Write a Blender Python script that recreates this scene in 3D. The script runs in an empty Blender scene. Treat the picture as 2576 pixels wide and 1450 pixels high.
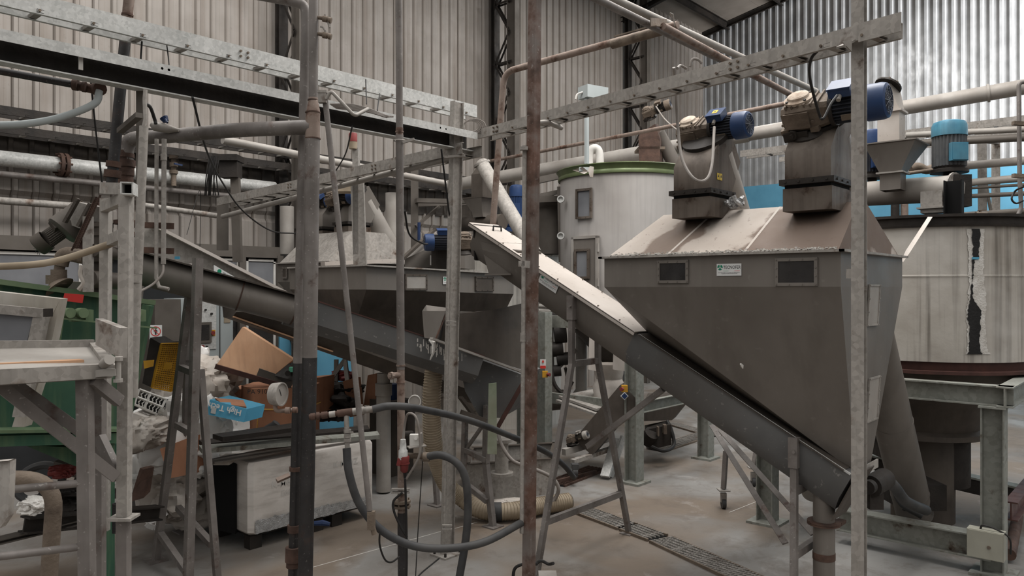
import bpy, math, random
from mathutils import Vector as V, Matrix
from mathutils.geometry import tessellate_polygon
random.seed(7)
sc = bpy.context.scene
# ---------------- camera, world, lights, exposure ----------------
EYE = 2.4
FPX, CX, CY = 1932.0, 1288.0, 725.0          # 27 mm lens on a 36 mm sensor, 2576 px wide
YAW = math.radians(48.5)
SA, CA = math.sin(YAW), math.cos(YAW)
cd = bpy.data.cameras.new('camera'); cd.lens = 27; cd.sensor_width = 36; cd.clip_end = 200
cam = bpy.data.objects.new('camera', cd); sc.collection.objects.link(cam)
cam.location = (0, 0, EYE); cam.rotation_euler = (math.radians(90), 0, -YAW)
sc.camera = cam
w = bpy.data.worlds.new('overcast_sky'); sc.world = w; w.use_nodes = True
wn = w.node_tree.nodes; wl = w.node_tree.links
bg = wn['Background']
tcw = wn.new('ShaderNodeTexCoord'); sxw = wn.new('ShaderNodeSeparateXYZ'); rmw = wn.new('ShaderNodeValToRGB')
wl.new(tcw.outputs['Generated'], sxw.inputs[0]); wl.new(sxw.outputs['Z'], rmw.inputs[0]); wl.new(rmw.outputs[0], bg.inputs[0])
rmw.color_ramp.elements[0].position = 0.0; rmw.color_ramp.elements[0].color = (.09, .088, .085, 1)
rmw.color_ramp.elements[1].position = 0.7; rmw.color_ramp.elements[1].color = (1, .985, .96, 1)
bg.inputs[1].default_value = 1.0
def area(name, loc, rot, size, energy, col=(1, .98, .95)):
    d = bpy.data.lights.new(name, 'AREA'); d.shape = 'RECTANGLE'; d.size, d.size_y = size; d.energy = energy; d.color = col
    o = bpy.data.objects.new(name, d); sc.collection.objects.link(o); o.location = loc; o.rotation_euler = rot
    return o
# rooflights over the hall and an added unseen lamp that brightens the aluminium wall
area('rooflight_lamp', (7.5, 3.0, 9.6), (0, 0, 0), (5, 3), 520)
area('rooflight_lamp', (3.0, 8.0, 9.4), (0, 0, 0), (6, 2), 170)
area('rooflight_lamp', (14.5, 6.5, 9.6), (0, 0, 0), (4, 2), 260)
dl = area('doorway_daylight', (17.0, -4.5, 5.5), (math.radians(117), 0, math.radians(-46)), (3.5, 5), 1150, (1, 1, 1)); dl.data.spread = math.radians(80)
sc.view_settings.view_transform = 'Standard'
try: sc.view_settings.look = 'None'
except Exception: pass
sc.view_settings.gamma = 1.0; sc.view_settings.use_curve_mapping = False
sc.view_settings.exposure = 0.5
sc.cycles.max_bounces = 6; sc.cycles.diffuse_bounces = 3; sc.cycles.glossy_bounces = 3; sc.cycles.use_denoising = True
sc.cycles.caustics_reflective = False; sc.cycles.caustics_refractive = False

# ---------------- where things stand: a picture point plus one known distance ----------------
def _rq(px, py): return (px - CX) / FPX, (CY - py) / FPX
def at(px, py, Z):
    r, q = _rq(px, py); return V((Z * (r * CA + SA), Z * (-r * SA + CA), EYE + Z * q))
def onu(px, py, u):
    r, q = _rq(px, py); return at(px, py, u / (r * CA + SA))
def onv(px, py, v):
    r, q = _rq(px, py); return at(px, py, v / (-r * SA + CA))
def onz(px, py, z=0.0):
    r, q = _rq(px, py); return at(px, py, (z - EYE) / q)
def depth(p): return p[0] * SA + p[1] * CA
def camdir(r, f, z=0): return V((r * CA + f * SA, -r * SA + f * CA, z))  # right, forward, up as the photographer stood
UX, VX, ZX = V((1, 0, 0)), V((0, 1, 0)), V((0, 0, 1))
def L(a, b, t): return a + (b - a) * t

# ---------------- mesh builder ----------------
def frame_of(d, up=ZX):
    d = d.normalized()
    x = d.cross(up)
    if x.length < 1e-4: x = d.cross(VX)
    x.normalize(); y = x.cross(d).normalized()
    return d, x, y
class MB:
    def __init__(s): s.v = []; s.f = []; s.m = []; s.mi = 0
    def add(s, vs, fs):
        n = len(s.v); s.v += [V(p) for p in vs]; s.f += [tuple(i + n for i in f) for f in fs]; s.m += [s.mi] * len(fs); return s
    def hexa(s, p):   # p: 4 bottom (ccw), 4 top
        return s.add(p, [(3, 2, 1, 0), (4, 5, 6, 7), (0, 1, 5, 4), (1, 2, 6, 5), (2, 3, 7, 6), (3, 0, 4, 7)])
    def box(s, c, ex, ey, ez):   # centre, half vectors
        c = V(c); return s.hexa([c - ex - ey - ez, c + ex - ey - ez, c + ex + ey - ez, c - ex + ey - ez,
                       c - ex - ey + ez, c + ex - ey + ez, c + ex + ey + ez, c - ex + ey + ez])
    def abox(s, lo, hi):
        lo = V(lo); hi = V(hi); c = (lo + hi) / 2; h = (hi - lo) / 2
        return s.box(c, UX * h.x, VX * h.y, ZX * h.z)
    def prof(s, a, b, pr, up=ZX, pr2=None, cap=True):
        a = V(a); b = V(b); d, x, y = frame_of(b - a, up); n = len(pr); pr2 = pr2 or pr
        vs = [a + x * p[0] + y * p[1] for p in pr] + [b + x * p[0] + y * p[1] for p in pr2]
        fs = [(i, (i + 1) % n, (i + 1) % n + n, i + n) for i in range(n)]
        if cap:
            tri = tessellate_polygon([[V((p[0], p[1], 0)) for p in pr]])
            fs += [tuple(reversed(t)) for t in tri] + [tuple(i + n for i in t) for t in tri]
        return s.add(vs, fs)
    def bar(s, a, b, w, h, up=ZX, ox=0, oy=0):
        return s.prof(a, b, [(-w / 2 + ox, -h / 2 + oy), (w / 2 + ox, -h / 2 + oy), (w / 2 + ox, h / 2 + oy), (-w / 2 + ox, h / 2 + oy)], up)
    def tube(s, pts, r, n=12, cap=True, closed=False, wob=None):
        pts = [V(p) for p in pts]; k = len(pts)
        rr = r if isinstance(r, (list, tuple)) else [r] * k
        vs = []; x = None
        for i, p in enumerate(pts):
            if closed: d = pts[(i + 1) % k] - pts[i - 1]
            else: d = pts[min(i + 1, k - 1)] - pts[max(i - 1, 0)]
            if d.length < 1e-9: d = ZX.copy()
            d.normalize()
            if x is None: _, x, y = frame_of(d)
            x = x - d * x.dot(d)
            if x.length < 1e-5: _, x, y = frame_of(d)
            x.normalize(); y = d.cross(x)
            for j in range(n):
                t = 2 * math.pi * j / n; vs.append(p + (x * math.cos(t) + y * math.sin(t)) * rr[i])
        fs = []
        for i in range(k if closed else k - 1):
            for j in range(n):
                a = i * n + j; b = i * n + (j + 1) % n; i2 = (i + 1) % k
                fs.append((a, b, i2 * n + (j + 1) % n, i2 * n + j))
        if cap and not closed:
            fs.append(tuple(range(n - 1, -1, -1))); fs.append(tuple((k - 1) * n + j for j in range(n)))
        return s.add(vs, fs)
    def cyl(s, a, b, r, r2=None, n=20): return s.tube([a, b], [r, r if r2 is None else r2], n)
    def lathe(s, c, axis, prs, n=40, a0=0, a1=2 * math.pi, ref=None):   # prs: (distance along axis, radius)
        c = V(c); d, x, y = frame_of(V(axis), ref or ZX)
        full = abs(a1 - a0 - 2 * math.pi) < 1e-6; m = n if full else n + 1
        vs = []
        for h, r in prs:
            for j in range(m):
                t = a0 + (a1 - a0) * j / n; vs.append(c + d * h + (x * math.cos(t) + y * math.sin(t)) * r)
        fs = []
        for i in range(len(prs) - 1):
            for j in range(n):
                j2 = (j + 1) % m; fs.append((i * m + j, i * m + j2, (i + 1) * m + j2, (i + 1) * m + j))
        return s.add(vs, fs)
    def poly(s, pts, vec):   # flat polygon pushed along vec
        pts = [V(p) for p in pts]; vec = V(vec); n = len(pts)
        tri = tessellate_polygon([pts])
        return s.add(pts + [p + vec for p in pts], [tuple(reversed(t)) for t in tri] + [tuple(i + n for i in t) for t in tri] +
                     [(i, (i + 1) % n, (i + 1) % n + n, i + n) for i in range(n)])
    def loft(s, rings, cap=True):
        n = len(rings[0]); vs = [V(p) for r in rings for p in r]; fs = []
        for k in range(len(rings) - 1):
            for i in range(n):
                fs.append((k * n + i, k * n + (i + 1) % n, (k + 1) * n + (i + 1) % n, (k + 1) * n + i))
        if cap:
            for k, rev in ((0, True), (len(rings) - 1, False)):
                tri = tessellate_polygon([[V(p) for p in rings[k]]])
                fs += [tuple((k * n + i) for i in (reversed(t) if rev else t)) for t in tri]
        return s.add(vs, fs)
    def bolt(s, p, d, r=.008, h=.008): return s.cyl(p, V(p) + V(d).normalized() * h, r, n=6)

def arc_pts(a, corner, b, n=5, k=None):   # rounds a bend a-corner-b
    a, corner, b = V(a), V(corner), V(b); out = []
    for i in range(n + 1):
        t = i / n; out.append((1 - t) ** 2 * a + 2 * t * (1 - t) * corner + t * t * b)
    return out
def bend(pts, r=.12, n=5):   # polyline with its corners rounded
    pts = [V(p) for p in pts]; out = [pts[0]]
    for i in range(1, len(pts) - 1):
        a, c, b = pts[i - 1], pts[i], pts[i + 1]
        ra = min(r, (c - a).length * .45); rb = min(r, (b - c).length * .45)
        out += arc_pts(c + (a - c).normalized() * ra, c, c + (b - c).normalized() * rb, n)
    return out + [pts[-1]]
def spline(pts, n=6):   # smooth curve through points
    pts = [V(p) for p in pts]; P = [2 * pts[0] - pts[1]] + pts + [2 * pts[-1] - pts[-2]]; out = []
    for i in range(1, len(P) - 2):
        for k in range(n):
            t = k / n; a, b, c, d = P[i - 1], P[i], P[i + 1], P[i + 2]
            out.append(.5 * ((2 * b) + (c - a) * t + (2 * a - 5 * b + 4 * c - d) * t * t + (3 * b - a - 3 * c + d) * t ** 3))
    return out + [pts[-1]]
def Iprof(h, w, t=.008): # flanges at +-h/2 along y
    a, b = h / 2, w / 2
    return [(-b, -a), (b, -a), (b, -a + t), (t / 2, -a + t), (t / 2, a - t), (b, a - t), (b, a), (-b, a), (-b, a - t), (-t / 2, a - t), (-t / 2, -a + t), (-b, -a + t)]
def Cprof(h, w, t=.005, s=1): # web at x=0, flanges towards s*x
    p = [(0, -h / 2), (w, -h / 2), (w, -h / 2 + t), (t, -h / 2 + t), (t, h / 2 - t), (w, h / 2 - t), (w, h / 2), (0, h / 2)]
    return p if s > 0 else [(-x, y) for x, y in reversed(p)]
def Lprof(h, w, t=.006): return [(0, 0), (w, 0), (w, t), (t, t), (t, h), (0, h)]

def tag(o, label=None, cat=None, group=None, kind=None):
    if label: o['label'] = label
    if cat: o['category'] = cat
    if group: o['group'] = group
    if kind: o['kind'] = kind
    return o
def base_of(mbs):
    xs = [v for mb in mbs for v in mb.v]
    return V((sum(v.x for v in xs) / len(xs), sum(v.y for v in xs) / len(xs), min(v.z for v in xs)))
ORG = {}
def build(name, mb, mats, parent=None, label=None, org=None, smooth=True):
    if not isinstance(mats, (list, tuple)): mats = [mats]
    if parent is not None:
        top = parent
        while top.parent is not None: top = top.parent
        org = ORG[top.name]
    elif org is None: org = base_of([mb])
    me = bpy.data.meshes.new(name)
    me.from_pydata([tuple(v - org) for v in mb.v], [], mb.f); me.update()
    for m_ in mats: me.materials.append(m_)
    for p, mi in zip(me.polygons, mb.m): p.material_index = mi; p.use_smooth = smooth
    if smooth:
        try: me.set_sharp_from_angle(angle=math.radians(38))
        except Exception: pass
    o = bpy.data.objects.new(name, me); sc.collection.objects.link(o)
    if parent is not None: o.parent = parent
    else: o.location = org; ORG[o.name] = V(org)
    if label: o['label'] = label
    return o
def thing(name, label, cat, loc, group=None):
    o = bpy.data.objects.new(name, None); sc.collection.objects.link(o); o.location = loc; o.empty_display_size = .1
    ORG[o.name] = V(loc); return tag(o, label, cat, group)
def parts(name, fns, mats, parent, label=None):
    for f in fns:
        c = MB(); f(c); build(name, c, mats, parent, label)
def solo(name, mb, mats, label, cat, group=None, kind=None, smooth=True):
    return tag(build(name, mb, mats, smooth=smooth), label, cat, group, kind)
def struct(name, mb, mats, smooth=False):
    o = build(name, mb, mats, smooth=smooth); o['kind'] = 'structure'; return o
def kids(o): return [c for c in bpy.data.objects if c.parent == o]
def copy_tree(o, parent=None):
    c = o.copy(); sc.collection.objects.link(c)
    if parent is not None: c.parent = parent
    for ch in kids(o): copy_tree(ch, c)
    return c
def dup(o, delta, label, rz=None):
    c = copy_tree(o); c.location = V(o.location) + V(delta); c['label'] = label
    if rz is not None: c.rotation_euler.z += rz
    ORG[c.name] = V(c.location); return c

# ---------------- materials ----------------
def lin(c):
    return tuple(((x / 255) / 12.92 if x / 255 <= .04045 else ((x / 255 + .055) / 1.055) ** 2.4) for x in c) + (1,)
def mat(name, c1, c2=None, rough=.6, metal=0., scale=6., streak=0., sc3=None, sdark=None, bump=0., rust=0., rustc=(112, 72, 52), rscale=5., spangle=0., dust=0., dustc=(176, 168, 160), rmix=1.0, detail=4., speck=0., speckc=(205, 200, 195)):
    m = bpy.data.materials.new(name); m.use_nodes = True; nt = m.node_tree; N = nt.nodes; K = nt.links
    b = N['Principled BSDF']; b.inputs['Roughness'].default_value = rough; b.inputs['Metallic'].default_value = metal
    if metal < .3: b.inputs['Specular IOR Level'].default_value = .3
    tc = N.new('ShaderNodeTexCoord'); src = tc.outputs['Object']
    def noise(s_, det=4., vec=None, r_=.55):
        n = N.new('ShaderNodeTexNoise'); n.inputs['Scale'].default_value = s_; n.inputs['Detail'].default_value = det; n.inputs['Roughness'].default_value = r_
        K.new(vec or src, n.inputs['Vector']); return n.outputs['Fac']
    def ramp(f, lo, hi, inv=False):
        r_ = N.new('ShaderNodeMapRange'); r_.inputs['From Min'].default_value = lo; r_.inputs['From Max'].default_value = hi
        if inv: r_.inputs['To Min'].default_value = 1; r_.inputs['To Max'].default_value = 0
        K.new(f, r_.inputs['Value']); return r_.outputs['Result']
    def mul(f, k):
        n = N.new('ShaderNodeMath'); n.operation = 'MULTIPLY'; n.use_clamp = True; K.new(f, n.inputs[0])
        if isinstance(k, (int, float)): n.inputs[1].default_value = k
        else: K.new(k, n.inputs[1])
        return n.outputs[0]
    def mix(fac, a, bb):
        n = N.new('ShaderNodeMix'); n.data_type = 'RGBA'; K.new(fac, n.inputs[0])
        for val, idx in ((a, 6), (bb, 7)):
            if isinstance(val, tuple): n.inputs[idx].default_value = val
            else: K.new(val, n.inputs[idx])
        return n.outputs[2]
    c2 = c2 or tuple(int(x * .8) for x in c1)
    col = mix(ramp(noise(scale, detail), .32, .68), lin(c1), lin(c2))
    if spangle:
        vo = N.new('ShaderNodeTexVoronoi'); vo.inputs['Scale'].default_value = spangle; K.new(src, vo.inputs['Vector'])
        sp = N.new('ShaderNodeSeparateColor'); K.new(vo.outputs['Color'], sp.inputs[0])
        col = mix(mul(sp.outputs[0], .35), col, lin(tuple(min(255, int(x * 1.25)) for x in c1)))
    if streak:
        mp = N.new('ShaderNodeMapping'); mp.inputs['Scale'].default_value = sc3 or (14, 14, .7); K.new(src, mp.inputs['Vector'])
        col = mix(mul(ramp(noise(1., 5, mp.outputs[0], .6), .47, .7), streak), col, lin(sdark or tuple(int(x * .55) for x in c1)))
    if dust:
        col = mix(mul(ramp(noise(scale * .45, 5), .4, .62), dust), col, lin(dustc))
    if rust:
        f = ramp(noise(rscale, 7, None, .65), .62 - rust * .3, .74 - rust * .3)
        col = mix(mul(f, rmix), col, mix(ramp(noise(rscale * 4, 3), .3, .7), lin(rustc), lin(tuple(int(x * .62) for x in rustc))))
    if speck:
        col = mix(mul(ramp(noise(scale * 12, 2), .66, .72), speck), col, lin(speckc))
    K.new(col, b.inputs['Base Color'])
    if metal:
        rn = ramp(noise(scale * 1.7, 3), .3, .7); rm = N.new('ShaderNodeMapRange'); K.new(rn, rm.inputs['Value'])
        rm.inputs['To Min'].default_value = max(.05, rough - .08); rm.inputs['To Max'].default_value = min(1, rough + .12); K.new(rm.outputs[0], b.inputs['Roughness'])
    if bump:
        bp = N.new('ShaderNodeBump'); bp.inputs['Strength'].default_value = bump; bp.inputs['Distance'].default_value = .01
        K.new(noise(scale * 5, 5), bp.inputs['Height']); K.new(bp.outputs[0], b.inputs['Normal'])
    return m
M = {}
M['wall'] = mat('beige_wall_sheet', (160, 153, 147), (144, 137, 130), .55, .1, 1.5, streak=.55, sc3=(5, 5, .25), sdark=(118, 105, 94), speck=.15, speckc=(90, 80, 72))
M['wallband'] = mat('grimy_wall_band', (74, 67, 60), (56, 50, 45), .7, 0, 3, streak=.5)  # recessed band, darker than the sheet above and below
M['alu'] = mat('aluminium_wall_sheet', (186, 187, 188), (160, 161, 162), .42, .45, 2, streak=.3, sc3=(6, 6, .3), sdark=(100, 102, 104))
M['blue'] = mat('blue_painted_masonry', (98, 158, 186), (88, 146, 174), .7, 0, 2, bump=.15)
M['ceil'] = mat('ceiling_sheet', (138, 130, 122), (124, 116, 108), .7, 0, 2)
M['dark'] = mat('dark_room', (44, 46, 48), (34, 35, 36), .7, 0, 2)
M['galv'] = mat('galvanised_steel', (190, 189, 186), (168, 168, 165), .5, .15, 5, spangle=55, streak=.15, speck=.2, speckc=(120, 112, 104))
M['galvd'] = mat('dusty_galvanised_steel', (152, 147, 141), (130, 125, 119), .6, .12, 4, spangle=40, streak=.25, rust=.12, rustc=(128, 104, 88))
M['galvold'] = mat('old_galvanised_stanchion', (132, 134, 128), (112, 112, 104), .6, .25, 3, spangle=30, dust=.35, dustc=(150, 148, 140), rust=.12, rustc=(110, 88, 70))
M['steel'] = mat('dull_hopper_steel', (124, 118, 112), (108, 102, 96), .5, .25, 1.2, streak=.35, sc3=(5, 5, .35), sdark=(88, 82, 76), speck=.05)
M['steelb'] = mat('bluish_trough_steel', (106, 106, 106), (88, 88, 88), .5, .25, 1.8, dust=.3, dustc=(112, 104, 96), speck=.2)
M['steeld'] = mat('grimy_steel', (84, 77, 71), (64, 58, 53), .6, .25, 3, streak=.3, dust=.3, dustc=(120, 110, 100))
M['dusty'] = mat('dust_covered_sheet', (196, 188, 181), (180, 171, 163), .75, .05, 2, dust=.3, dustc=(150, 138, 128), speck=.35, speckc=(105, 92, 82))
M['soot'] = mat('oily_duct_steel', (108, 99, 91), (84, 74, 66), .6, .2, 3.2, streak=.6, sc3=(9, 9, .6), sdark=(52, 44, 38), rust=.2, rustc=(82, 62, 48))
M['pipe'] = mat('painted_pipe', (130, 124, 120), (98, 92, 88), .5, .1, 4, streak=.25, speck=.25, rust=.14, rustc=(112, 90, 80))
M['pipeblk'] = mat('black_iron_pipe', (62, 60, 60), (44, 42, 42), .45, .4, 6, speck=.5, speckc=(120, 116, 112), rust=.2, rustc=(92, 70, 60))
M['piperust'] = mat('rusty_pipe', (146, 130, 120), (120, 104, 94), .65, .1, 5, rust=.38, rustc=(124, 94, 80), streak=.3, speck=.2)
M['pipelight'] = mat('pale_dusty_pipe', (166, 161, 155), (148, 143, 137), .6, .15, 4, dust=.3, dustc=(126, 116, 108), speck=.2, speckc=(110, 98, 90))
M['postrust'] = mat('brown_rusty_tube', (124, 116, 112), (108, 98, 92), .6, .2, 3, rust=.66, rustc=(120, 92, 80), rscale=2.5, streak=.4, sc3=(22, 22, 1.2), sdark=(82, 62, 50), speck=.2)
M['rust'] = mat('heavy_rust', (98, 76, 66), (66, 52, 46), .8, .1, 8, bump=.4)
M['floor'] = None
M['blackm'] = mat('black_grimy_metal', (48, 44, 41), (34, 31, 29), .6, .2, 6, dust=.3, dustc=(74, 66, 60), bump=.3)
M['gear'] = mat('dusty_gearbox_casting', (112, 100, 88), (82, 71, 62), .75, .1, 9, dust=.5, dustc=(142, 128, 114), bump=.5)
M['gearcap'] = mat('cream_dusty_cap', (206, 192, 176), (150, 132, 116), .8, 0, 14, bump=.4)
M['mblue'] = mat('blue_motor_paint', (38, 62, 102), (30, 50, 86), .45, .0, 6, dust=.25, dustc=(76, 88, 106))
M['mnavy'] = mat('dark_motor_fins', (52, 54, 62), (38, 40, 47), .5, .2, 8)
M['mcyan'] = mat('cyan_motor_paint', (80, 138, 160), (66, 120, 144), .45, .05, 6, dust=.35, dustc=(110, 130, 136), streak=.4)
M['grill'] = mat('grey_grille', (74, 78, 88), (50, 54, 62), .5, .3, 60)
M['rubber'] = mat('black_rubber_hose', (62, 62, 63), (48, 48, 49), .6, 0, 8, dust=.4, dustc=(92, 90, 88))
M['cable'] = mat('black_cable', (40, 38, 37), (30, 28, 27), .6)
M['cablegrey'] = mat('grey_dusty_cable', (140, 134, 128), (120, 112, 106), .6)
M['white'] = mat('white_plastic', (214, 211, 206), (196, 192, 186), .5, 0, 4, speck=.1, speckc=(120, 110, 100))
M['offwhite'] = mat('grubby_white_foam', (222, 216, 210), (204, 197, 190), .7, 0, 3, streak=.45, sc3=(3, 3, 14), sdark=(146, 136, 128), bump=.2)
M['bag'] = mat('white_woven_sack', (234, 232, 229), (220, 217, 213), .8, 0, 4, bump=.3)
M['bagd'] = mat('dirty_woven_sack', (196, 189, 182), (168, 159, 150), .85, 0, 4, bump=.35, dust=.4, dustc=(128, 116, 104))
M['card'] = mat('brown_cardboard', (164, 118, 92), (146, 102, 78), .8, 0, 4, streak=.15)
M['ply'] = mat('worn_plywood', (200, 160, 128), (184, 142, 110), .75, 0, 3, dust=.35, dustc=(160, 122, 96), streak=.2, sc3=(20, 3, 3))
M['green'] = mat('green_machine_paint', (52, 88, 70), (40, 72, 58), .5, .1, 3, dust=.35, dustc=(76, 104, 78), streak=.45, sc3=(8, 8, .8), sdark=(118, 132, 96))
M['greenl'] = mat('worn_green_edge', (112, 128, 98), (84, 106, 80), .6, .1, 5)
M['rim'] = mat('olive_green_rim', (98, 110, 74), (84, 94, 62), .4, .3, 4)
M['white_frame'] = mat('white_painted_frame', (190, 186, 180), (166, 160, 150), .6, 0, 4, dust=.3, dustc=(150, 138, 116), streak=.3)
M['glassd'] = mat('clouded_pane', (126, 127, 130), (110, 111, 115), .35, 0, 3)
M['window_dark'] = mat('dirty_dark_glass', (52, 50, 50), (36, 34, 34), .25, .1, 5, dust=.35, dustc=(78, 74, 70))
M['tank'] = mat('scale_streaked_tank', (186, 181, 173), (160, 153, 144), .65, .1, 2, streak=.9, sc3=(16, 16, .35), sdark=(104, 98, 90), dust=.45, dustc=(222, 219, 214), bump=.3)
M['tankw'] = mat('pale_tank_steel', (184, 180, 177), (168, 163, 159), .5, .15, 1.0, dust=.45, dustc=(118, 110, 104), streak=.2)
M['lime'] = mat('white_lime_crust', (214, 211, 206), (186, 181, 174), .9, 0, 12, bump=.8)
M['tar'] = mat('black_tar_run', (36, 35, 35), (24, 23, 23), .45, 0, 9, bump=.3)
M['yellow'] = mat('yellow_guard_paint', (196, 148, 44), (170, 124, 34), .6, 0, 6, dust=.25, dustc=(140, 108, 50))
M['red'] = mat('red_plastic', (128, 56, 54), (104, 46, 44), .5)
M['redbeam'] = mat('dark_red_painted_steel', (88, 60, 54), (66, 46, 42), .5, .1, 6)
M['panelgrey'] = mat('pale_cabinet_enamel', (168, 174, 174), (158, 164, 164), .5, 0, 2)
M['framegrey'] = mat('brown_grey_frame', (98, 92, 86), (84, 78, 72), .6, .1, 3)
M['hosebeige'] = mat('beige_ribbed_hose', (168, 154, 134), (140, 126, 106), .6, 0, 5, dust=.3, dustc=(112, 100, 86))
M['hosewire'] = mat('dark_hose_wire', (92, 80, 66), (70, 60, 50), .6)
M['sticker'] = mat('white_sticker', (206, 206, 204), (198, 198, 196), .4)
M['ink'] = mat('dark_ink', (52, 52, 52), (46, 46, 46), .6)
M['inkgreen'] = mat('green_ink', (24, 128, 96), (24, 118, 88), .5)
M['inkred'] = mat('red_ink', (196, 60, 54), (186, 52, 48), .5)
M['inkblue'] = mat('blue_ink', (40, 130, 176), (36, 122, 168), .5)
M['bluebox'] = mat('blue_printed_carton', (82, 150, 178), (72, 140, 170), .6)
M['warn'] = mat('yellow_warning_sticker', (206, 178, 70), (196, 168, 62), .5)
M['foil'] = mat('crumpled_foil', (196, 196, 196), (150, 149, 148), .3, .45, 20, bump=.8)
M['strap'] = mat('yellow_strap', (206, 160, 80), (196, 150, 72), .5)
M['teal'] = mat('teal_plastic', (110, 190, 160), (96, 176, 148), .5)
M['bluepaint'] = mat('dark_blue_paint', (34, 52, 88), (28, 44, 76), .5)
M['fins'] = mat('grey_motor_fins', (96, 98, 100), (76, 78, 80), .6, .1, 8, dust=.4, dustc=(112, 108, 104))
M['pad'] = mat('stained_padding', (158, 162, 144), (128, 140, 116), .8, 0, 5, dust=.5, dustc=(148, 136, 120))
M['boxgrey'] = mat('aged_box_enamel', (156, 154, 142), (146, 144, 132), .5, 0, 5)
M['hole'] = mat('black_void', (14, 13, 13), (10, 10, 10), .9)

def floor_mat():
    m = bpy.data.materials.new('concrete_floor'); m.use_nodes = True; nt = m.node_tree; N = nt.nodes; K = nt.links; b = N['Principled BSDF']
    b.inputs['Roughness'].default_value = .62; b.inputs['Specular IOR Level'].default_value = .35
    tc = N.new('ShaderNodeTexCoord'); src = tc.outputs['Object']
    def noise(s_, det, r_=.55):
        n = N.new('ShaderNodeTexNoise'); n.inputs['Scale'].default_value = s_; n.inputs['Detail'].default_value = det; n.inputs['Roughness'].default_value = r_
        n.inputs['Distortion'].default_value = .4; K.new(src, n.inputs['Vector']); return n.outputs['Fac']
    def rg(f, lo, hi, k=1.):
        r_ = N.new('ShaderNodeMapRange'); r_.inputs['From Min'].default_value = lo; r_.inputs['From Max'].default_value = hi; r_.inputs['To Max'].default_value = k; K.new(f, r_.inputs['Value']); return r_.outputs[0]
    def mix(f, a, c):
        n = N.new('ShaderNodeMix'); n.data_type = 'RGBA'; K.new(f, n.inputs[0])
        for val, idx in ((a, 6), (c, 7)):
            if isinstance(val, tuple): n.inputs[idx].default_value = val
            else: K.new(val, n.inputs[idx])
        return n.outputs[2]
    col = mix(rg(noise(.7, 6), .35, .65), lin((138, 136, 133)), lin((108, 103, 98)))
    col = mix(rg(noise(.55, 4), .46, .6, .8), col, lin((112, 98, 84)))
    col = mix(rg(noise(1.7, 7, .7), .6, .7, .4), col, lin((168, 164, 160)))
    col = mix(rg(noise(3.1, 8, .7), .5, .68, .6), col, lin((92, 82, 74)))
    col = mix(rg(noise(40, 3), .66, .75, .4), col, lin((88, 78, 70)))
    K.new(col, b.inputs['Base Color'])
    bp = N.new('ShaderNodeBump'); bp.inputs['Strength'].default_value = .25; bp.inputs['Distance'].default_value = .01; K.new(noise(18, 6), bp.inputs['Height']); K.new(bp.outputs[0], b.inputs['Normal'])
    return m
M['floor'] = floor_mat()

def rib_shade(m, pitch, x0, axis, marks):   # rib shading painted into the wall colour as dark lines
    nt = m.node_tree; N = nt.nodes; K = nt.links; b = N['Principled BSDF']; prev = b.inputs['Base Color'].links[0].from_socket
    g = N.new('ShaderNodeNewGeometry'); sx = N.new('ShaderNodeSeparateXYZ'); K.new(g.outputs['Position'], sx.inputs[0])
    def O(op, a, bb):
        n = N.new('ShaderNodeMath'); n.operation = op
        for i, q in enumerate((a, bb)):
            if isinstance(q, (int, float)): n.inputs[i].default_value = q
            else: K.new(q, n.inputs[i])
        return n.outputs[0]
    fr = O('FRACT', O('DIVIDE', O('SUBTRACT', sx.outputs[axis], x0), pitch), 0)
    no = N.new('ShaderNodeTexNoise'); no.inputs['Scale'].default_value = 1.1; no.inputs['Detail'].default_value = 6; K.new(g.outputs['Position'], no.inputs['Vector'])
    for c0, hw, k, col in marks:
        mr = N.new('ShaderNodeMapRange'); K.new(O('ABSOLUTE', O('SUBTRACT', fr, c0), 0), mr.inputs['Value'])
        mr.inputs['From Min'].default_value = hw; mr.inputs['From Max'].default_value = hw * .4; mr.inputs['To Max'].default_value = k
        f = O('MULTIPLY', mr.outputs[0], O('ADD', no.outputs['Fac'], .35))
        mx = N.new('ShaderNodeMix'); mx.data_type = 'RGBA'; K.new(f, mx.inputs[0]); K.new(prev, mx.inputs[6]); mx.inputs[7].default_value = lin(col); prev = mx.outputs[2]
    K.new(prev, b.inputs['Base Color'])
rib_shade(M['wall'], .235, -3, 'X', ((.65, .035, .95, (84, 76, 68)), (.975, .035, .8, (92, 84, 76)), (.3, .012, .5, (112, 104, 96))))
# ---------------- the setting ----------------
WV, WU = 11.0, 21.15       # sheeted long wall, gable wall
f_ = MB(); f_.abox((-3, -5, -.2), (WU + .3, WV + .3, 0)); struct('floor', f_, M['floor'])

def corrugated(axis, at_, a0, a1, zs, pitch, dep, flat=.6, into=1, thick=.004):
    """trapezoid sheet in plane axis=at_, ribs raised towards the hall; zs = [(z, offset)]"""
    mb = MB(); xs = []
    n = int((a1 - a0) / pitch)
    for i in range(n):
        x = a0 + i * pitch
        fl = pitch * flat; sl = (pitch - fl) * .22
        xs += [(x, 0), (x + fl, 0), (x + fl + sl, dep), (x + pitch - sl, dep)]
    xs.append((a0 + n * pitch, 0))
    vs = []
    for z, off in zs:
        for x, d in xs:
            q = at_ - into * (d + off)
            vs.append((x, q, z) if axis == 'v' else (q, x, z))
    m_ = len(xs); fs = []
    for k in range(len(zs) - 1):
        for i in range(m_ - 1): fs.append((k * m_ + i, k * m_ + i + 1, (k + 1) * m_ + i + 1, (k + 1) * m_ + i))
    return mb.add(vs, fs)
zr = lambda v: 10.05 + (WV - v) * .195
wu = corrugated('v', WV, -3, WU, [(4.37, .0), (4.40, 0), (10.2, 0)], .235, .034, .66)
wu.abox((-3, WV + .01, 4.37), (WU, WV + .08, 10.2))
struct('wall_left', wu, M['wall'])
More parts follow.
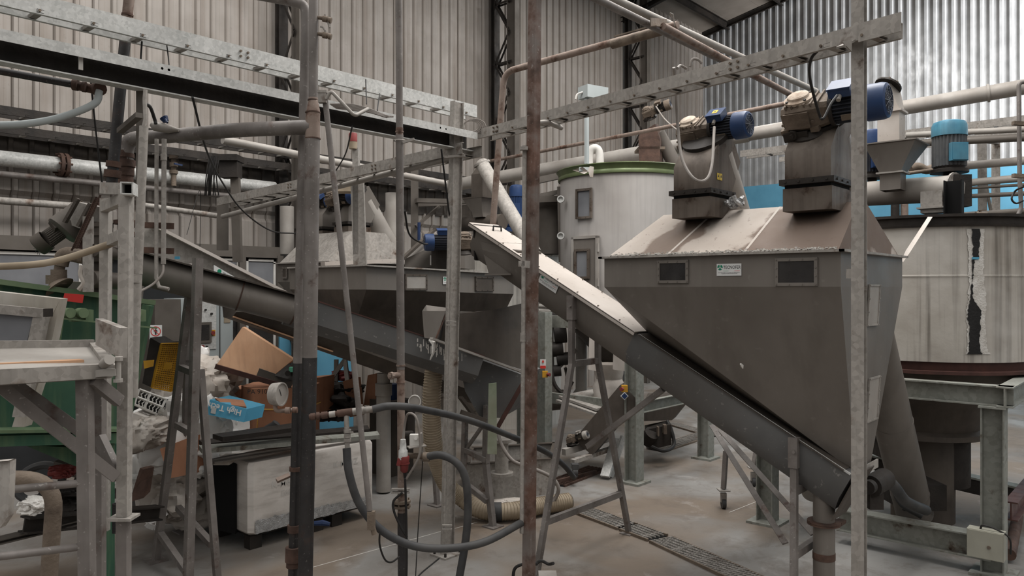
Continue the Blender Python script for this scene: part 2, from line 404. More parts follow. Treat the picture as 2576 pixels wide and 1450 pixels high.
wb = corrugated('v', WV + .16, -3, WU, [(3.84, 0), (4.0, -.03), (4.2, -.03), (4.36, 0)], .235, .034, .62)
wb.abox((-3, WV + .02, 4.36), (WU, WV + .2, 4.40)); wb.abox((-3, WV - .03, 3.80), (WU, WV + .2, 3.84)); wb.abox((-3, WV + .17, 3.8), (WU, WV + .25, 4.4))
struct('wall_left', wb, M['wallband'])
wlo = corrugated('v', WV, -3, WU, [(0, 0), (3.05, 0), (3.44, 0), (3.50, -.05), (3.56, -.05), (3.62, 0), (3.82, 0)], .235, .034, .66)
wlo.abox((-3, WV + .01, 0), (WU, WV + .06, 3.44)); wlo.abox((-3, WV + .08, 3.44), (WU, WV + .12, 3.82))
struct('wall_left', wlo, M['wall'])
wr = MB()
cr = corrugated('u', WU, -5, WV, [(5.33, 0), (12.6, 0)], .2, .05, .5)
wr.add(cr.v, cr.f); wr.abox((WU + .005, -5, 5.33), (WU + .08, WV, 12.6))
struct('wall_right', wr, M['alu'])
bw = MB(); bw.abox((WU - .06, -5, 0), (WU + .25, WV, 5.33)); struct('wall_right', bw, M['blue'])
# roof over the far bays
cl = MB()
for k in range(9):
    v0, v1 = WV - k * .9, WV - (k + 1) * .9
    cl.hexa([(9, v1 + .01, zr(v1)), (WU, v1 + .01, zr(v1)), (WU, v0, zr(v0)), (9, v0, zr(v0)),
             (9, v1 + .01, zr(v1) + .06), (WU, v1 + .01, zr(v1) + .06), (WU, v0, zr(v0) + .06), (9, v0, zr(v0) + .06)])
struct('ceiling', cl, M['ceil'])
for k, vv in enumerate((10.2, 8.6, 7.0)):
    tb = MB(); tb.prof((9, vv, zr(vv) - .12), (WU - .05, vv, zr(vv) - .12), Cprof(.2, .07, .012)); struct('trim_%d' % (k + 1), tb, M['blackm'])
tb = MB()
for k in range(1): tb.prof((16.7, 11, zr(11) - .2), (16.7, 4, zr(4) - .2), Iprof(.3, .14, .014)); tb.prof((16.7, 11, zr(11) - .75), (16.7, 4, zr(4) - .5), Iprof(.12, .12, .012))
struct('trim_4', tb, M['blackm'])
tb = MB(); tb.prof((WU - .12, 11, zr(11) - .1), (WU - .12, 4, zr(4) - .1), Cprof(.16, .06, .01)); struct('trim_5', tb, M['blackm'])
# latticed wall stanchions
for k, uu in enumerate((6.72, 11.72, 16.75)):
    v1 = WV - .16; v0 = WV - .66
    t = thing('lattice_stanchion', ['dark latticed steel stanchion on beige wall over the control cabinet', 'dark latticed steel stanchion on beige wall, between two stretches of stained sheeting', 'dark latticed steel stanchion on beige wall beside the metal-clad corner'][k], 'stanchion', (uu, v0, 0), 'latticed wall stanchions')
    a = MB(); a.prof((uu, v0, 0), (uu, v0, 10.1), Iprof(.22, .14, .01), VX); build('chord', a, M['framegrey'], t, 'grey front chord of the stanchion')
    a = MB(); a.prof((uu, v1, 0), (uu, v1, 10.1), Iprof(.12, .16, .01), VX); build('chord', a, M['blackm'], t)
    a = MB(); z = .2; s_ = 1
    while z < 10:
        for du in (-.05, .05):
            p, q = (v0 + .06, v1 - .05) if s_ > 0 else (v1 - .05, v0 + .06)
            a.bar((uu + du, p, z), (uu + du, q, z + .62), .045, .012, UX)
            if s_ > 0: a.bar((uu + du, v0, z + .62), (uu + du, v1, z + .62), .04, .012, UX)
        z += .62; s_ = -s_
    build('lattice', a, M['blackm'], t)
# ======================= overhead trays, pipes, posts =======================
def ladder(label, a, b, width, rail=.10, side=1, step=.3, m=None, group='cable ladders overhead', splice=(), flange=.025):
    """two channel rails with rungs under them; a-b is the rail facing the camera"""
    m = m or M['galv']; a = V(a); b = V(b)
    d = (b - a).normalized(); wd = ZX.cross(d).normalized() * side * width
    t = thing('cable_ladder', label, 'cable tray', (a + b) / 2, group)
    for k, off in enumerate((V((0, 0, 0)), wd)):
        r = MB(); s_ = 1 if (d.cross(ZX)).dot(wd) > 0 else -1
        if k: s_ = -s_
        r.prof(a + off, b + off, Cprof(rail, flange, .003, s_)); build('rail', r, m, t)
    n = int((b - a).length / step)
    for i in range(n):
        p = a + d * (step * (i + .5)) - ZX * (rail / 2 - .018)
        r = MB(); r.prof(p, p + wd, Cprof(.022, .04, .003)); build('rung', r, M['galvd'], t)
    o_ = -wd.normalized()
    if step < .31 and rail > .08:
        for i in range(n): r = MB(); r.bolt(a + d * (step * (i + .55)) - ZX * (rail / 2 - .02), o_, .008, .012); build('bolt', r, M['gear'], t)
    for s_ in splice:
        for dx in (-.04, .0, ):
            for dz in (-.018, .018): r = MB(); r.bolt(L(a, b, s_) + d * dx * 1.4 + ZX * dz, o_, .009, .012); build('bolt', r, M['gear'], t)
    return t
def pipe(name, pts, r, m, label, cat='pipe', group=None, n=16, br=.12):
    mb = MB(); mb.tube(bend(pts, br) if len(pts) > 2 else pts, r, n); return solo(name, mb, m, label, cat, group)
def colr(mb, p, d, r, w):  # a collar on a pipe
    p = V(p); d = V(d).normalized(); return mb.cyl(p - d * w / 2, p + d * w / 2, r)

# tray pair along the wall direction
zA = 4.09
a = onv(0, 24, 5.15); a = V((-1.0, 5.15, zA)); b = V((onv(1200, 278, 5.15).x, 5.15, zA + .01))
ladder('long galvanised cable ladder, upper of the pair crossing to the twin-flanged post', a, b, .16, .115, 1, .3, splice=(.62,))
# lower member: open cable channel
b = onv(1170, 348, 5.02); zB = 3.73
t = thing('cable_channel', 'deep galvanised cable channel, lower of the pair ending at the twin-flanged post', 'cable tray', (2, 5, zB), 'cable ladders overhead')
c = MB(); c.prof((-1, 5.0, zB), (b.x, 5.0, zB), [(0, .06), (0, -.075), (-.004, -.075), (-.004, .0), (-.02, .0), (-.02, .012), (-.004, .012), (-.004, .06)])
build('web', c, M['blackm'], t)  # web coloured black for the shade inside the open channel
c = MB(); c.prof((-1, 4.93, zB + .055), (b.x, 4.93, zB + .055), [(.07, -.034), (.07, .03), (-.06, .03), (-.06, .026), (.066, .026), (.066, -.034)]); build('top_flange', c, M['galv'], t)
c = MB(); c.prof((-1, 4.95, zB - .08), (b.x, 4.95, zB - .08), [(-.05, -.004), (-.05, .006), (.05, .004), (.05, -.004)]); build('bottom_flange', c, M['galv'], t)
for px in (408, 425, 1108, 1122):
    p = onv(px, 0, 4.86); c = MB(); c.bolt((p.x, 4.87, zB + .055), (0, -1, 0), .009, .01); build('bolt', c, M['rust'], t)
c = MB(); p = onv(203, 150, 4.9); c.box(p, UX * .012, VX * .004, ZX * .06); c.box(p + V((0, .05, .055)), UX * .012, VX * .06, ZX * .003); solo('strap', c, M['white'], 'white plastic strap looped round the deep cable channel', 'strap')

# the ladder rising over the hopper
a = at(2231, 62, 4.02); b = at(1200, 338, 7.05)
ladder('dusty cable ladder passing in front of the hopper gearmotors, bolted to the rusty post', a, b, .17, .085, -1, .24, M['galvd'], splice=(.26, .93))
c = MB(); e = at(2243, 60, 4.06); c.prof(L(a, b, -.02) + V((0, 0, -.005)), L(a, b, .04) + V((0, 0, -.005)), [(-.006, -.05), (0, -.05), (0, .05), (-.006, .05)]); solo('splice_plate', c, M['galvd'], 'short splice plate at the free end of the dusty cable ladder', 'bracket')
# ladder continuing from the twin-flanged post towards the wall
a = at(1162, 372, 6.75); b = at(545, 508, 10.0)
ladder('cable ladder running from the twin-flanged post back to the beige wall', a, b, .25, .1, -1, .32, M['galvd'], splice=(.28, .62))
# two ladders carried on the beige wall
for k, (y0, v_) in enumerate(((275, 10.45), (322, 10.45))):
    p = onv(0, y0, v_); q = onv(1195, 300, v_)
    ladder(['dark cable ladder along the beige wall, upper of two above the grimy band', 'dark cable ladder along the beige wall, lower of two just over the grimy band'][k], (p.x - 1.5, v_, p.z), (q.x, v_, p.z), .25, .1, 1, .32, M['blackm'])
# ladder in front of the aluminium wall
p = onu(2576, 300, 14.6); q = onu(1862, 405, 14.6)
ladder('grey cable ladder crossing in front of the aluminium wall behind the cyan motor', (14.6, p.y - .8, p.z), (14.6, q.y, p.z), .3, .13, -1, .35, M['galvd'])
p = onu(2576, 332, 16.5); q = onu(1960, 425, 16.5)
ladder('second thinner cable ladder lower down before the aluminium wall', (16.5, p.y - .8, p.z), (16.5, q.y, p.z), .3, .1, -1, .35, M['galvd'])

# --- big pipes ---
# tee post (vertical) and its companion
p0, p1, p2, p3 = at(789, -60, 5.2), at(788, 246, 5.2), at(787, 300, 5.2), at(768, 1500, 5.2)
t = thing('standpipe', 'thick grey standpipe with a welded tee and reducer, black at its foot', 'pipe', (p3.x, p3.y, 0))
c = MB(); c.tube([L(p1, p0, 3.2), p1], .031, 20); build('upper_pipe', c, M['pipe'], t)
c = MB(); c.tube([p1, at(788, 258, 5.2), at(788, 282, 5.2), at(787, 292, 5.2), at(786, 352, 5.2)], [.031, .034, .047, .048, .049], 20); build('tee_fitting', c, M['piperust'], t, 'rust-stained welded tee')
for y_, rr in ((252, .035), (283, .051), (349, .052)): c = MB(); colr(c, at(787, y_, 5.2), ZX, rr, .008); build('weld', c, M['rust'], t)
c = MB(); c.tube([at(786, 350, 5.2), at(779, 900, 5.2)], .05, 20); build('lower_pipe', c, M['pipe'], t)
foot = at(768, 1450, 5.2); dirp = (foot - at(779, 900, 5.2)).normalized(); fz = at(779, 900, 5.2) + dirp * ((at(779, 900, 5.2).z) / -dirp.z)
c = MB(); c.tube([at(779, 900, 5.2), fz], .05, 20); build('lower_pipe', c, M['pipeblk'], t, 'black painted foot of the pipe')
hl = [at(786, 320, 5.2), at(600, 327, 5.35), at(400, 345, 5.5), at(338, 347, 5.55), at(318, 360, 5.57), at(316, 440, 5.57)]
c = MB(); c.tube(bend(hl, .14, 8), .05, 20); c2 = solo('branch_pipe', c, M['pipe'], 'thick brownish pipe elbowing from the welded tee down to the flanges', 'pipe')
c = MB()
for y_, rr, w_ in ((392, .058, .03), (412, .066, .05), (432, .058, .06)): colr(c, at(316, y_, 5.57), ZX, rr, w_)
c.tube([at(316, 380, 5.57), at(316, 640, 5.57)], .052, 16); colr(c, at(316, 560, 5.57), ZX, .08, .03); colr(c, at(316, 590, 5.57), ZX, .08, .03)
solo('flange_stack', c, M['rust'], 'rusty flanged coupling under the thick pipe elbow', 'pipe fitting')
pa, pb = at(770, 40, 5.35), at(737, 1450, 5.35); pd = (pb - pa).normalized(); pf = pa + pd * (pa.z / -pd.z)
t = thing('riser_pipe', 'dark riser pipe elbowed at its top, standing tight against the standpipe', 'pipe', (pf.x, pf.y, 0))
c = MB(); c.tube(bend([at(-200, -160, 5.0), at(640, -14, 5.3), at(735, 4, 5.33), at(768, 12, 5.35), at(770, 60, 5.35), L(pa, pb, .62)], .1, 8), .034, 18); build('upper_length', c, M['pipe'], t)
c = MB(); c.tube([L(pa, pb, .62), pf], .034, 16); build('lower_length', c, M['pipeblk'], t, 'black lower length of pipe')
for y_, rr, w_ in ((1180, .042, .03), (1330, .045, .05), (1395, .056, .1), (1420, .048, .04)): c = MB(); colr(c, L(pa, pb, (y_ - 40) / 1410), pd, rr, w_); build('coupling', c, M['rust'], t, 'rust-brown coupling')
c = MB(); c.tube([at(696, 1210, 5.25), at(728, 1196, 5.3)], .02, 4); build('bracket', c, M['piperust'], t)

# leaning iron pipe by the elbow
ga, gb = at(326, -20, 5.3), at(281, 462, 5.3)
t = thing('leaning_pipe', 'black iron pipe leaning beside the thick pipe elbow, rusty at its top', 'pipe', gb)
c = MB(); c.tube([L(ga, gb, -.8), L(ga, gb, .26)], [.036, .034], 16); build('upper_length', c, M['piperust'], t, 'rust-brown upper length')
c = MB(); c.tube([L(ga, gb, .26), gb], .036, 16); build('lower_length', c, M['pipeblk'], t)
for f, r_, w_ in ((.12, .039, .012), (.9, .048, .04), (.95, .055, .05)): c = MB(); colr(c, L(ga, gb, f), gb - ga, r_, w_); build('collar', c, M['rust'], t)

# slim pipe with plug, valve and flange
sa, sb = at(1003, -40, 6.0), at(1011, 1462, 6.0)
def sp(y): return L(sa, sb, (y + 40) / 1502)
sd = (sb - sa).normalized(); sf = sb + sd * (sb.z / -sd.z)
t = thing('slim_pipe', 'slim upright pipe with a rusty joint, capped tee and bolted flange', 'pipe', (sf.x, sf.y, 0))
c = MB(); c.tube([L(sa, sb, -.5), sp(335)], .0275, 16); build('upper_length', c, M['pipe'], t)
c = MB(); c.tube([sp(322), sp(345)], .029, 16); colr(c, sp(332), sd, .033, .01); build('joint', c, M['piperust'], t, 'rusty welded joint')
c = MB(); c.tube([sp(340), sp(930)], .031, 16); build('middle_length', c, M['pipe'], t)
c = MB(); c.tube([sp(930), sp(1290)], .03, 16); colr(c, sp(920), sd, .036, .012); colr(c, sp(962), sd, .036, .012); build('middle_length', c, M['piperust'], t, 'rusty black length')
c = MB(); c.tube([sp(1290), sf], .032, 16); build('lower_length', c, M['pipeblk'], t)
c = MB(); c.cyl(sp(943), sp(943) + camdir(-.06, -.07), .024); c.cyl(sp(943) + camdir(-.055, -.065), sp(943) + camdir(-.07, -.085), .03, n=8); c.box(sp(943) + camdir(-.07, -.09), camdir(.011, .0), camdir(0, .01), ZX * .011); build('capped_branch', c, M['piperust'], t)
c = MB(); colr(c, sp(1262), sd, .072, .018); colr(c, sp(1274), sd, .072, .016)
for k in range(6):
    q = sp(1268) + camdir(.056 * math.cos(k * 1.047 + .3), .056 * math.sin(k * 1.047 + .3)); c.cyl(q - ZX * .045, q + ZX * .045, .007, n=6)
build('flange', c, M['gear'], t, 'dusty bolted flange')
c = MB()
for y_ in (1228, 1236): c.bar(sp(y_) + camdir(-.07, -.04), sp(y_) + camdir(.07, -.04), .03, .012)
build('clamp_channel', c, M['galvd'], t)
c = MB(); c.tube([sp(354) + V((.045 * math.cos(k * .5236), .045 * math.sin(k * .5236), .0)) for k in range(12)], .005, 6, closed=True); c.bar(sp(360) + camdir(.03, -.03), sp(352) + camdir(.12, -.03), .02, .02); build('hanger', c, M['galvd'], t)

# hanging plug and socket beside it
t = thing('power_plug', 'grey industrial plug in a red socket hanging by the slim pipe flange', 'plug', at(1017, 1170, 5.85))
c = MB(); c.lathe(at(1014, 1106, 5.85), -ZX, [(0, .006), (.0, .02), (.03, .024), (.075, .026), (.085, .034), (.15, .036), (.155, .03), (.155, 0)], 20); build('plug_body', c, M['galv'], t)
c = MB(); c.lathe(at(1017, 1148, 5.85), -ZX, [(0, 0), (0, .036), (.012, .04), (.05, .036), (.05, .041), (.06, .041), (.065, .033), (.11, .03), (.125, .018), (.125, 0)], 20); c.bar(at(1006, 1154, 5.83), at(1002, 1172, 5.83), .02, .03); build('socket', c, M['red'], t, 'red socket')
c = MB(); c.cyl(at(1018, 1186, 5.85), at(1019, 1204, 5.85), .014, .01); build('gland', c, M['cable'], t)

# rusty square tube post and its conduit
qa, qb = at(1346, -30, 5.5), at(1330, 1452, 5.5); qd = (qb - qa).normalized(); qf = qa + qd * (qa.z / -qd.z)
t = thing('square_post', 'tall rust-brown square tube post crossing the whole hall height', 'post', (qf.x, qf.y, 0))
c = MB(); c.bar(L(qa, qb, -.5), qf, .068, .068, VX); build('tube', c, M['postrust'], t)
c = MB(); c.box(V((qf.x, qf.y, .01)), UX * .1, VX * .1, ZX * .01); build('base_plate', c, M['gear'], t)
c = MB(); c.bar(at(1312, 664, 5.42), at(1333, 666, 5.42), .012, .05); c.box(at(1312, 664, 5.42), camdir(.022, 0), camdir(0, .006), ZX * .02); build('clamp', c, M['galvd'], t)
t = thing('conduit', 'thin grey conduit with a socket joint strapped to the rust-brown post', 'conduit', at(1318, 1330, 5.5))
c = MB(); c.tube([at(1320, 366, 5.5), at(1313, 1342, 5.5)], .0165, 12); build('tube', c, M['galvd'], t)
c = MB(); c.tube([at(1316, 838, 5.5), at(1315.7, 860, 5.5)], .021, 12); build('socket_joint', c, M['galvd'], t)
c = MB(); c.box(at(1318, 374, 5.47), camdir(.028, 0), camdir(0, .02), ZX * .012); build('saddle', c, M['galvd'], t)

# twin-flanged post
f0 = onz(1125, 1396, 0); top = at(1150, 257, depth(f0))
t = thing('flanged_post', 'grey I-section post carrying the cable trays, with a narrow conduit clipped on', 'post', f0)
c = MB(); c.prof(f0, top, Iprof(.115, .06, .006), UX); build('shaft', c, M['galvd'], t)
c = MB(); c.box(f0 + ZX * .008, UX * .12, VX * .1, ZX * .008); build('base_plate', c, M['galvd'], t)
for k in range(4): c = MB(); c.bolt(f0 + V((.09 * (1 if k & 1 else -1), .07 * (1 if k & 2 else -1), .016)), ZX, .012, .03); build('anchor_bolt', c, M['blackm'], t)
c = MB(); dz = depth(f0)
c.tube([at(1128, 640, dz - .12), at(1117, 1330, dz - .12)], .011, 10); build('conduit', c, M['galvd'], t)
for y_ in (812, 1325):
    c = MB(); xx = 1132 if y_ < 1000 else 1122
    c.bar(at(xx - 10, y_ - 3, dz - .15), at(xx + 15, y_ - 2, dz - .15), .02, .012); c.bar(at(xx - 10, y_ + 6, dz - .15), at(xx + 15, y_ + 7, dz - .15), .02, .012); build('clip', c, M['galvd'], t)
c = MB(); c.bar(at(1118, 396, dz - .1), at(1170, 392, dz - .1), .05, .02); build('bracket', c, M['galvd'], t)
# grey post at the hopper
pz = 4.22; a = at(2160, -60, pz); b = at(2161, 1450, pz); a.x = b.x; a.y = b.y
t = thing('channel_post', 'brown-grey steel channel post standing in front of the stickered hopper', 'post', (b.x, b.y, 0))
c = MB(); c.prof((b.x, b.y, 0), (a.x, a.y, 6.5), Iprof(.058, .066, .006), UX); build('shaft', c, M['galvd'], t)
c = MB(); c.box(V((b.x, b.y, .008)), UX * .1, VX * .1, ZX * .008); build('base_plate', c, M['galvd'], t)
c = MB(); q = at(2115, 118, 4.12); c.bar(q, at(2150, 100, 4.2), .05, .012); c.poly([at(2118, 104, 4.1), at(2143, 100, 4.12), at(2143, 130, 4.12)], camdir(0, .01)); build('bracket', c, M['galvd'], t)

# leaning prop pipe with fittings
t = thing('prop_pipe', 'slender grey pipe leaning from the capped elbow down beside the wrapped crate', 'pipe', at(941, 1345, 5.0))
ka, kb = at(818, 250, 5.0), at(930, 1285, 5.0)
c = MB(); c.tube([ka, kb], .019, 12); build('tube', c, M['pipe'], t)
c = MB(); c.box(at(812, 246, 4.98), camdir(.026, .0), camdir(0, .02), ZX * .034); c.box(at(812, 232, 4.98), camdir(.03, .0), camdir(0, .024), ZX * .008); build('junction_fitting', c, M['galvd'], t)
c = MB(); c.tube(bend([at(820, 250, 4.97), at(832, 228, 4.97), at(892, 292, 4.97), at(926, 274, 5.1)], .03, 6), .012, 10); build('bent_branch', c, M['pipelight'], t, 'pale bent branch pipe')
c = MB(); c.box(at(934, 1310, 5.0), camdir(.024, 0), camdir(0, .02), ZX * .06); c.cyl(at(937, 1325, 5.0), at(942, 1345, 5.0), .018); build('end_fitting', c, M['gear'], t)

# pipes crossing high from the near hall to the gable wall
for k, (pts, r_, m_, lb) in enumerate((
    ([(1500, -22), (1985, 178), (2045, 226)], .034, 'pipelight', 'upper of three parallel pipes crossing high above the hopper'),
    ([(1490, -8), (1900, 190), (2010, 247)], .030, 'pipe', 'dark middle one of three parallel pipes crossing high above the hopper'),
    ([(1668, 66), (1860, 165), (1998, 243)], .030, 'piperust', 'rusty lowest of three parallel pipes crossing high above the hopper'))):
    p, q = onv(*pts[0], 3.45 - k * .12), onv(*pts[-1], 3.45 - k * .12)
    mb = MB(); dd = (q - p).normalized(); mb.tube([p - dd * (.8 if k < 2 else .0), q + dd * .1], r_, 14); solo('overhead_pipe', mb, M[m_], lb, 'pipe', 'parallel pipes above the hopper')
G0 = onu(1705, 62, 5.89); G1 = onu(1268, 182, 5.89); G2 = at(1240, 566, depth(G1))
t = thing('dropper_pipe', 'dusty pipe sloping from the triple crossing to an elbow and dropping down', 'pipe', G2)
c = MB(); c.tube(bend([G0, G1, G2], .14, 8), .033, 16); build('tube', c, M['piperust'], t)
c = MB(); cg = onu(1600, 94, 5.89); c.tube([onu(1540, 112, 5.86), onu(1668, 76, 5.86)], .042, 12); c.bar(onu(1545, 92, 5.8), onu(1638, 66, 5.8), .012, .012); build('wrapped_joint', c, M['gear'], t)
c = MB(); c.prof(onv(1636, 68, 3.2), onv(1688, 70, 3.5), Lprof(.07, .05)); build('clamp_angle', c, M['gear'], t)
c = MB(); p = at(1690, 50, 6.4); c.tube([p + ZX * .02, p + V((-.03, 0, .05)), p + V((.02, 0, .05)), p + V((.05, 0, -.04))], .006, 6); solo('pipe_hook', c, M['galvd'], 'bent wire hook over the triple overhead pipes', 'hook')
# big pale pipe towards the gable
P0, P1 = at(2640, 208, 9.7), at(1120, 470, 14.5)
t = thing('main_pipe', 'wide pale dusty main pipe running behind the green-rimmed tank to the corner', 'pipe', (P0 + P1) / 2)
c = MB(); c.tube([L(P0, P1, -.35), L(P0, P1, .4)], .1, 20); build('length', c, M['pipelight'], t)
c = MB(); c.tube([L(P0, P1, .4), P1], .115, 20); build('length', c, M['pipelight'], t)
for k in (.07, .2, .4, .62, .8): c = MB(); colr(c, L(P0, P1, k), P1 - P0, .118, .03); build('joint_ring', c, M['pipelight'], t)
pipe('gas_pipe', [at(2020, 252, 9.0), at(1600, 335, 11.5), at(1200, 412, 15)], .03, M['piperust'], 'thin dark rust pipe passing over the green-rimmed tank', br=.3)
pipe('thin_pipe', [onv(560, 352, 8.0), onv(1120, 462, 8.0)], .045, M['pipelight'], 'pale pipe descending past the standpipe to the twin-flanged post')
pipe('thin_pipe', [at(1136, 396, 6.9), at(880, 462, 8.2), at(560, 545, 10)], .03, M['pipelight'], 'pale pipe under the inner cable ladder with an open end', br=.3)
pipe('thin_pipe', [at(545, 543, 10), at(350, 515, 9.6)], .035, M['galvd'], 'grey open-ended pipe near the beige wall above the conveyor cover')
# pipes on the beige wall
for nm, y_, r_, m_, lb, px1 in (('wall_pipe', 398, .095, 'galv', 'wide silver pipe along the grimy wall band', 690), ('wall_pipe', 438, .04, 'pipe', 'dark narrow pipe just under the wide silver wall pipe', 640), ('wall_pipe', 505, .045, 'galvd', 'narrow grey pipe low on the beige wall behind the chain drive', 180)):
    v_ = 10.7; p, q = onv(0, y_, v_), onv(px1, 400, v_); z_ = p.z
    mb = MB(); mb.tube([(p.x - 2, v_, z_), (q.x, v_, z_)], r_, 16); tt = thing(nm, lb, 'pipe', (p.x, v_, z_), 'pipes along the beige wall')
    build('tube', mb, M[m_], tt)
    if r_ > .05:
        p = onv(157, 402, v_)
        mb = MB(); mb.cyl((p.x - .05, v_, z_), (p.x - .01, v_, z_), .15); mb.cyl((p.x + .01, v_, z_), (p.x + .05, v_, z_), .15)
        for k in range(8): mb.cyl((p.x - .08, v_ + .125 * math.cos(k * .785), z_ + .125 * math.sin(k * .785)), (p.x + .08, v_ + .125 * math.cos(k * .785), z_ + .125 * math.sin(k * .785)), .015, n=6)
        build('flange', mb, M['rust'], tt, 'rusty bolted flange pair')
# valve on the wall pipe
t = thing('valve', 'small blue-handled valve on the short wall stub over the narrow pipe', 'valve', onv(437, 448, 10.6))
c = MB(); c.tube([onv(437, 388, 10.6), onv(437, 468, 10.6)], .035, 10); colr(c, onv(437, 395, 10.6), ZX, .06, .05); colr(c, onv(437, 415, 10.6), ZX, .055, .06); colr(c, onv(437, 433, 10.6), ZX, .055, .05); build('body', c, M['gear'], t)
c = MB(); c.bar(onv(438, 412, 10.5), onv(458, 416, 10.5), .03, .02); build('lever', c, M['bluepaint'], t, 'blue lever')
# two ball valves on the standpipe
for k, (y_, lb) in enumerate(((47, 'upper dusty ball valve with drooping lever on the thick standpipe'), (88, 'lower dusty ball valve on the thick standpipe'))):
    z_ = 5.2; t = thing('ball_valve', lb, 'valve', at(800, y_, z_), 'ball valves on the standpipe')
    c = MB(); c.tube([at(795, y_ - 4, z_), at(812, y_ - 1, z_), at(834, y_ + 5, z_)], [.011, .014, .016], 10); colr(c, at(818, y_ + 1, z_), camdir(1, 0, -.2), .021, .03); colr(c, at(830, y_ + 4, z_), camdir(1, 0, -.2), .02, .02); build('body', c, M['gear'], t)
    c = MB(); s_ = 1 if k == 0 else -1
    c.cyl(at(818, y_, z_), at(818, y_ - 10, z_), .008)
    if k == 0: c.tube([at(818, 42, z_), at(824, 46, z_), at(829, 70, z_)], [.008, .01, .008], 6)
    else: c.tube([at(818, 78, z_), at(812, 68, z_), at(806, 67, z_)], .007, 6)
    build('lever', c, M['pipelight'], t)
# hoses and cables overhead
def hose(name, pts, r, m, label, cat='hose', group=None, n=10, sm=7):
    mb = MB(); mb.tube(spline(pts, sm), r, n); return solo(name, mb, m, label, cat, group)
t = thing('side_pipe', 'black pipe with a rust-red tee entering over the pale hose', 'pipe', at(120, 200, 4.6))
c = MB(); c.tube([at(-60, 168, 4.4), at(185, 213, 4.7)], .022, 12); build('tube', c, M['pipeblk'], t)
c = MB(); c.tube([at(183, 213, 4.7), at(240, 226, 4.75)], .028, 12); colr(c, at(190, 214, 4.7), camdir(1, .2, -.1), .034, .03); colr(c, at(212, 219, 4.7), camdir(1, .2, -.1), .032, .02); c.tube([at(240, 224, 4.76), at(252, 224, 4.7)], [.038, .04], 12); build('tee', c, M['rust'], t, 'rust-red threaded tee')
hose('water_hose', [at(250, 228, 4.7), at(236, 262, 4.68), at(150, 296, 4.6), at(60, 312, 4.5), at(-40, 316, 4.4)], .022, M['panelgrey'], 'pale grey hose sagging from the rust-red tee')
hose('water_hose', [at(330, 592, 3.9), at(265, 618, 3.85), at(150, 655, 3.8), at(60, 668, 3.75), at(-60, 672, 3.7)], .018, M['hosebeige'], 'thick beige hose passing behind the galvanised ladder frame')
cabs = [([(418, 100, 5.2), (424, 150, 5.2), (426, 175, 5.15)], .004, 'short black cable stub hanging under the upper ladder'),
        ([(357, 104, 5.1), (354, 160, 5.1), (356, 228, 5.0)], .006, 'black cable dangling between the two long trays over the conduit'),
        ([(228, 196, 4.9), (240, 320, 5.0), (258, 470, 5.1)], .006, 'thin black cable crossing behind the black leaning pipe'),
        ([(484, 244, 5.0), (520, 380, 6.0), (560, 460, 7.2), (610, 530, 8), (680, 580, 8.4), (745, 588, 8.6)], .008, 'black cable sagging from the deep channel past the inner ladder'),
        ([(886, 318, 5.3), (868, 390, 6.5), (835, 445, 7.5)], .006, 'black cable falling behind the prop pipe to the blue motors'),
        ([(920, 200, 5.2), (922, 262, 5.1)], .004, 'short black tie hanging off the upper ladder past the standpipe'),
        ([(955, 236, 5.2), (949, 278, 5.1)], .004, 'second short black tie hanging off the upper ladder'),
        ([(1018, 530, 6.5), (1030, 590, 7), (1062, 612, 7.4), (1075, 614, 7.6)], .009, 'black cable sagging into the small silver-blue motor'),
        ([(1110, 375, 6.6), (1118, 440, 6.7), (1132, 555, 6.9)], .008, 'black cable dropping beside the twin-flanged post'),
        ([(1695, 170, 5.4), (1700, 230, 5.5), (1706, 330, 5.5), (1716, 400, 5.4), (1742, 446, 5.3), (1772, 455, 5.3), (1790, 420, 5.4), (1797, 320, 5.7)], .011, 'grey cable looping down to the gearmotor beside the green-rimmed tank'),
        ([(2062, 122, 4.4), (2040, 150, 4.5), (2038, 200, 4.7), (2060, 285, 4.9), (2071, 298, 4.9), (2090, 262, 4.95), (2106, 240, 5.0)], .009, 'black cable curling from the dusty ladder to the gearmotor behind the post'),
        ([(2576, 470, 8.0), (2555, 480, 8.2), (2545, 500, 8.2), (2556, 512, 8.2), (2574, 505, 8.2)], .01, 'black cable loop near the vertical pipe by the blue wall'),
        ([(470, 590, 9.0), (503, 480, 10.2), (503, 620, 10.3)], .004, 'thin dark wire before the beige wall')]
for pts, r_, lb in cabs:
    hose('cable', [at(*p) for p in pts], r_, M['cablegrey'] if 'grey' in lb.split()[0] else M['cable'], lb, 'cable', None, 8)
hose('cable_duct', [at(1704, 172, 5.3), at(1712, 165, 5.35), at(1726, 172, 5.4)], .01, M['cablegrey'], 'grey cable arched over the dusty ladder rail', 'cable', None, 8)
hose('cable_duct', [at(1736, 168, 5.4), at(1742, 150, 5.4), at(1756, 150, 5.4), at(1766, 160, 5.4)], .01, M['cablegrey'], 'second short cable arch on the dusty ladder, nearer the pipes', 'cable', None, 8)
pipe('duct_elbow', [at(1345, 312, 6.2), at(1372, 306, 6.2), at(1412, 322, 6.4)], .02, M['pipelight'], 'pale stub elbow under the dusty ladder by the rust-brown post', br=.06)
c = MB()
for k in range(6):
    c.tube(spline([at(830 + k * 3, 262 + k * 2, 5.2), at(880, 262 + k * 3, 5.15), at(925, 272 + k * 2, 5.2), at(970, 290 + k, 5.3), at(990 - k * 4, 294, 5.3)]), .005, 6)
solo('cable_bundle', c, M['cablegrey'], 'untidy bundle of pale cables lying on the deep channel', 'cables')
c = MB()
for k in range(4):
    rr = .05 + k * .006; cc = at(1185 + k * 3, 318, 7.0)
    c.tube([cc + camdir(rr * 1.5 * math.cos(j * .5236), 0, rr * math.sin(j * .5236)) for j in range(12)], .005, 6, closed=True)
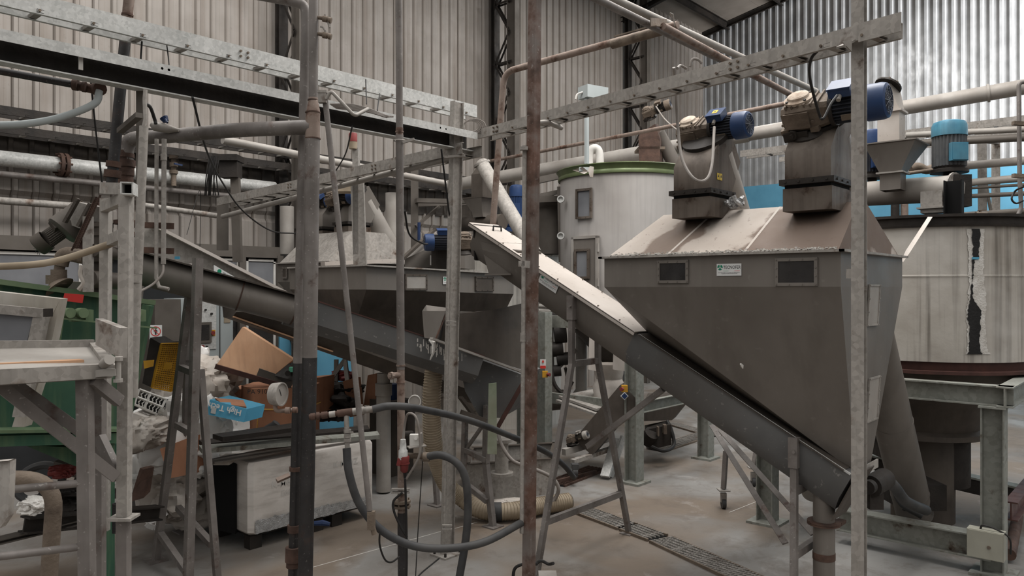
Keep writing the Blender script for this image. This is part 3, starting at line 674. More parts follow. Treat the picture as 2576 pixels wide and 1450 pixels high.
solo('cable_coil', c, M['cablegrey'], 'coil of pale cable at the head of the twin-flanged post', 'cable')
c = MB()
for k in range(9):
    x0 = 520 + k * 3 + random.uniform(-2, 2); c.tube(spline([at(x0 + 8, 392, 9.6), at(x0, 440, 9.6), at(x0 + random.uniform(-6, 6), 492, 9.7)]), .008, 5)
solo('cable_bundle', c, M['cable'], 'ragged bundle of wires hanging at the inner ladder end by the wall', 'cables')
# beacon 
t = thing('signal_beacon', 'red and cream signal beacon on a thin steel bracket', 'beacon', at(888, 400, 8.4))
c = MB(); c.lathe(at(888, 357, 8.4), ZX, [(0, 0), (0, .046), (.085, .046), (.095, .04), (.095, 0)], 20); build('lens', c, M['red'], t, 'red lens')
c = MB(); c.lathe(at(888, 368, 8.4), ZX, [(-.03, 0), (-.03, .042), (.045, .05), (.045, 0)], 20); build('base', c, M['hosebeige'], t, 'cream base')
c = MB(); c.prof(at(895, 640, 8.4), at(893, 372, 8.4), Cprof(.06, .12, .005), camdir(1, 0)); build('bracket_post', c, M['galvd'], t)
# ======================= hoppers, screws, tanks =======================
def text_mb(s, size, org, ex, ey, en, ext=.0008, bold=.0):
    cu = bpy.data.curves.new('t', 'FONT'); cu.body = s; cu.size = size; cu.extrude = 0; cu.offset = bold; cu.resolution_u = 2
    o = bpy.data.objects.new('t', cu); sc.collection.objects.link(o)
    dg = bpy.context.evaluated_depsgraph_get(); me = bpy.data.meshes.new_from_object(o.evaluated_get(dg))
    mb = MB(); ex = V(ex).normalized(); ey = V(ey).normalized(); en = V(en).normalized()
    mb.add([V(org) + ex * v.co.x + ey * v.co.y + en * ext for v in me.vertices], [tuple(p.vertices) for p in me.polygons])
    bpy.data.objects.remove(o); bpy.data.curves.remove(cu); bpy.data.meshes.remove(me); return mb
def window(parent, c, ex, ey, hw, hh, mframe, mpane, name='inspection_window', label=None, fw=.022, depth_=.012, nb=3):
    ex = V(ex).normalized(); ey = V(ey).normalized(); n = ex.cross(ey).normalized(); c = V(c)
    f = MB()
    for s_ in (-1, 1):
        f.box(c + ey * (hh - fw / 2) * s_ + n * depth_ / 2, ex * hw, ey * fw / 2, n * depth_ / 2)
        f.box(c + ex * (hw - fw / 2) * s_ + n * depth_ / 2, ex * fw / 2, ey * (hh - fw), n * depth_ / 2)
    for i in range(nb):
        for s_ in (-1, 1):
            t = -1 + 2 * i / (nb - 1) if nb > 1 else 0
            f.bolt(c + ex * (hw - fw / 2) * t + ey * (hh - fw / 2) * s_ + n * depth_, n, .0055, .005)
    for t in (-.33, .33):
        for s_ in (-1, 1): f.bolt(c + ey * (hh - fw / 2) * t + ex * (hw - fw / 2) * s_ + n * depth_, n, .0055, .005)
    w_ = build(name, f, mframe, parent, label)
    p = MB(); p.box(c + n * .003, ex * (hw - fw), ey * (hh - fw), n * .003); build('pane', p, mpane, w_)
def logo_sticker(parent, c, ex, ey, W, Hh, partial=None):
    ex = V(ex).normalized(); ey = V(ey).normalized(); n = ex.cross(ey).normalized(); c = V(c) + n * .002
    s = MB(); s.box(c, ex * W / 2, ey * Hh / 2, n * .001); st = build('sticker', s, M['sticker'], parent, 'white maker sticker')
    lc = c - ex * W * .36 + ey * Hh * .2; R = Hh * .24; g = MB()
    for k in range(3):
        a0 = math.radians(90 + 120 * k + 14); a1 = math.radians(90 + 120 * (k + 1) - 14); ring = []
        for j in range(7): a = a0 + (a1 - a0) * j / 6; ring.append(lc + ex * R * math.cos(a) + ey * R * math.sin(a) + n * .0015)
        am = (a0 + a1) / 2; ring.append(lc + ex * R * .12 * math.cos(am) + ey * R * .12 * math.sin(am) + n * .0015)
        g.poly(ring, n * .0004)
    build('emblem', g, M['inkgreen'], st)
    t = text_mb('TECNOFER', Hh * .36, c - ex * W * .225 + ey * Hh * .08, ex, ey, n, .0016, Hh * .004)
    k = (W * .70) / (max((v - c).dot(ex) for v in t.v) - min((v - c).dot(ex) for v in t.v)); x0 = min((v - c).dot(ex) for v in t.v)
    t.v = [v + ex * ((v - c).dot(ex) - x0) * (k - 1) for v in t.v]
    build('lettering', t, M['ink'], st)
    b = MB(); b.box(c - ex * W * .12 - ey * Hh * .1 + n * .0015, ex * W * .11, ey * Hh * .012, n * .0003); build('line', b, M['inkgreen'], st)
    b = MB(); b.box(c + ex * W * .33 - ey * Hh * .1 + n * .0015, ex * W * .11, ey * Hh * .012, n * .0003); build('line', b, M['inkred'], st)
    b = MB()
    for r_ in range(2):
        x = -.43 if r_ == 0 else -.3
        while x < (.43 if r_ == 0 else .3):
            l_ = random.uniform(.02, .06); b.box(c + ex * W * (x + l_ / 2) - ey * Hh * (.24 + .09 * r_) + n * .0015, ex * W * l_ / 2, ey * Hh * .016, n * .0003); x += l_ + .015
    build('small_print', b, M['ink'], st)

def hood_mat():
    m = mat('dust_covered_hood', (176, 167, 159), (160, 150, 141), .75, .1, 2.2, dust=.3, dustc=(140, 127, 116), speck=.5, speckc=(86, 74, 66))
    nt = m.node_tree; N = nt.nodes; K = nt.links; b = N['Principled BSDF']; src = b.inputs['Base Color'].links[0].from_socket
    tc = N.new('ShaderNodeTexCoord'); sx = N.new('ShaderNodeSeparateXYZ'); K.new(tc.outputs['Object'], sx.inputs[0])
    no = N.new('ShaderNodeTexNoise'); no.inputs['Scale'].default_value = 3.5; no.inputs['Detail'].default_value = 6; K.new(tc.outputs['Object'], no.inputs['Vector'])
    def M_(op, a, bb):
        n = N.new('ShaderNodeMath'); n.operation = op
        for i, q in enumerate((a, bb)):
            if isinstance(q, (int, float)): n.inputs[i].default_value = q
            else: K.new(q, n.inputs[i])
        return n.outputs[0]
    wv = M_('ADD', sx.outputs['Y'], M_('MULTIPLY', M_('SUBTRACT', no.outputs['Fac'], .5), .45))
    wv = M_('ADD', wv, M_('MULTIPLY', sx.outputs['Z'], .45))
    prev = src
    for c0, hw, col in ((.18, .42, (96, 80, 70)), (1.16, .19, (108, 93, 83))):
        d = M_('ABSOLUTE', M_('SUBTRACT', wv, c0), 0); mr = N.new('ShaderNodeMapRange'); K.new(d, mr.inputs['Value'])
        mr.inputs['From Min'].default_value = hw; mr.inputs['From Max'].default_value = hw - .04; mr.inputs['To Max'].default_value = .9
        mx = N.new('ShaderNodeMix'); mx.data_type = 'RGBA'; K.new(mr.outputs[0], mx.inputs[0]); K.new(prev, mx.inputs[6]); mx.inputs[7].default_value = lin(col); prev = mx.outputs[2]
    K.new(prev, b.inputs['Base Color']); return m
M['hood'] = hood_mat()

def gearmotor(G, e1, n, S, label, mbody, mfins, group=None, capm='gearcap', sticker=False, name='gearmotor'):
    """G: gearbox centre, e1: motor axis, n: output axis pointing up out of the box"""
    G = V(G); e1 = V(e1).normalized(); n = V(n).normalized(); e2 = n.cross(e1).normalized()
    t = thing(name, label, 'motor', G - n * .2 * S, group)
    def P(a, b, c): return G + e1 * a * S + e2 * b * S + n * c * S
    g = MB()
    def ring(a, hb, hc, ch=.03, oc=0): return [P(a, x, y + oc) for x, y in ((-hb + ch, -hc), (hb - ch, -hc), (hb, -hc + ch), (hb, hc - ch), (hb - ch, hc), (-hb + ch, hc), (-hb, hc - ch), (-hb, -hc + ch))]
    g.loft([ring(-.17, .10, .075), ring(-.12, .125, .095), ring(-.02, .13, .10), ring(.06, .12, .10), ring(.12, .10, .095), ring(.17, .085, .085)])
    for k in range(6): g.box(P(-.12 + k * .045, 0, .1), e1 * .006 * S, e2 * .11 * S, n * .012 * S)
    for a in (-.155, .06):
        for b_ in (-.105, .105): g.box(P(a, b_, -.085), e1 * .03 * S, e2 * .025 * S, n * .02 * S); g.bolt(P(a, b_ * 1.2, -.02), e2 * (1 if b_ > 0 else -1), .012 * S, .012 * S)
    g.box(P(-.05, -.13, 0), e1 * .09 * S, e2 * .01 * S, n * .06 * S)
    build('gearbox', g, M['gear'], t)
    c = MB(); c.lathe(P(-.05, 0, .10), n, [(0, .105 * S), (.02 * S, .105 * S), (.028 * S, .08 * S), (.045 * S, .075 * S), (.055 * S, .055 * S), (.055 * S, 0)], 24)
    build('cover_cap', c, M[capm], t, 'dust-caked round cover')
    for k in range(4):
        a = .785 + k * 1.571; c = MB(); c.bolt(P(-.05 + .092 * math.cos(a), .092 * math.sin(a), .118), n, .011 * S, .014 * S); build('bolt', c, M['blackm'], t)
    c = MB(); c.lathe(P(-.03, 0, -.10), -n, [(0, 0), (0, .13 * S), (.03 * S, .15 * S), (.045 * S, .165 * S), (.06 * S, .165 * S), (.06 * S, 0)], 28)
    build('output_flange', c, M['blackm'], t, 'sooty round output flange')
    c = MB(); c.cyl(P(-.10, -.13, -.10), P(-.10, -.16, -.10), .035 * S); c.cyl(P(-.10, -.16, -.10), P(-.10, -.175, -.10), .018 * S, n=6); c.box(P(-.08, -.135, -.12), e1 * .09 * S, e2 * .012 * S, n * .035 * S); build('torque_arm', c, M['blackm'], t)
    c = MB(); c.cyl(P(.17, 0, 0), P(.20, 0, 0), .125 * S); build('adapter_flange', c, M['blackm'], t)
    c = MB(); prs = []
    K_ = 26; ring1 = []
    for end in (.20, .43):
        rg = []
        for k in range(K_ * 2):
            a = math.pi * k / K_; rr = (.115 if k % 2 else .098) * S
            rg.append(P(end, 0, 0) + (e2 * math.cos(a) + n * math.sin(a)) * rr)
            a += math.pi / K_ * .45; rg.append(P(end, 0, 0) + (e2 * math.cos(a) + n * math.sin(a)) * rr)
        ring1.append(rg)
    c.loft(ring1); build('motor_body', c, mfins, t, 'finned dark motor body')
    c = MB(); c.lathe(P(.41, 0, 0), e1, [(0, .118 * S), (.0, .128 * S), (.10 * S, .128 * S), (.13 * S, .12 * S), (.14 * S, .10 * S), (.138 * S, .098 * S), (.132 * S, 0)], 32)
    fc = build('fan_cover', c, mbody, t)
    c = MB()
    for k in range(5): c.lathe(P(.41, 0, 0) + e1 * .135 * S, e1, [(0, (.018 + k * .018) * S), (.006 * S, (.022 + k * .018) * S), (0, (.026 + k * .018) * S)], 28)
    for k in range(12): a = k * .5236; c.bar(P(.41, 0, 0) + e1 * .139 * S, P(.41, 0, 0) + e1 * .139 * S + (e2 * math.cos(a) + n * math.sin(a)) * .1 * S, .004 * S, .004 * S, e1)
    build('grille', c, M['grill'], fc)
    c = MB(); bc = P(.27, -.035, .15); c.box(bc, e1 * .075 * S, e2 * .07 * S, n * .032 * S); c.box(bc + n * .034 * S, e1 * .08 * S, e2 * .075 * S, n * .006 * S); tb_ = build('terminal_box', c, mbody, t)
    c = MB(); c.cyl(P(.27, -.10, .13), P(.27, -.14, .115), .016 * S); build('cable_gland', c, M['pipelight'], t)
    if sticker:
        c = MB(); c.box(bc + n * .041 * S, e1 * .026 * S, e2 * .03 * S, n * .001); build('warning_sticker', c, M['warn'], tb_, 'cream and yellow warning sticker')
        c = MB(); q = bc + n * .043 * S; c.poly([q - e1 * .012 * S - e2 * .012 * S, q + e1 * .012 * S - e2 * .012 * S, q + e2 * .012 * S], n * .0005); build('warning_triangle', c, M['ink'], tb_)
        c = MB(); c.lathe(P(.445, 0, 0), e1, [(0, .1285 * S), (.001, .1292 * S), (.035 * S, .1292 * S), (.036 * S, .1285 * S)], 10, math.radians(225), math.radians(262), n); build('label_strip', c, M['sticker'], fc, 'white label strip')
    c = MB(); c.box(P(.30, -.117, -.03), e1 * .045 * S, e2 * .003, n * .022 * S); build('nameplate', c, M['gear'], t)
    return t

def hopper(N_, l1, w1, zt, zb, slot, hood, label, group=None, hoodm='hood', hl=True):
    """N_: near corner (u,v); l along +V, w along +U; slot: (w0,w1,l0,z0,l1,z1); hood: (w0,w1,l0,l1,z)"""
    u0, v0 = N_
    def P(l, w_, z): return V((u0 + w_, v0 + l, z))
    t = thing('hopper', label, 'hopper', P(l1 / 2, w1 / 2, slot[3] - .0), group)
    b = MB(); tk = .004
    b.hexa([P(0, 0, zb), P(0, w1, zb), P(l1, w1, zb), P(l1, 0, zb), P(0, 0, zt), P(0, w1, zt), P(l1, w1, zt), P(l1, 0, zt)]); build('upper_band', b, M['steel'], t)
    w0s, w1s, la, za, lb, zb_ = slot
    b = MB(); TL, TR, BR_, BL = P(l1, 0, zb), P(0, 0, zb), P(la, w0s, za), P(lb, w0s, zb_)
    TLb, TRb, BRb, BLb = P(l1, w1, zb), P(0, w1, zb), P(la, w1s, za), P(lb, w1s, zb_)
    b.add([TL, TR, BR_, BL, TLb, TRb, BRb, BLb], [(0, 2, 1), (0, 3, 2), (4, 5, 6), (4, 6, 7), (1, 2, 6), (1, 6, 5), (0, 7, 3), (0, 4, 7), (2, 3, 7, 6), (0, 1, 5, 4)])
    build('lower_body', b, M['steel'], t)
    b = MB(); o = .035
    for a_, c_ in ((P(-o, -o / 2, zt), P(l1 + o, -o / 2, zt)), (P(-o, w1 + o / 2, zt), P(l1 + o, w1 + o / 2, zt)), (P(-o / 2, -o, zt), P(-o / 2, w1 + o, zt)), (P(l1 + o / 2, -o, zt), P(l1 + o / 2, w1 + o, zt))):
        b.bar(a_, c_, o, .016)
    build('rim', b, M['galvd'], t)
    h0, h1, ha, hb, hz = hood
    b = MB(); zc = zt + .008
    b.hexa([P(.02, .02, zc), P(.02, w1 - .02, zc), P(l1 - .02, w1 - .02, zc), P(l1 - .02, .02, zc), P(ha, h0, hz), P(ha, h1, hz), P(hb, h1, hz), P(hb, h0, hz)]); build('hood', b, M[hoodm], t)
    if hl:
        b = MB()
        for f in (.36, .7):
            a_ = L(P(.02, .02, zc), P(l1 - .02, .02, zc), f); c_ = L(P(ha, h0, hz), P(hb, h0, hz), f); b.bar(a_, c_, .003, .02, V((0, 1, 0)))
        build('seam', b, M['dusty'], t)
    return t, P
def chute(u0, v0, zb, S, label, group=None, tube_len=4.0, dirt='soot', wd=.32, drop=None):
    """square duct standing on a hood, with the drive plate and the inclined screw tube behind; u0,v0: front, near corner"""
    t = thing('screw_chute', label, 'chute', V((u0, v0, zb)), group)
    def P(u, v, z): return V((u0 + u * S, v0 + v * S, zb + z * S))
    c = MB(); c.hexa([P(-.01, -.01, -.06), P(.39, -.01, -.06), P(.39, wd + .01, -.06), P(-.01, wd + .01, -.06), P(-.01, -.01, .10), P(.39, -.01, .10), P(.39, wd + .01, .10), P(-.01, wd + .01, .10)]); build('collar', c, M['soot'], t)
    c = MB(); c.hexa([P(-.03, -.03, .125), P(.41, -.03, .125), P(.41, wd + .03, .125), P(-.03, wd + .03, .125), P(-.03, -.03, .165), P(.41, -.03, .165), P(.41, wd + .03, .165), P(-.03, wd + .03, .165)])
    for k in range(4): c.bolt(P(-.03, .02 + k * .095, .145), (-1, 0, 0), .009, .008); c.bolt(P(.03 + k * .11, -.03, .145), (0, -1, 0), .009, .008)
    build('flange', c, M['blackm'], t)
    c = MB(); c.hexa([P(0, 0, .10), P(.38, 0, .10), P(.38, wd, .10), P(0, wd, .10), P(0, 0, .125), P(.38, 0, .125), P(.38, wd, .125), P(0, wd, .125)]); build('gasket', c, M['hole'], t)
    prf = [(0, .165), (0, .36), (.10, .49), (.36, .70), (.56, .44), (.40, .165)]
    c = MB(); c.poly([P(x, 0, z) for x, z in prf], V((0, wd * S, 0))); build('duct', c, M[dirt], t)
    n = V((-.59, 0, .807)); e2 = V((.807, 0, .59)); cen = P(.235, wd / 2, .60)
    c = MB(); c.cyl(cen - n * .02, cen + n * .02 * S, .19 * S, n=28); build('drive_plate', c, M['blackm'], t)
    cen2 = P(.37, wd / 2, .49)
    c = MB(); c.cyl(cen2, cen2 - n * tube_len, .165 * S, n=32); build('screw_tube', c, M['pipelight'] if drop is None else M['steel'], t, 'long inclined round screw tube')
    c = MB()
    for f in (.42, .7, .93):
        q = cen2 - n * tube_len * f; c.cyl(q - n * .012, q + n * .012, .168 * S, n=32)
    build('tube_joint', c, M['steel'], t)
    return t, V((u0 + .13 * S, v0 + wd * S * .55, zb + .66 * S)), n

# ---- the stickered hopper ----
hp, HP = hopper((5.06, 1.676), 1.82, 1.39, 2.64, 2.408, (.52, .86, .075, 1.115, 1.755, 2.04), (.59, .77, .075, 1.63, 3.01), 'large grey steel hopper with soot-stained hood and a white maker sticker')
for (x0, y0, x1, y1) in ((1655, 655, 1733, 713), (1951, 649, 2058, 720)):
    a, b = onu(x0, (y0 + y1) / 2, 5.06), onu(x1, (y0 + y1) / 2, 5.06); h_ = depth((a + b) / 2) * (y1 - y0) / 1932 / 2
    window(hp, (a + b) / 2 - UX * .002, (0, -1, 0), ZX, abs(a.y - b.y) / 2, h_, M['steel'], M['window_dark'], nb=4)
a = onu(1834, 679, 5.058); logo_sticker(hp, a, (0, -1, 0), ZX, abs(onu(1803, 679, 5.06).y - onu(1865, 679, 5.06).y), .085)
for (x0, y0, x1, y1) in ((2182, 716, 2209, 820), (2181, 948, 2208, 1060)):
    zc = onv(2195, (y0 + y1) / 2, 1.72).z; vv = 1.676 + .078 * (2.408 - zc) / 1.293 - .003
    a, b = onv(x0, (y0 + y1) / 2, vv), onv(x1, (y0 + y1) / 2, vv); h_ = depth((a + b) / 2) * (y1 - y0) / 1932 / 2
    window(hp, (a + b) / 2, UX, V((0, -.06, 1)), abs(a.x - b.x) / 2, h_, M['galvd'], M['pipelight'], nb=2, label='narrow side inspection window', fw=.012)
c = MB(); c.box(onu(2136, 689, 5.05), UX * .01, VX * .015, ZX * .03); build('hinge', c, M['galvd'], hp)
c = MB(); q = HP(.07, .70, 1.115); c.bar(q + V((-.22, -.02, .0)), q + V((.24, -.02, .0)), .06, .012, VX); build('slot_flange', c, M['pipelight'], hp)
g1 = 'screw chutes standing on the stained hood'
ch2, G2_, n_ = chute(5.36, 1.84, 3.0, 1., 'sooty square chute on the hood nearer the channel post', g1, 4.05, drop=1)
ch1, G1_, n_ = chute(5.34, 2.73, 3.0, .95, 'sooty square chute on the hood nearer the green-rimmed tank', g1, 3.9)
c = MB()
for k in range(2):
    q = ch1.location + V((.14 + .045 * k, -.002, .26)); c.box(q, UX * .019, VX * .001, ZX * .026)
build('warning_sticker', c, M['warn'], ch1, 'pair of yellow warning stickers')
c = MB()
for k in range(2):
    q = ch1.location + V((.14 + .045 * k, -.004, .255)); c.poly([q - UX * .012, q + UX * .012, q + ZX * .022], VX * .0005)
build('warning_triangle', c, M['ink'], ch1)
gearmotor(at(2035, 282, 5.42), (0, -1, 0), n_, .96, 'blue motor with cream-capped gearbox, partly behind the channel post', M['mblue'], M['mnavy'], 'blue gearmotors above the stained hood')
gearmotor(at(1752, 332, 6.2), (0, -1, 0), n_, .82, 'blue motor with cream-capped gearbox and white label strip, beside the green-rimmed tank', M['mblue'], M['mnavy'], 'blue gearmotors above the stained hood', sticker=True)
c = MB(); random.seed(3)
for k in range(26):
    q = at(1845 + random.gauss(0, 12), 517 + random.gauss(0, 4) - random.random() * 8, 5.95); r_ = random.uniform(.012, .035); c.tube([q, q + V((random.uniform(-.03, .03), random.uniform(-.03, .03), random.uniform(-.01, .03)))], [r_, r_ * .5], 5)
solo('foil_wrap', c, M['foil'], 'crumpled silver foil and ash stuck beside the sooty chute', 'foil')
c = MB(); c.tube(spline([at(1845, 492, 5.9), at(1850, 505, 5.9), at(1858, 512, 5.9), at(1866, 520, 5.95)]), [.018] * 19, 6); solo('foil_twist', c, M['foil'], 'twist of silver foil hanging from the sooty flange', 'foil')
c = MB()
for k in range(500):
    l_ = random.uniform(.03, 1.78); wv = abs(random.gauss(0, .018)); q = HP(l_, .015 + wv, 2.652 + wv * .5); s_ = random.uniform(.002, .006)
    c.box(q, UX * s_, VX * s_ * 1.4, ZX * s_ * .6)
solo('chippings', c, M['lime'], 'pale plastic flakes scattered along the hopper rim', 'flakes', kind='stuff', smooth=False)
c = MB(); c.tube([at(1863, 916, 5.35), at(1867, 921, 5.36), at(1869, 928, 5.36)], [.006, .012, .003], 5)
build('chip_mark', c, M['white'], hp)

# ---- main inclined screw ----
SL = .5275
def SP(v, dz=0, du=0): return V((5.625 + du, v, 1.124 + (v - 1.737) * SL + dz))
t = thing('inclined_screw', 'long inclined screw conveyor with dusty lid feeding up from the stickered hopper', 'conveyor', SP(3.4, -.3))
pr = [(-.175, 0), (-.175, -.19), (-.085, -.31), (.085, -.31), (.175, -.19), (.175, 0)]
c = MB(); c.prof(SP(1.73), SP(3.46), pr); build('lower_trough', c, M['steelb'], t)
c = MB(); pr2 = [(p[0] * .97, p[1]) for p in pr]; c.prof(SP(3.46), SP(5.30), pr2); build('upper_trough', c, M['steel'], t)
c = MB(); c.prof(SP(1.78, .006), SP(3.42, .006), [(-.2, -.003), (.05, -.003), (.05, .003), (-.2, .003)]); build('side_cover', c, M['steeld'], t)
c = MB(); c.bar(SP(1.74, .004, -.178), SP(3.42, .004, -.178), .008, .014); build('edge_lip', c, M['galv'], t, 'bright worn top edge')  # pale bar added as the highlight along the trough edge
c = MB()
for (v0, v1) in ((3.44, 4.95), (4.955, 5.36)):
    c.prof(SP(v0, .012), SP(v1, .012), [(-.21, -.005), (.21, -.005), (.21, .005), (-.21, .005)]); c.prof(SP(v0, .012), SP(v1, .012), [(-.21, -.03), (-.206, -.03), (-.206, .0), (-.21, .0)])
build('lid', c, M['dusty'], t, 'pale dust-covered lid')
c = MB()
for k in range(8):
    for du in (-.19, .19): c.bolt(SP(3.6 + k * .22, .022, du), ZX, .008, .008)
build('lid_bolt', c, M['gear'], t)
c = MB(); q = SP(5.2, .02, .03); c.tube([q + V((-.06, 0, 0)), q + V((-.055, .0, .045)), q + V((.055, 0, .045)), q + V((.06, 0, 0))], .009, 8); build('handle', c, M['cable'], t)
c = MB(); d = (SP(2) - SP(1)).normalized(); c.poly([SP(1.70, .03, -.19), SP(1.70, .03, .19), SP(1.88, -.42, .15), SP(1.88, -.42, -.15)], -d * .008); build('end_plate', c, M['steeld'], t)
q = SP(5.02, -.2); c = MB(); c.hexa([V((5.47, 4.86, 2.53)), V((5.79, 4.86, 2.53)), V((5.79, 5.14, 2.53)), V((5.47, 5.14, 2.53)), V((5.45, 4.74, 2.75)), V((5.8, 4.74, 2.75)), V((5.8, 5.24, 2.86)), V((5.45, 5.24, 2.86))]); c.box(V((5.63, 5.0, 2.53)), UX * .19, VX * .17, ZX * .008); build('discharge_spout', c, M['steel'], t)
c = MB(); c.poly([SP(5.30, .02, -.2), SP(5.30, .02, .2), SP(5.36, -.36, .12), SP(5.36, -.36, -.12)], d * .02); build('head_plate', c, M['blackm'], t)
a = onu(1381, 710, 5.448); dd = (SP(4) - SP(5)).normalized(); logo_sticker(t, a, dd, dd.cross(UX).normalized() * -1 if dd.cross(UX).z < 0 else dd.cross(UX), .235, .11)
# outlet pipe under the low end
o0 = SP(1.98, -.3); t = thing('outlet_pipe', 'upright round outlet pipe with rusty flange under the screw conveyor', 'pipe', V((o0.x, o0.y, 0)))
c = MB(); c.cyl(o0 + ZX * .06, V((o0.x, o0.y, 0)), .075, n=24); build('tube', c, M['steel'], t)
c = MB(); q = V((o0.x, o0.y, .70)); c.cyl(q, q + ZX * .012, .115, n=24); c.cyl(q + ZX * .014, q + ZX * .026, .115, n=24); c.box(q + V((.09, -.08, .01)), UX * .05, VX * .03, ZX * .012); build('slide_flange', c, M['rust'], t, 'rusty slide gate flange')
c = MB(); c.lathe(V((o0.x, o0.y, .45)), ZX, [(0, .0755), (0, .078), (.05, .078), (.05, .0755)], 24); build('band', c, M['rust'], t)

def trestle(label, v_, uc, zt, feet, du=.2, tube=.045, zbars=((1.73, 1), (.42, 1)), m='pipe', vtop=None, group='trestles under the screw conveyors', clampz=.2):
    """A-frame straddling a conveyor that runs along V; feet: two (u,v)"""
    vtop = v_ if vtop is None else vtop
    t = thing('trestle', label, 'support stand', V((uc, v_, 0)), group); zk = zbars[0][0]
    for k, s_ in enumerate((-1, 1)):
        kn = V((uc + s_ * du, vtop, zk)); ft = V((feet[k][0], feet[k][1], 0))
        c = MB(); c.bar(ft + ZX * .008, kn, tube, tube, VX); c.bar(kn - ZX * .02, V((kn.x, kn.y, zt)), tube, tube, VX); build('leg', c, M[m], t)
        c = MB(); c.bar(V((kn.x, kn.y, zt - clampz)), V((kn.x, kn.y, zt + .015)), tube + .02, tube + .02, VX); c.bolt(V((kn.x - .035 * (1), kn.y - .01, zt - clampz * .4)), (-1, -.3, 0), .012, .025); build('clamp_sleeve', c, M[m], t)
        c = MB(); c.box(ft + ZX * .005, UX * .075, VX * .06, ZX * .005); build('foot_plate', c, M[m], t)
        for z_, _ in zbars: pass
    for z_, _ in zbars:
        f = (z_) / zk if z_ < zk else 1
        p = L(V((feet[0][0], feet[0][1], 0)), V((uc - du, vtop, zk)), f); q = L(V((feet[1][0], feet[1][1], 0)), V((uc + du, vtop, zk)), f)
        c = MB(); c.bar(p, q, tube * .95, tube * 1.2); build('crossbar', c, M[m], t)
    return t
trestle('tall A-shaped trestle holding the middle of the dusty-lidded screw conveyor', 4.1, 5.63, 2.32, ((4.93, 4.09), (6.38, 4.12)))
t = trestle('short trestle holding the low end of the screw conveyor', 2.12, 5.63, 1.32, ((5.27, 2.06), (5.99, 2.06)), zbars=((.95, 1), (.52, 1)))
for k, (a, b, r_) in enumerate(((( 1790, 1070, 7.2), (1976, 1368, 5.6), .02), ((1810, 1080, 7.2), (2046, 1345, 5.75), .02), ((1478, 1124, 6.9), (1668, 980, 6.4), .022))):
    c = MB(); c.bar(at(*a), at(*b), .012 if k < 2 else .045, .045, VX)
    solo('brace', c, M['pipe'], ['flat diagonal brace bolted to the short trestle, lower of two', 'flat diagonal brace behind it reaching the short trestle crossbar', 'square diagonal brace crossing the tall trestle legs'][k], 'brace', 'braces of the conveyor stands')

# ---- white tank with olive rim ----
TC = V((10.15, 6.64, 0)); TR = 1.0
def oncyl(px, py, c, R):
    r, q = _rq(px, py); d = V((r * CA + SA, -r * SA + CA, 0)); b = -2 * (d.x * c.x + d.y * c.y); a = d.dot(d); cc = c.x ** 2 + c.y ** 2 - R * R
    s_ = (-b - math.sqrt(max(0, b * b - 4 * a * cc))) / (2 * a); return V((d.x * s_, d.y * s_, EYE + q * s_))
t = thing('storage_tank', 'tall pale steel tank with olive green rim and small hatches', 'tank', V((TC.x, TC.y, .6)))
c = MB(); c.lathe(TC, ZX, [(1.98, TR), (4.12, TR), (4.12, 0)], 72); build('shell', c, M['tankw'], t)
c = MB(); c.lathe(TC, ZX, [(4.06, TR), (4.06, TR + .03), (4.09, TR + .035), (4.12, TR + .02), (4.18, TR + .04), (4.2, TR + .06), (4.21, TR + .05), (4.21, TR - .02), (4.12, TR - .02)], 72); build('rim', c, M['rim'], t, 'olive green rim')
c = MB(); c.lathe(TC, ZX, [(1.98, TR), (1.94, TR + .03), (1.96, TR), (1.24, .34), (1.2, .42), (1.17, .42), (1.17, 0)], 48); build('cone', c, M['steeld'], t)
def tang(p, c): n = V((p.x - c.x, p.y - c.y, 0)).normalized(); return ZX.cross(n).normalized(), n
for (x0, y0, x1, y1, lb) in ((1453, 475, 1490, 551, 'rusty framed hatch'), (1452, 627, 1486, 702, 'rusty framed hatch')):
    p = oncyl((x0 + x1) / 2, (y0 + y1) / 2, TC, TR); ex, n = tang(p, TC); hw = (x1 - x0) / 1932 * depth(p) / 2 / max(.5, abs(ex.dot(camdir(1, 0)))); off = .035 if y0 > 600 else .012
    window(t, p + n * off, ex, ZX, hw, (y1 - y0) / 1932 * depth(p) / 2, M['soot'], M['glassd'], 'hatch', lb, .035, .03, 4)
p = oncyl(1474, 668, TC, TR); ex, n = tang(p, TC)
c = MB(); c.box(p, ex * .21, ZX * .39, n * .03); build('door', c, M['steel'], t)
c = MB()
for s_ in (-1, 1): c.box(p + ex * .22 * s_ + n * .02, ex * .02, ZX * .42, n * .025); c.box(p + ZX * .41 * s_ + n * .02, ex * .24, ZX * .02, n * .025)
for zz in (-.25, .25): c.cyl(p + ex * .25 + n * .04 + ZX * (zz - .06), p + ex * .25 + n * .04 + ZX * (zz + .06), .018)
build('door_frame', c, M['pipelight'], t)
for y_ in (502, 594):
    p = at(1412, y_, 11.6); c = MB(); c.lathe(p, camdir(-.3, -1), [(0, 0), (0, .055), (.05, .055), (.05, .04), (.02, .035), (.02, 0)], 20); build('limit_switch', c, M['galv'], t)
c = MB(); p = at(1476, 412, 11.0); c.bar(p, at(1476, 236, 11.0), .06, .04); c.box(at(1474, 434, 11.0) + ZX * .04, camdir(.1, 0), camdir(0, .04), ZX * .03); solo('mast', c, M['panelgrey'], 'slim pale mast rising from the olive tank rim', 'mast')
t = thing('junction_box', 'small white junction box on top of the slim pale mast', 'box', at(1490, 240, 11.1))
c = MB(); c.box(at(1492, 236, 11.1), camdir(.16, .1), camdir(-.06, .1), ZX * .09); build('body', c, M['panelgrey'], t)
c = MB(); c.tube(spline([at(1466, 232, 11), at(1452, 238, 11), at(1448, 250, 11)]), .015, 6); build('cable_tail', c, M['white'], t)
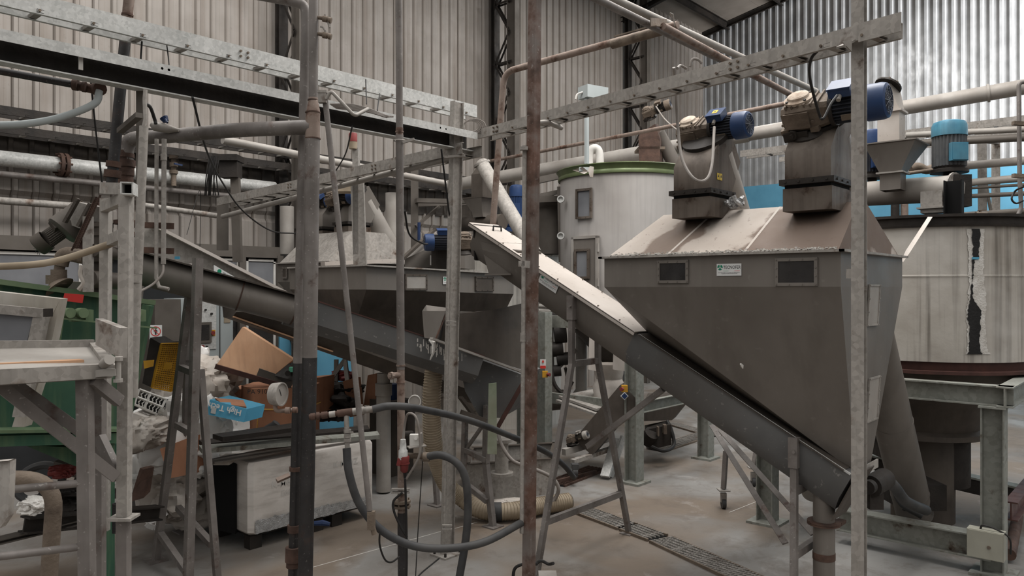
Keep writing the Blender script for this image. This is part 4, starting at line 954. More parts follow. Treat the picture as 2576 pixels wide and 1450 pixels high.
c = MB(); c.poly([at(1440, 428, 11.1), at(1466, 420, 10.9), at(1478, 430, 10.9), at(1484, 418, 10.9), at(1494, 420, 10.9), at(1492, 446, 10.9), at(1484, 445, 10.9), at(1480, 432, 10.9), at(1470, 438, 10.9)], camdir(0, .02)); solo('rag', c, M['bagd'], 'torn pale rag draped over the olive tank rim', 'rag')
c = MB(); c.tube(bend([at(1482, 425, 11.6), at(1482, 374, 11.6), at(1508, 372, 11.6), at(1510, 425, 11.6)], .15, 6), .06, 14); solo('wrapped_pipe', c, M['white'], 'white wrapped pipe bend behind the tank mast', 'pipe')
# small chute with gearmotor on the tank
t = thing('rusty_chute', 'small rust-streaked chute with round tube behind the olive-rimmed tank', 'chute', at(1636, 418, 11.6))
c = MB(); c.loft([[at(1608, 420, 11.6), at(1661, 420, 11.6), at(1668, 420, 12.0), at(1612, 420, 12.0)], [at(1606, 345, 11.6), at(1660, 350, 11.6), at(1667, 350, 12.0), at(1612, 345, 12.0)], [at(1610, 335, 11.6), at(1648, 312, 11.6), at(1656, 312, 12.0), at(1620, 330, 12.0)]]); build('duct', c, M['rust'], t)
c = MB(); c.cyl(at(1655, 335, 11.9), at(1715, 445, 12.0), .11, n=20); build('tube', c, M['steel'], t)
c = MB(); c.box(at(1634, 378, 11.8), camdir(.2, 0), camdir(0, .2), ZX * .02); build('flange', c, M['gear'], t)
gearmotor(at(1634, 282, 11.6), camdir(.85, -.5, .25), V((-.59, 0, .807)), .62, 'small grimy grey gearmotor over the rust-streaked chute', M['gear'], M['blackm'], capm='gear')
hose('cable', [at(1650, 268, 11.4), at(1672, 300, 11.2), at(1700, 325, 10.5), at(1712, 330, 9.5)], .012, M['cablegrey'], 'grey cable from the small grimy gearmotor', 'cable')

# ---- scale-streaked tank on its steel frame ----
T2 = V((8.83, 2.1, 0)); R2 = 1.04
t = thing('process_tank', 'wide scale-streaked tank with black rim and black tar run, on a galvanised frame', 'tank', V((T2.x, T2.y, 1.6)))
c = MB(); c.lathe(T2, ZX, [(1.72, R2), (2.50, R2), (2.505, R2 + .006), (2.515, R2 + .006), (2.52, R2), (2.98, R2), (2.98, 0)], 96); build('shell', c, M['tank'], t)
c = MB(); c.lathe(T2, ZX, [(2.96, R2), (2.96, R2 + .03), (2.98, R2 + .035), (2.985, R2 + .01), (3.04, R2 + .01), (3.05, R2 + .045), (3.075, R2 + .045), (3.075, 0)], 96); build('rim', c, M['blackm'], t, 'black top rim')
c = MB(); c.lathe(T2, ZX, [(1.72, R2), (1.72, R2 - .03), (1.64, R2 - .04), (1.64, R2 + .05), (1.61, R2 + .05), (1.61, .5)], 96); build('base_ring', c, M['redbeam'], t, 'rusty red base ring')
def wrap_strip(pts_l, pts_r, off, mat_, nm, lb=None, jit=2.2):
    random.seed(int(off * 1e4)); nl, nr = [], []
    for i in range(len(pts_l) - 1):
        for j in range(6):
            f = j / 6; nl.append((L(pts_l[i][0], pts_l[i + 1][0], f) + random.uniform(-jit, jit), L(pts_l[i][1], pts_l[i + 1][1], f))); nr.append((L(pts_r[i][0], pts_r[i + 1][0], f) + random.uniform(-jit, jit), nl[-1][1]))
    pts_l, pts_r = nl + [pts_l[-1]], nr + [pts_r[-1]]
    c = MB(); k = len(pts_l); vs = []
    for i in range(k):
        for q in (pts_l[i], ((pts_l[i][0] + pts_r[i][0]) / 2, pts_l[i][1]), pts_r[i]):
            p = oncyl(q[0], q[1], T2, R2 + off); vs.append(p)
    fs = [(i * 3 + j, i * 3 + j + 1, i * 3 + j + 4, i * 3 + j + 3) for i in range(k - 1) for j in range(2)]
    c.add(vs, fs); build(nm, c, mat_, t, lb)
ys = [576, 620, 650, 655, 690, 700, 740, 755, 780, 800, 830, 860, 885, 892]
lime_l = [2432, 2436, 2438, 2437, 2436, 2438, 2436, 2437, 2430, 2432, 2433, 2434, 2432, 2430]; lime_r = [2476, 2474, 2474, 2476, 2474, 2476, 2480, 2480, 2482, 2478, 2480, 2482, 2486, 2492]
wrap_strip([(x, y) for x, y in zip(lime_l, ys)], [(x, y) for x, y in zip(lime_r, ys)], .006, M['lime'], 'lime_crust', 'white lime crust down the shell')
lime_dummy = None
tl = [2444, 2448, 2447, 2446, 2445, 2446, 2441, 2440, 2436, 2434, 2440, 2438, 2438, 2432]; tr_ = [2466, 2464, 2462, 2452, 2449, 2447, 2447, 2450, 2468, 2468, 2466, 2464, 2468, 2472]
wrap_strip([(x, y) for x, y in zip(tl, ys)], [(x, y) for x, y in zip(tr_, ys)], .012, M['tar'], 'tar_run', 'black tar run')
c = MB(); p = oncyl(2454, 650, T2, R2 + .014); ex, n = tang(p, T2); c.box(p, ex * .03, ZX * .01, n * .004); build('tape', c, M['bluebox'], t, 'scrap of blue tape')
c = MB(); c.lathe(T2, ZX, [(1.63, .99), (1.25, .62), (.98, .52), (.95, .58), (.9, .58), (.9, .3), (.0, .3)], 32); build('lower_cone', c, M['steeld'], t)
c = MB(); c.lathe(T2 + V((.2, -.1, 0)), ZX, [(1.0, .4), (.85, .42), (.84, .30), (.35, .30)], 28); build('outlet', c, M['blackm'], t)
zf = 1.5
t = thing('tank_frame', 'heavy galvanised steel frame under the scale-streaked tank', 'steel frame', V((7.5, 1.24, 0)))
hm = M['galvold']
for nm, a, b, h_, w_ in (('crossbeam', (7.5, 1.1, zf), (7.5, 3.6, zf), .17, .12), ('crossbeam', (7.4, 1.15, zf), (11.3, 1.15, zf), .17, .12), ('crossbeam', (7.4, 3.5, zf), (11.3, 3.5, zf), .17, .12), ('crossbeam', (10.2, 1.1, zf), (10.2, 3.6, zf), .17, .12),
                         ('base_beam', (7.5, 1.25, .22), (7.5, 2.5, .22), .2, .16)):
    c = MB(); c.prof(a, b, Iprof(h_, w_, .012)); build(nm, c, hm, t)
for (u_, v_) in ((7.5, 1.24), (7.62, 3.25), (10.1, 1.24), (10.1, 3.4)):
    c = MB(); c.prof((u_, v_, 0), (u_, v_, zf - .09), Iprof(.17, .17, .011), VX); c.box(V((u_, v_, zf - .095)), UX * .1, VX * .1, ZX * .008); c.box(V((u_, v_, .012)), UX * .16, VX * .16, ZX * .012); build('leg', c, hm, t)
c = MB(); c.prof((7.7, 1.15, .5), (11, 1.15, .5), Iprof(.16, .1, .012)); build('base_beam', c, M['redbeam'], t, 'dark red base beam')
t = thing('electrical_box', 'small grey electrical box with keyhole on the galvanised frame leg', 'box', at(2478, 1408, 6.15))
bc = at(2478, 1372, 6.27); e1, e2 = camdir(.82, .57).normalized(), camdir(-.57, .82).normalized()
e1 = (VX * -1); e2 = UX
c = MB(); c.box(bc + UX * .05, VX * .13, UX * .055, ZX * .115); build('body', c, M['boxgrey'], t)
c = MB(); c.box(bc - UX * .008, VX * .125, UX * .006, ZX * .11); dr = build('door', c, M['boxgrey'], t)
c = MB(); c.cyl(bc + V((-.014, -.03, -.01)), bc + V((-.024, -.03, -.01)), .014); build('lock', c, M['gear'], dr)
c = MB(); c.tube(spline([bc + V((.04, .04, .115)), bc + V((.03, .02, .15)), bc + V((.03, -.06, .14)), bc + V((.05, -.16, .08)), bc + V((.05, -.17, -.05))]), .008, 6); build('cable_tail', c, M['cable'], t)
# parts above the tank: auger, funnel, duct, motors
t = thing('square_duct', 'square sheet duct with sloping head and black bolted cap above the funnel', 'duct', at(2240, 345, 8))
def sq(px, py, Z, h): p = at(px, py, Z); return [p + V((-h, -h, 0)), p + V((h, -h, 0)), p + V((h, h, 0)), p + V((-h, h, 0))]
c = MB(); c.loft([sq(2242, 395, 8, .105), sq(2242, 285, 8, .105)]); build('duct', c, M['dusty'], t)
a = sq(2242, 284, 8, .105); c = MB(); tp = at(2230, 228, 8); c.loft([a, [tp + V((-.13, -.06, .04)), tp + V((.02, -.12, .03)), tp + V((.12, .04, -.06)), tp + V((-.04, .08, -.04))]]); c.box(at(2242, 284, 8), UX * .13, VX * .13, ZX * .01); build('sloping_head', c, M['dusty'], t)
c = MB(); ca_ = V((.55, -.35, 1)).normalized(); c.lathe(at(2233, 219, 7.95), ca_, [(0, 0), (0, .135), (.02, .135), (.02, .07), (.05, .06), (.05, 0)], 24)
build('cap', c, M['blackm'], t, 'black bolted cap')
for k in range(8): c = MB(); _, x_, y_ = frame_of(ca_); c.bolt(at(2233, 219, 7.95) + ca_ * .02 + (x_ * math.cos(k * .785) + y_ * math.sin(k * .785)) * .11, ca_, .012, .02); build('cap_bolt', c, M['gear'], t)
t = thing('funnel', 'square sheet-metal funnel above the horizontal auger', 'funnel', at(2244, 478, 8))
c = MB(); c.loft([sq(2246, 480, 8, .10), sq(2246, 437, 8, .10), sq(2254, 368, 8, .24)], cap=False); c.loft([sq(2254, 368, 8, .24), sq(2254, 366, 8, .255), sq(2254, 363, 8, .255)], cap=True); build('body', c, M['steel'], t)
c = MB(); c.box(at(2246, 437, 8), UX * .13, VX * .13, ZX * .008); build('flange', c, M['pipelight'], t)
t = thing('auger', 'horizontal round auger with drop box over the black-rimmed tank', 'conveyor', at(2350, 545, 7.9))
A0, A1 = at(2120, 492, 8.8), at(2398, 474, 7.75)
c = MB(); c.cyl(A0, A1, .135, n=28); build('tube', c, M['pipelight'], t)
c = MB(); dA = (A1 - A0).normalized(); c.cyl(A1, A1 + dA * .02, .16, n=28); c.cyl(A1 + dA * .02, A1 + dA * .09, .07, n=16); build('end_flange', c, M['galvd'], t)
q = at(2349, 505, 7.85)
c = MB(); c.loft([[q + V((x, y, -.13)) for x, y in ((-.1, -.1), (.1, -.1), (.1, .1), (-.1, .1))], [q + V((x, y, .09)) for x, y in ((-.1, -.1), (.1, -.1), (.1, .1), (-.1, .1))]]); c.box(q - ZX * .08, UX * .13, VX * .13, ZX * .008); build('drop_box', c, M['galvd'], t)
def vmotor(px, y0, y1, Z, r, label, mb_, mf, group=None):
    a, b = at(px, y1, Z), at(px, y0, Z); h = (b - a).length; t = thing('vertical_motor', label, 'motor', a, group)
    c = MB(); rg = []
    for z in (.12 * h, .72 * h):
        r_ = []
        for k in range(52): an = math.pi * k / 26; r_.append(a + V((math.cos(an), math.sin(an), 0)) * r * (.97 if (k // 1) % 2 else .86) + ZX * z)
        rg.append(r_)
    c.loft(rg); build('motor_body', c, mf, t)
    c = MB(); c.lathe(a, ZX, [(.70 * h, r * .95), (.70 * h, r), (.90 * h, r), (.97 * h, r * .9), (h, r * .62), (h, 0)], 32); build('fan_cover', c, mb_, t)
    c = MB(); c.lathe(a, ZX, [(0, 0), (0, r * 1.08), (.06 * h, r * 1.08), (.08 * h, r * .85), (.13 * h, r * .9)], 32); build('flange', c, M['blackm'], t)
    q = a + camdir(.0, -1).normalized() * r + ZX * h * .36
    c = MB(); c.box(q, camdir(.5 * r, 0), camdir(0, .18 * r), ZX * .17 * h); c.box(q - camdir(0, .2 * r), camdir(.46 * r, 0), camdir(0, .02 * r), ZX * .155 * h); build('terminal_box', c, mb_, t)
    c = MB(); c.cyl(a, a - ZX * .12, r * .35); build('shaft_housing', c, M['blackm'], t)
    return t
vmotor(2388, 305, 436, 7.9, .165, 'faded cyan upright motor above the horizontal auger', M['mcyan'], M['fins'])
vmotor(2194, 328, 450, 8.6, .14, 'blue upright motor tucked behind the channel post beside the funnel', M['mblue'], M['mnavy'])
c = MB(); c.box(at(2408, 482, 7.8), camdir(.09, 0), camdir(0, .1), ZX * .16); solo('gearbox', c, M['blackm'], 'black grimy gearbox under the cyan motor', 'gearbox')
c = MB(); c.prof(at(2402, 545, 7.6), at(2402, 455, 7.6), Cprof(.16, .1, .01)); solo('motor_bracket', c, M['hole'], 'black steel bracket beside the drop box', 'bracket')
c = MB(); c.loft([[at(2346, 546, 7.0), at(2334, 546, 7.0), at(2334, 546, 7.03), at(2346, 546, 7.03)], [at(2290, 634, 6.4), at(2279, 630, 6.4), at(2279, 630, 6.43), at(2290, 634, 6.43)], [at(2272, 660, 6.3), at(2267, 656, 6.3), at(2267, 656, 6.33), at(2272, 660, 6.33)]]); solo('strap_bar', c, M['dusty'], 'pale flat bar slanting from the black tank rim down to the hopper', 'bar')
t = thing('hose_tap', 'small dusty hose tap on the far edge of the black tank rim', 'valve', at(2470, 545, 8.4))
c = MB(); c.cyl(at(2454, 540, 8.4), at(2482, 542, 8.4), .03); c.cyl(at(2466, 544, 8.4), at(2466, 530, 8.4), .012); c.bar(at(2460, 530, 8.4), at(2480, 529, 8.4), .02, .01); build('body', c, M['gear'], t)
# ======================= middle and near side =======================
# ---- middle hopper (long side along the beige wall) ----
N1 = V((4.88, 6.30, 0))
def Q(l, w_, z): return V((N1.x + l, N1.y + w_, z))
t = thing('hopper', 'dark grey hopper with two blanked windows behind the twin-flanged post', 'hopper', Q(1.1, .7, 1.1))
ln, wd, zt, zb = 2.27, 1.4, 2.63, 2.385
def zs(l): return 0 - l / ln * .06
c = MB(); c.hexa([Q(0, 0, zb), Q(ln, 0, zb + zs(ln)), Q(ln, wd, zb), Q(0, wd, zb), Q(0, 0, zt), Q(ln, 0, zt + zs(ln)), Q(ln, wd, zt), Q(0, wd, zt)]); build('upper_band', c, M['steel'], t)
c = MB(); A_, B_, C_, D_ = Q(0, 0, zb), Q(ln, 0, zb - .06), Q(2.0, .52, 1.15), Q(.2, .52, 1.85)
A2, B2, C2, D2 = Q(0, wd, zb), Q(ln, wd, zb - .06), Q(2.0, .86, 1.15), Q(.2, .86, 1.85)
c.add([A_, B_, C_, D_, A2, B2, C2, D2], [(0, 1, 2), (0, 2, 3), (5, 4, 6), (4, 7, 6), (1, 5, 6), (1, 6, 2), (0, 3, 7), (0, 7, 4), (3, 2, 6, 7)]); build('lower_body', c, M['steeld'], t)
c = MB()
for a, b in ((Q(-.03, -.018, zt), Q(ln + .05, -.018, zt - .06)), (Q(-.018, -.03, zt), Q(-.018, wd, zt)), (Q(ln + .018, -.03, zt - .06), Q(ln + .018, wd, zt - .06))): c.bar(a, b, .04, .016)
build('rim', c, M['galvd'], t)
for (x0, y0, x1, y1, mm) in ((1018, 690, 1074, 731, 'pipelight'), (1195, 696, 1241, 733, 'steeld')):
    a, b = onv(x0, (y0 + y1) / 2, 6.295), onv(x1, (y0 + y1) / 2, 6.295)
    window(t, (a + b) / 2, UX, ZX, (b.x - a.x) / 2, (y1 - y0) / 1932 * depth((a + b) / 2) / 2, M['steeld'], M[mm], nb=4)
a = onv(1131, 706, 6.295); logo_sticker(t, a, UX, ZX, .21, .085)
# ---- far hopper with hood and two screws ----
hp2, HP2 = hopper((5.5, 7.85), 1.12, 1.35, 2.72, 2.48, (.52, .86, .1, 1.5, .9, 1.9), (.42, .95, .08, 1.04, 3.12), 'far grey hopper with soot-streaked hood below two blue motors', None, 'galvd', False)
a = at(717, 687, 10.0); window(hp2, onu(717, 687, 5.49), (0, -1, 0), ZX, .06, .075, M['steel'], M['steeld'], nb=3)
g2 = 'screw chutes behind the standpipe'
ca, G_, n_ = chute(5.93, 8.02, 3.10, .9, 'grey chute with round screw tube nearer the slim pipe, on the far hopper', g2, 3.9, 'steel')
cb, G_, n_ = chute(5.93, 8.58, 3.08, .8, 'grey chute half hidden by the prop pipe on the far hopper', g2, 3.6, 'steel')
gearmotor(at(846, 500, 9.9), (0, -1, 0), n_, .78, 'blue motor seen between prop pipe and steel post over the far hopper', M['mblue'], M['blackm'], 'blue motors over the far hopper', capm='gear')
gearmotor(at(797, 512, 10.4), (0, -1, 0), n_, .68, 'blue motor peeping out beside the standpipe over the far hopper', M['mblue'], M['blackm'], 'blue motors over the far hopper', capm='gear')
c = MB()
for x_ in (655, 820): pass
c.bar(at(812, 664, 9.2), at(1195, 648, 10.6), .12, .05); solo('edge_rail', c, M['dusty'], 'pale dusty rail lying across the far hopper rim', 'rail')
t = thing('steel_post', 'grey channel post standing before the far hopper chute', 'post', at(905, 640, 8.4))
c = MB(); c.prof(at(905, 668, 8.4), at(897, 440, 8.4), Cprof(.14, .06, .006)); build('shaft', c, M['galvd'], t)
# upper ladder-like head above post: box with grille
c = MB(); c.box(at(868, 468, 9.3), camdir(.12, 0), camdir(0, .12), ZX * .08); c.box(at(868, 462, 9.3), camdir(.13, 0), camdir(0, .13), ZX * .01); solo('lamp_box', c, M['hosebeige'], 'beige vented box over the two far blue motors', 'box')

# ---- conveyor A : tube then trough ----
t = thing('screw_tube', 'dark round screw tube sloping from the chain drive to the standpipe', 'conveyor', at(740, 812, 6.9))
Aa, Ab = at(338, 672, 6.25), at(742, 780, 6.75)
c = MB(); c.cyl(Aa, Ab, .132, n=32); build('tube', c, M['steel'], t)
c = MB(); dA = (Ab - Aa).normalized()
for f in (.64, .995): q = L(Aa, Ab, f); c.cyl(q - dA * .006, q + dA * .006, .136, n=32)
build('weld_ring', c, M['rust'], t)
c = MB(); upv = (ZX - dA * dA.z).normalized(); c.bar(Aa + upv * .128, Ab + upv * .128, .30, .012); build('cover_strip', c, M['steeld'], t)
c = MB(); c.box(at(605, 779, 6.6), camdir(.03, 0), camdir(0, .03), ZX * .02); build('lug', c, M['white'], t)
t = thing('screw_trough', 'blue-grey angular screw trough with scraped side passing behind the slim pipe', 'conveyor', at(1200, 940, 7.4))
T1, T2_ = at(742, 742, 6.72), at(1215, 898, 7.42)
dd, xx, yy = frame_of(T2_ - T1)
# near side faces camera (xx points to the right of travel = towards the camera)
pr = [(0, 0), (.03, 0), (.03, -.19), (-.06, -.28), (-.20, -.28), (-.29, -.19), (-.29, 0)]
c = MB(); c.prof(T1, T2_, pr[::-1]); build('trough', c, M['steelb'], t)
c = MB(); c.bar(T1 + yy * .008 + xx * .025, T2_ + yy * .008 + xx * .025, .03, .012); build('edge_angle', c, M['redbeam'], t, 'thin reddish top edge')
c = MB(); random.seed(8)
for k in range(46):
    x_ = 1096 + random.gauss(0, 26); f = (x_ - 742) / 473; y_ = 742 + f * 156 + random.uniform(4, 26); Z_ = L(6.72, 7.42, f) - .045; h_ = random.uniform(.01, .07); w_ = random.uniform(.002, .008)
    c.box(at(x_, y_, Z_) - ZX * h_ * .5, camdir(w_, 0), camdir(0, .003), ZX * h_ * .5)
c.tube([at(1085, 856, 7.12), at(1092, 866, 7.06), at(1090, 888, 7.05), at(1082, 906, 7.05)], [.028, .024, .014, .006], 6)
tag(build('lime_crust', c, M['lime'], t, 'white crust spilling over the side'), kind='stuff')
# cover C behind the tube
t = thing('conveyor_cover', 'light grey sheet conveyor housing with pale top edge, behind the dark screw tube', 'conveyor', at(735, 745, 7.6))
Z0, Z1 = 6.75, 7.7
c = MB(); c.poly([at(330, 556, Z0), at(394, 574, Z0 + .1), at(735, 745, Z1), at(800, 780, Z1 + .2), at(800, 830, Z1 + .2), at(330, 690, Z0)], camdir(-.08, .32)); build('housing', c, M['galvd'], t)
c = MB(); c.bar(at(385, 567, Z0 + .05), at(800, 778, Z1 + .18), .05, .028); build('top_edge', c, M['dusty'], t, 'pale top edge')
a = at(566, 692, 7.22); ex = (at(600, 712, 7.32) - at(530, 672, 7.12)).normalized(); s = MB(); n_c = ex.cross(ZX).normalized(); s.box(a + n_c * .012, ex * .13, n_c * .002, ZX * .03); stc = build('sticker', s, M['sticker'], t, 'long white maker sticker')
c = MB(); c.lathe(a - ex * .07 + n_c * .015, n_c, [(0, .02), (.001, .02), (.001, 0)], 16); build('emblem', c, M['inkgreen'], stc)
tm = text_mb('TECNOFER', .03, a - ex * .03 - ZX * .01, ex, ZX, n_c, .016, .0006); build('lettering', tm, M['ink'], stc)
s = MB(); s.box(at(446, 649, 6.7), camdir(.022, 0), camdir(0, .003), ZX * .012); build('sticker', s, M['bluebox'], t, 'small blue and white pictogram sticker')
# ---- conveyor B under the middle hopper ----
t = thing('lower_trough', 'brownish lower screw trough running under the middle hopper behind the blue-grey one', 'conveyor', V((6.9, 6.8, 1.0)))
Ba, Bb = V((3.70, 6.75, 2.36)), V((7.35, 6.75, 1.06))
pr = [(.17, .06), (.17, -.14), (.08, -.25), (-.08, -.25), (-.17, -.14), (-.17, .06)]
c = MB(); c.prof(Ba, Bb, pr); build('trough', c, M['steeld'], t)
c = MB(); d_, x_, y_ = frame_of(Bb - Ba); c.bar(Ba + x_ * .1 - y_ * .24, L(Ba, Bb, .3) + x_ * .1 - y_ * .24, .03, .012); build('lower_edge', c, M['ply'], t, 'light wood strip under the trough')  # reflected light on the trough edge, put in as a coloured strip
# ---- flared chute and receiving bin ----
t = thing('flared_chute', 'flared dark steel chute with small open spout resting on the trough', 'chute', at(1210, 925, 8))
c = MB(); r1 = []
top = [(1122, 787, 7.2), (1160, 789, 7.3), (1200, 785, 7.4), (1250, 778, 7.6), (1312, 764, 7.8)]
bot = [(1118, 868, 7.15), (1160, 882, 7.3), (1205, 897, 7.45), (1255, 913, 7.6), (1312, 930, 7.8)]
v_ = [at(*p) for p in top] + [at(*p) for p in bot]; off = camdir(.1, .5)
v_ += [p + off for p in v_[:5]] + [p + camdir(.03, .1) for p in v_[5:10]]
c.add(v_, [(i, i + 5, i + 6, i + 1) for i in range(4)] + [(i + 10, i + 11, i + 16, i + 15) for i in range(4)] + [(i + 5, i + 15, i + 16, i + 6) for i in range(4)] + [(0, 10, 15, 5), (4, 9, 19, 14)])
build('body', c, M['steeld'], t)
c = MB(); c.loft([[at(1062, 783, 7.15), at(1120, 783, 7.15), at(1125, 775, 7.5), at(1072, 768, 7.5)], [at(1067, 850, 7.1), at(1096, 855, 7.12), at(1110, 855, 7.3), at(1075, 845, 7.3)]], cap=False); build('spout', c, M['steel'], t, 'small tapered open spout')
c = MB(); c.bar(at(1085, 852, 7.0), at(1318, 938, 7.75), .05, .02); build('lip', c, M['pipelight'], t)
c = MB(); c.bar(at(1122, 790, 7.18), at(1090, 868, 7.08), .012, .012); build('weld_seam', c, M['rust'], t)
c = MB(); a = [(1150, 885, 7.5), (1318, 945, 8.0), (1298, 1000, 8.0), (1262, 1052, 8.0), (1208, 1052, 7.7), (1170, 985, 7.55)]
c.poly([at(*p) for p in a], camdir(.2, .7)); solo('receiving_bin', c, M['steelb'], 'dark slanted receiving bin under the flared chute', 'bin')
c = MB(); c.bar(at(1318, 960, 7.6), at(1238, 1100, 7.6), .06, .04); solo('brace', c, M['redbeam'], 'reddish slanting brace beside the dark receiving bin', 'brace', 'braces of the conveyor stands')
c = MB(); c.bar(at(1158, 1000, 7.35), at(1204, 1062, 7.5), .05, .03); c.bar(at(1160, 1038, 7.3), at(1222, 1060, 7.4), .05, .05); solo('bin_bracket', c, M['steeld'], 'dusty bracket at the toe of the dark receiving bin', 'bracket')
# inclined head unit with motor
t = thing('feed_conveyor', 'inclined sheet conveyor head rising behind the middle hopper rim', 'conveyor', at(1080, 676, 9.6))
c = MB(); c.poly([at(1018, 652, 9.4), at(1092, 582, 9.7), at(1168, 584, 9.7), at(1170, 676, 9.7), at(1060, 676, 9.5), at(1018, 672, 9.4)], camdir(.1, .5)); build('housing', c, M['steel'], t)
c = MB(); c.bar(at(1012, 652, 9.3), at(1094, 577, 9.6), .08, .03); c.bar(at(1090, 577, 9.6), at(1160, 582, 9.6), .08, .03); build('edge', c, M['steeld'], t)
c = MB(); c.box(at(1089, 655, 9.4), camdir(.035, 0), camdir(0, .003), ZX * .06); build('label', c, M['white'], t)
c = MB(); c.lathe(at(1118, 680, 9.3), ZX, [(0, .16), (.28, .16), (.3, .24), (.34, .24), (.34, 0)], 20); build('drum', c, M['blackm'], t)
gearmotor(at(1160, 610, 9.1), camdir(-1, -.25, -.02), camdir(0, -.3, 1), .8, 'small silver-blue motor with dusty fan cover behind the middle hopper rim', M['mblue'], M['mnavy'], capm='gear')
c = MB(); c.lathe(V((11.2, 10.0, 0)) * .93, ZX, [(0.0, .95), (2.95, .95), (3.0, 1.0), (3.02, .95), (3.02, 0)], 48); solo('lime_tank', c, M['tank'], 'pale lime-streaked tank glimpsed behind the middle hopper', 'tank')
# duct with funnel by the twin-flanged post
t = thing('square_duct', 'brown sheet duct with flared funnel behind the dropper pipe', 'duct', at(1210, 560, 11))
c = MB(); c.loft([sq(1215, 548, 11, .1), sq(1212, 534, 11, .1), sq(1210, 500, 11, .19)], cap=False); build('funnel', c, M['steel'], t)
c = MB(); c.loft([sq(1213, 505, 11, .11), sq(1213, 440, 11, .11), [at(1205, 415, 11), at(1216, 408, 11), at(1235, 432, 11.2), at(1195, 435, 11.2)]]); c.box(at(1213, 500, 11), UX * .2, VX * .2, ZX * .01); build('duct', c, M['steeld'], t)
c = MB(); c.cyl(at(1150, 565, 11.4), at(1265, 558, 10.8), .11, n=20); build('auger_tube', c, M['steeld'], t)
c = MB(); c.cyl(at(1212, 412, 10.6), at(1345, 640, 9.6), .095, n=24); c.cyl(at(1211, 410, 10.6), at(1213, 415, 10.6), .12, n=24); solo('inclined_tube', c, M['galvd'], 'bright steel tube slanting down behind the rust-brown post', 'tube')
vmotor(1300, 466, 566, 11.2, .11, 'blue upright motor beside the slanting bright tube', M['mblue'], M['mblue'])
c = MB(); c.cyl(at(1262, 562, 11), at(1322, 560, 11), .09); c.box(at(1292, 578, 11), camdir(.18, 0), camdir(0, .1), ZX * .03); solo('pump_motor', c, M['mblue'], 'blue pump motor lying below the slanting bright tube', 'motor')

# ---- stands in the middle ----
def legs(label, name, bars, m, cat='support stand', group=None, w_=.05, plates=()):
    t = thing(name, label, cat, bars[0][1] if bars[0][1].z < bars[0][0].z else bars[0][0], group)
    for i, b in enumerate(bars):
        c = MB(); ww = b[3] if len(b) > 3 else w_; c.bar(b[0], b[1], ww, ww, VX if abs((b[1] - b[0]).normalized().z) > .7 else ZX); build(b[2], c, m, t)
    for p in plates: c = MB(); c.box(p + ZX * .006, UX * .08, VX * .08, ZX * .006); build('foot_plate', c, m, t)
    return t
F = onz
legs('low trestle with stiff crossbars beside the ribbed beige hose', 'trestle', [
    (F(1240, 1326), at(1222, 1160, 7.75), 'leg', .055), (at(1222, 1165, 7.74), at(1225, 1020, 7.7), 'leg', .055), (F(1100, 1272), at(1092, 1150, 8.6), 'leg'), (at(1166, 1200, 7.9), at(1170, 1060, 7.9), 'leg'),
    (at(1165, 1130, 7.9), at(1222, 1158, 7.7), 'crossbar'), (at(1180, 1225, 7.9), at(1226, 1262, 7.7), 'crossbar'), (at(1170, 1135, 7.9), at(1222, 1060, 7.75), 'crossbar', .03)], M['pipe'], group='trestles under the screw conveyors', plates=(F(1240, 1326), F(1100, 1272)))
c = MB(); c.poly([at(1229, 966, 7.45), at(1249, 964, 7.45), at(1250, 1144, 7.45), at(1226, 1143, 7.45)], camdir(0, .03)); solo('foam_strip', c, M['pad'], 'upright strip of stained greenish padding on the low trestle', 'strip')
# trestle at the near side
ft = [F(392, 1412), at(545, 1462, 6.3), at(472, 1475, 6.2), F(462, 1338)]
top = at(492, 650, 6.35)
legs('tall four-legged trestle carrying the dark screw tube beside the white sacks', 'trestle', [
    (ft[0], at(486, 665, 6.5), 'leg', .055), (at(472, 1500, 6.1), at(498, 650, 6.05), 'leg', .062), (at(552, 1520, 6.2), at(504, 930, 6.15), 'leg', .05), (ft[3], at(470, 900, 7.0), 'leg', .05), (at(470, 905, 7.0), at(487, 760, 6.9), 'leg', .05),
    (at(446, 1070, 6.55), at(482, 1090, 6.3), 'crossbar'), (at(455, 925, 6.5), at(492, 940, 6.3), 'crossbar'), (at(404, 1345, 6.7), at(470, 1440, 6.2), 'crossbar', .05), (at(448, 1278, 6.9), at(532, 1370, 6.4), 'crossbar')], M['pipe'], group='trestles under the screw conveyors', plates=(ft[0], ft[3]))

# ---- galvanised frame with welded rungs ----
hm = M['pipe']
t = thing('rung_frame', 'galvanised tubular upright frame with open tube end and two rungs, near the green machine', 'frame', at(318, 1450, 3.6))
c = MB(); c.bar(at(318, 478, 3.6), at(312, 1298, 3.6), .05, .05, camdir(0, 1)); build('upright', c, M['galvd'], t)
c = MB(); c.bar(at(267, 500, 4.0), at(263, 1110, 4.0), .045, .045, camdir(0, 1)); build('upright', c, M['galvd'], t)
for y0, y1 in ((522, 500), (614, 590)):
    c = MB(); c.bar(at(262, y0, 4.0), at(312, y1, 3.6), .04, .05); build('rung', c, M['galvd'], t)
c = MB(); c.bar(at(264, 474, 3.75), at(312, 476, 3.62), .05, .055); build('top_tube', c, M['galvd'], t)
c = MB(); p = at(325, 477, 3.56); dn = camdir(.25, -1).normalized(); sx_ = dn.cross(ZX).normalized()
for s_ in (-1, 1): c.box(p + sx_ * .024 * s_, sx_ * .003, dn * .05, ZX * .028); c.box(p + ZX * .026 * s_, sx_ * .026, dn * .05, ZX * .003)
build('open_tube_end', c, M['galv'], t)
c = MB(); c.box(p - dn * .02, sx_ * .022, dn * .005, ZX * .024); build('tube_bore', c, M['hole'], t)
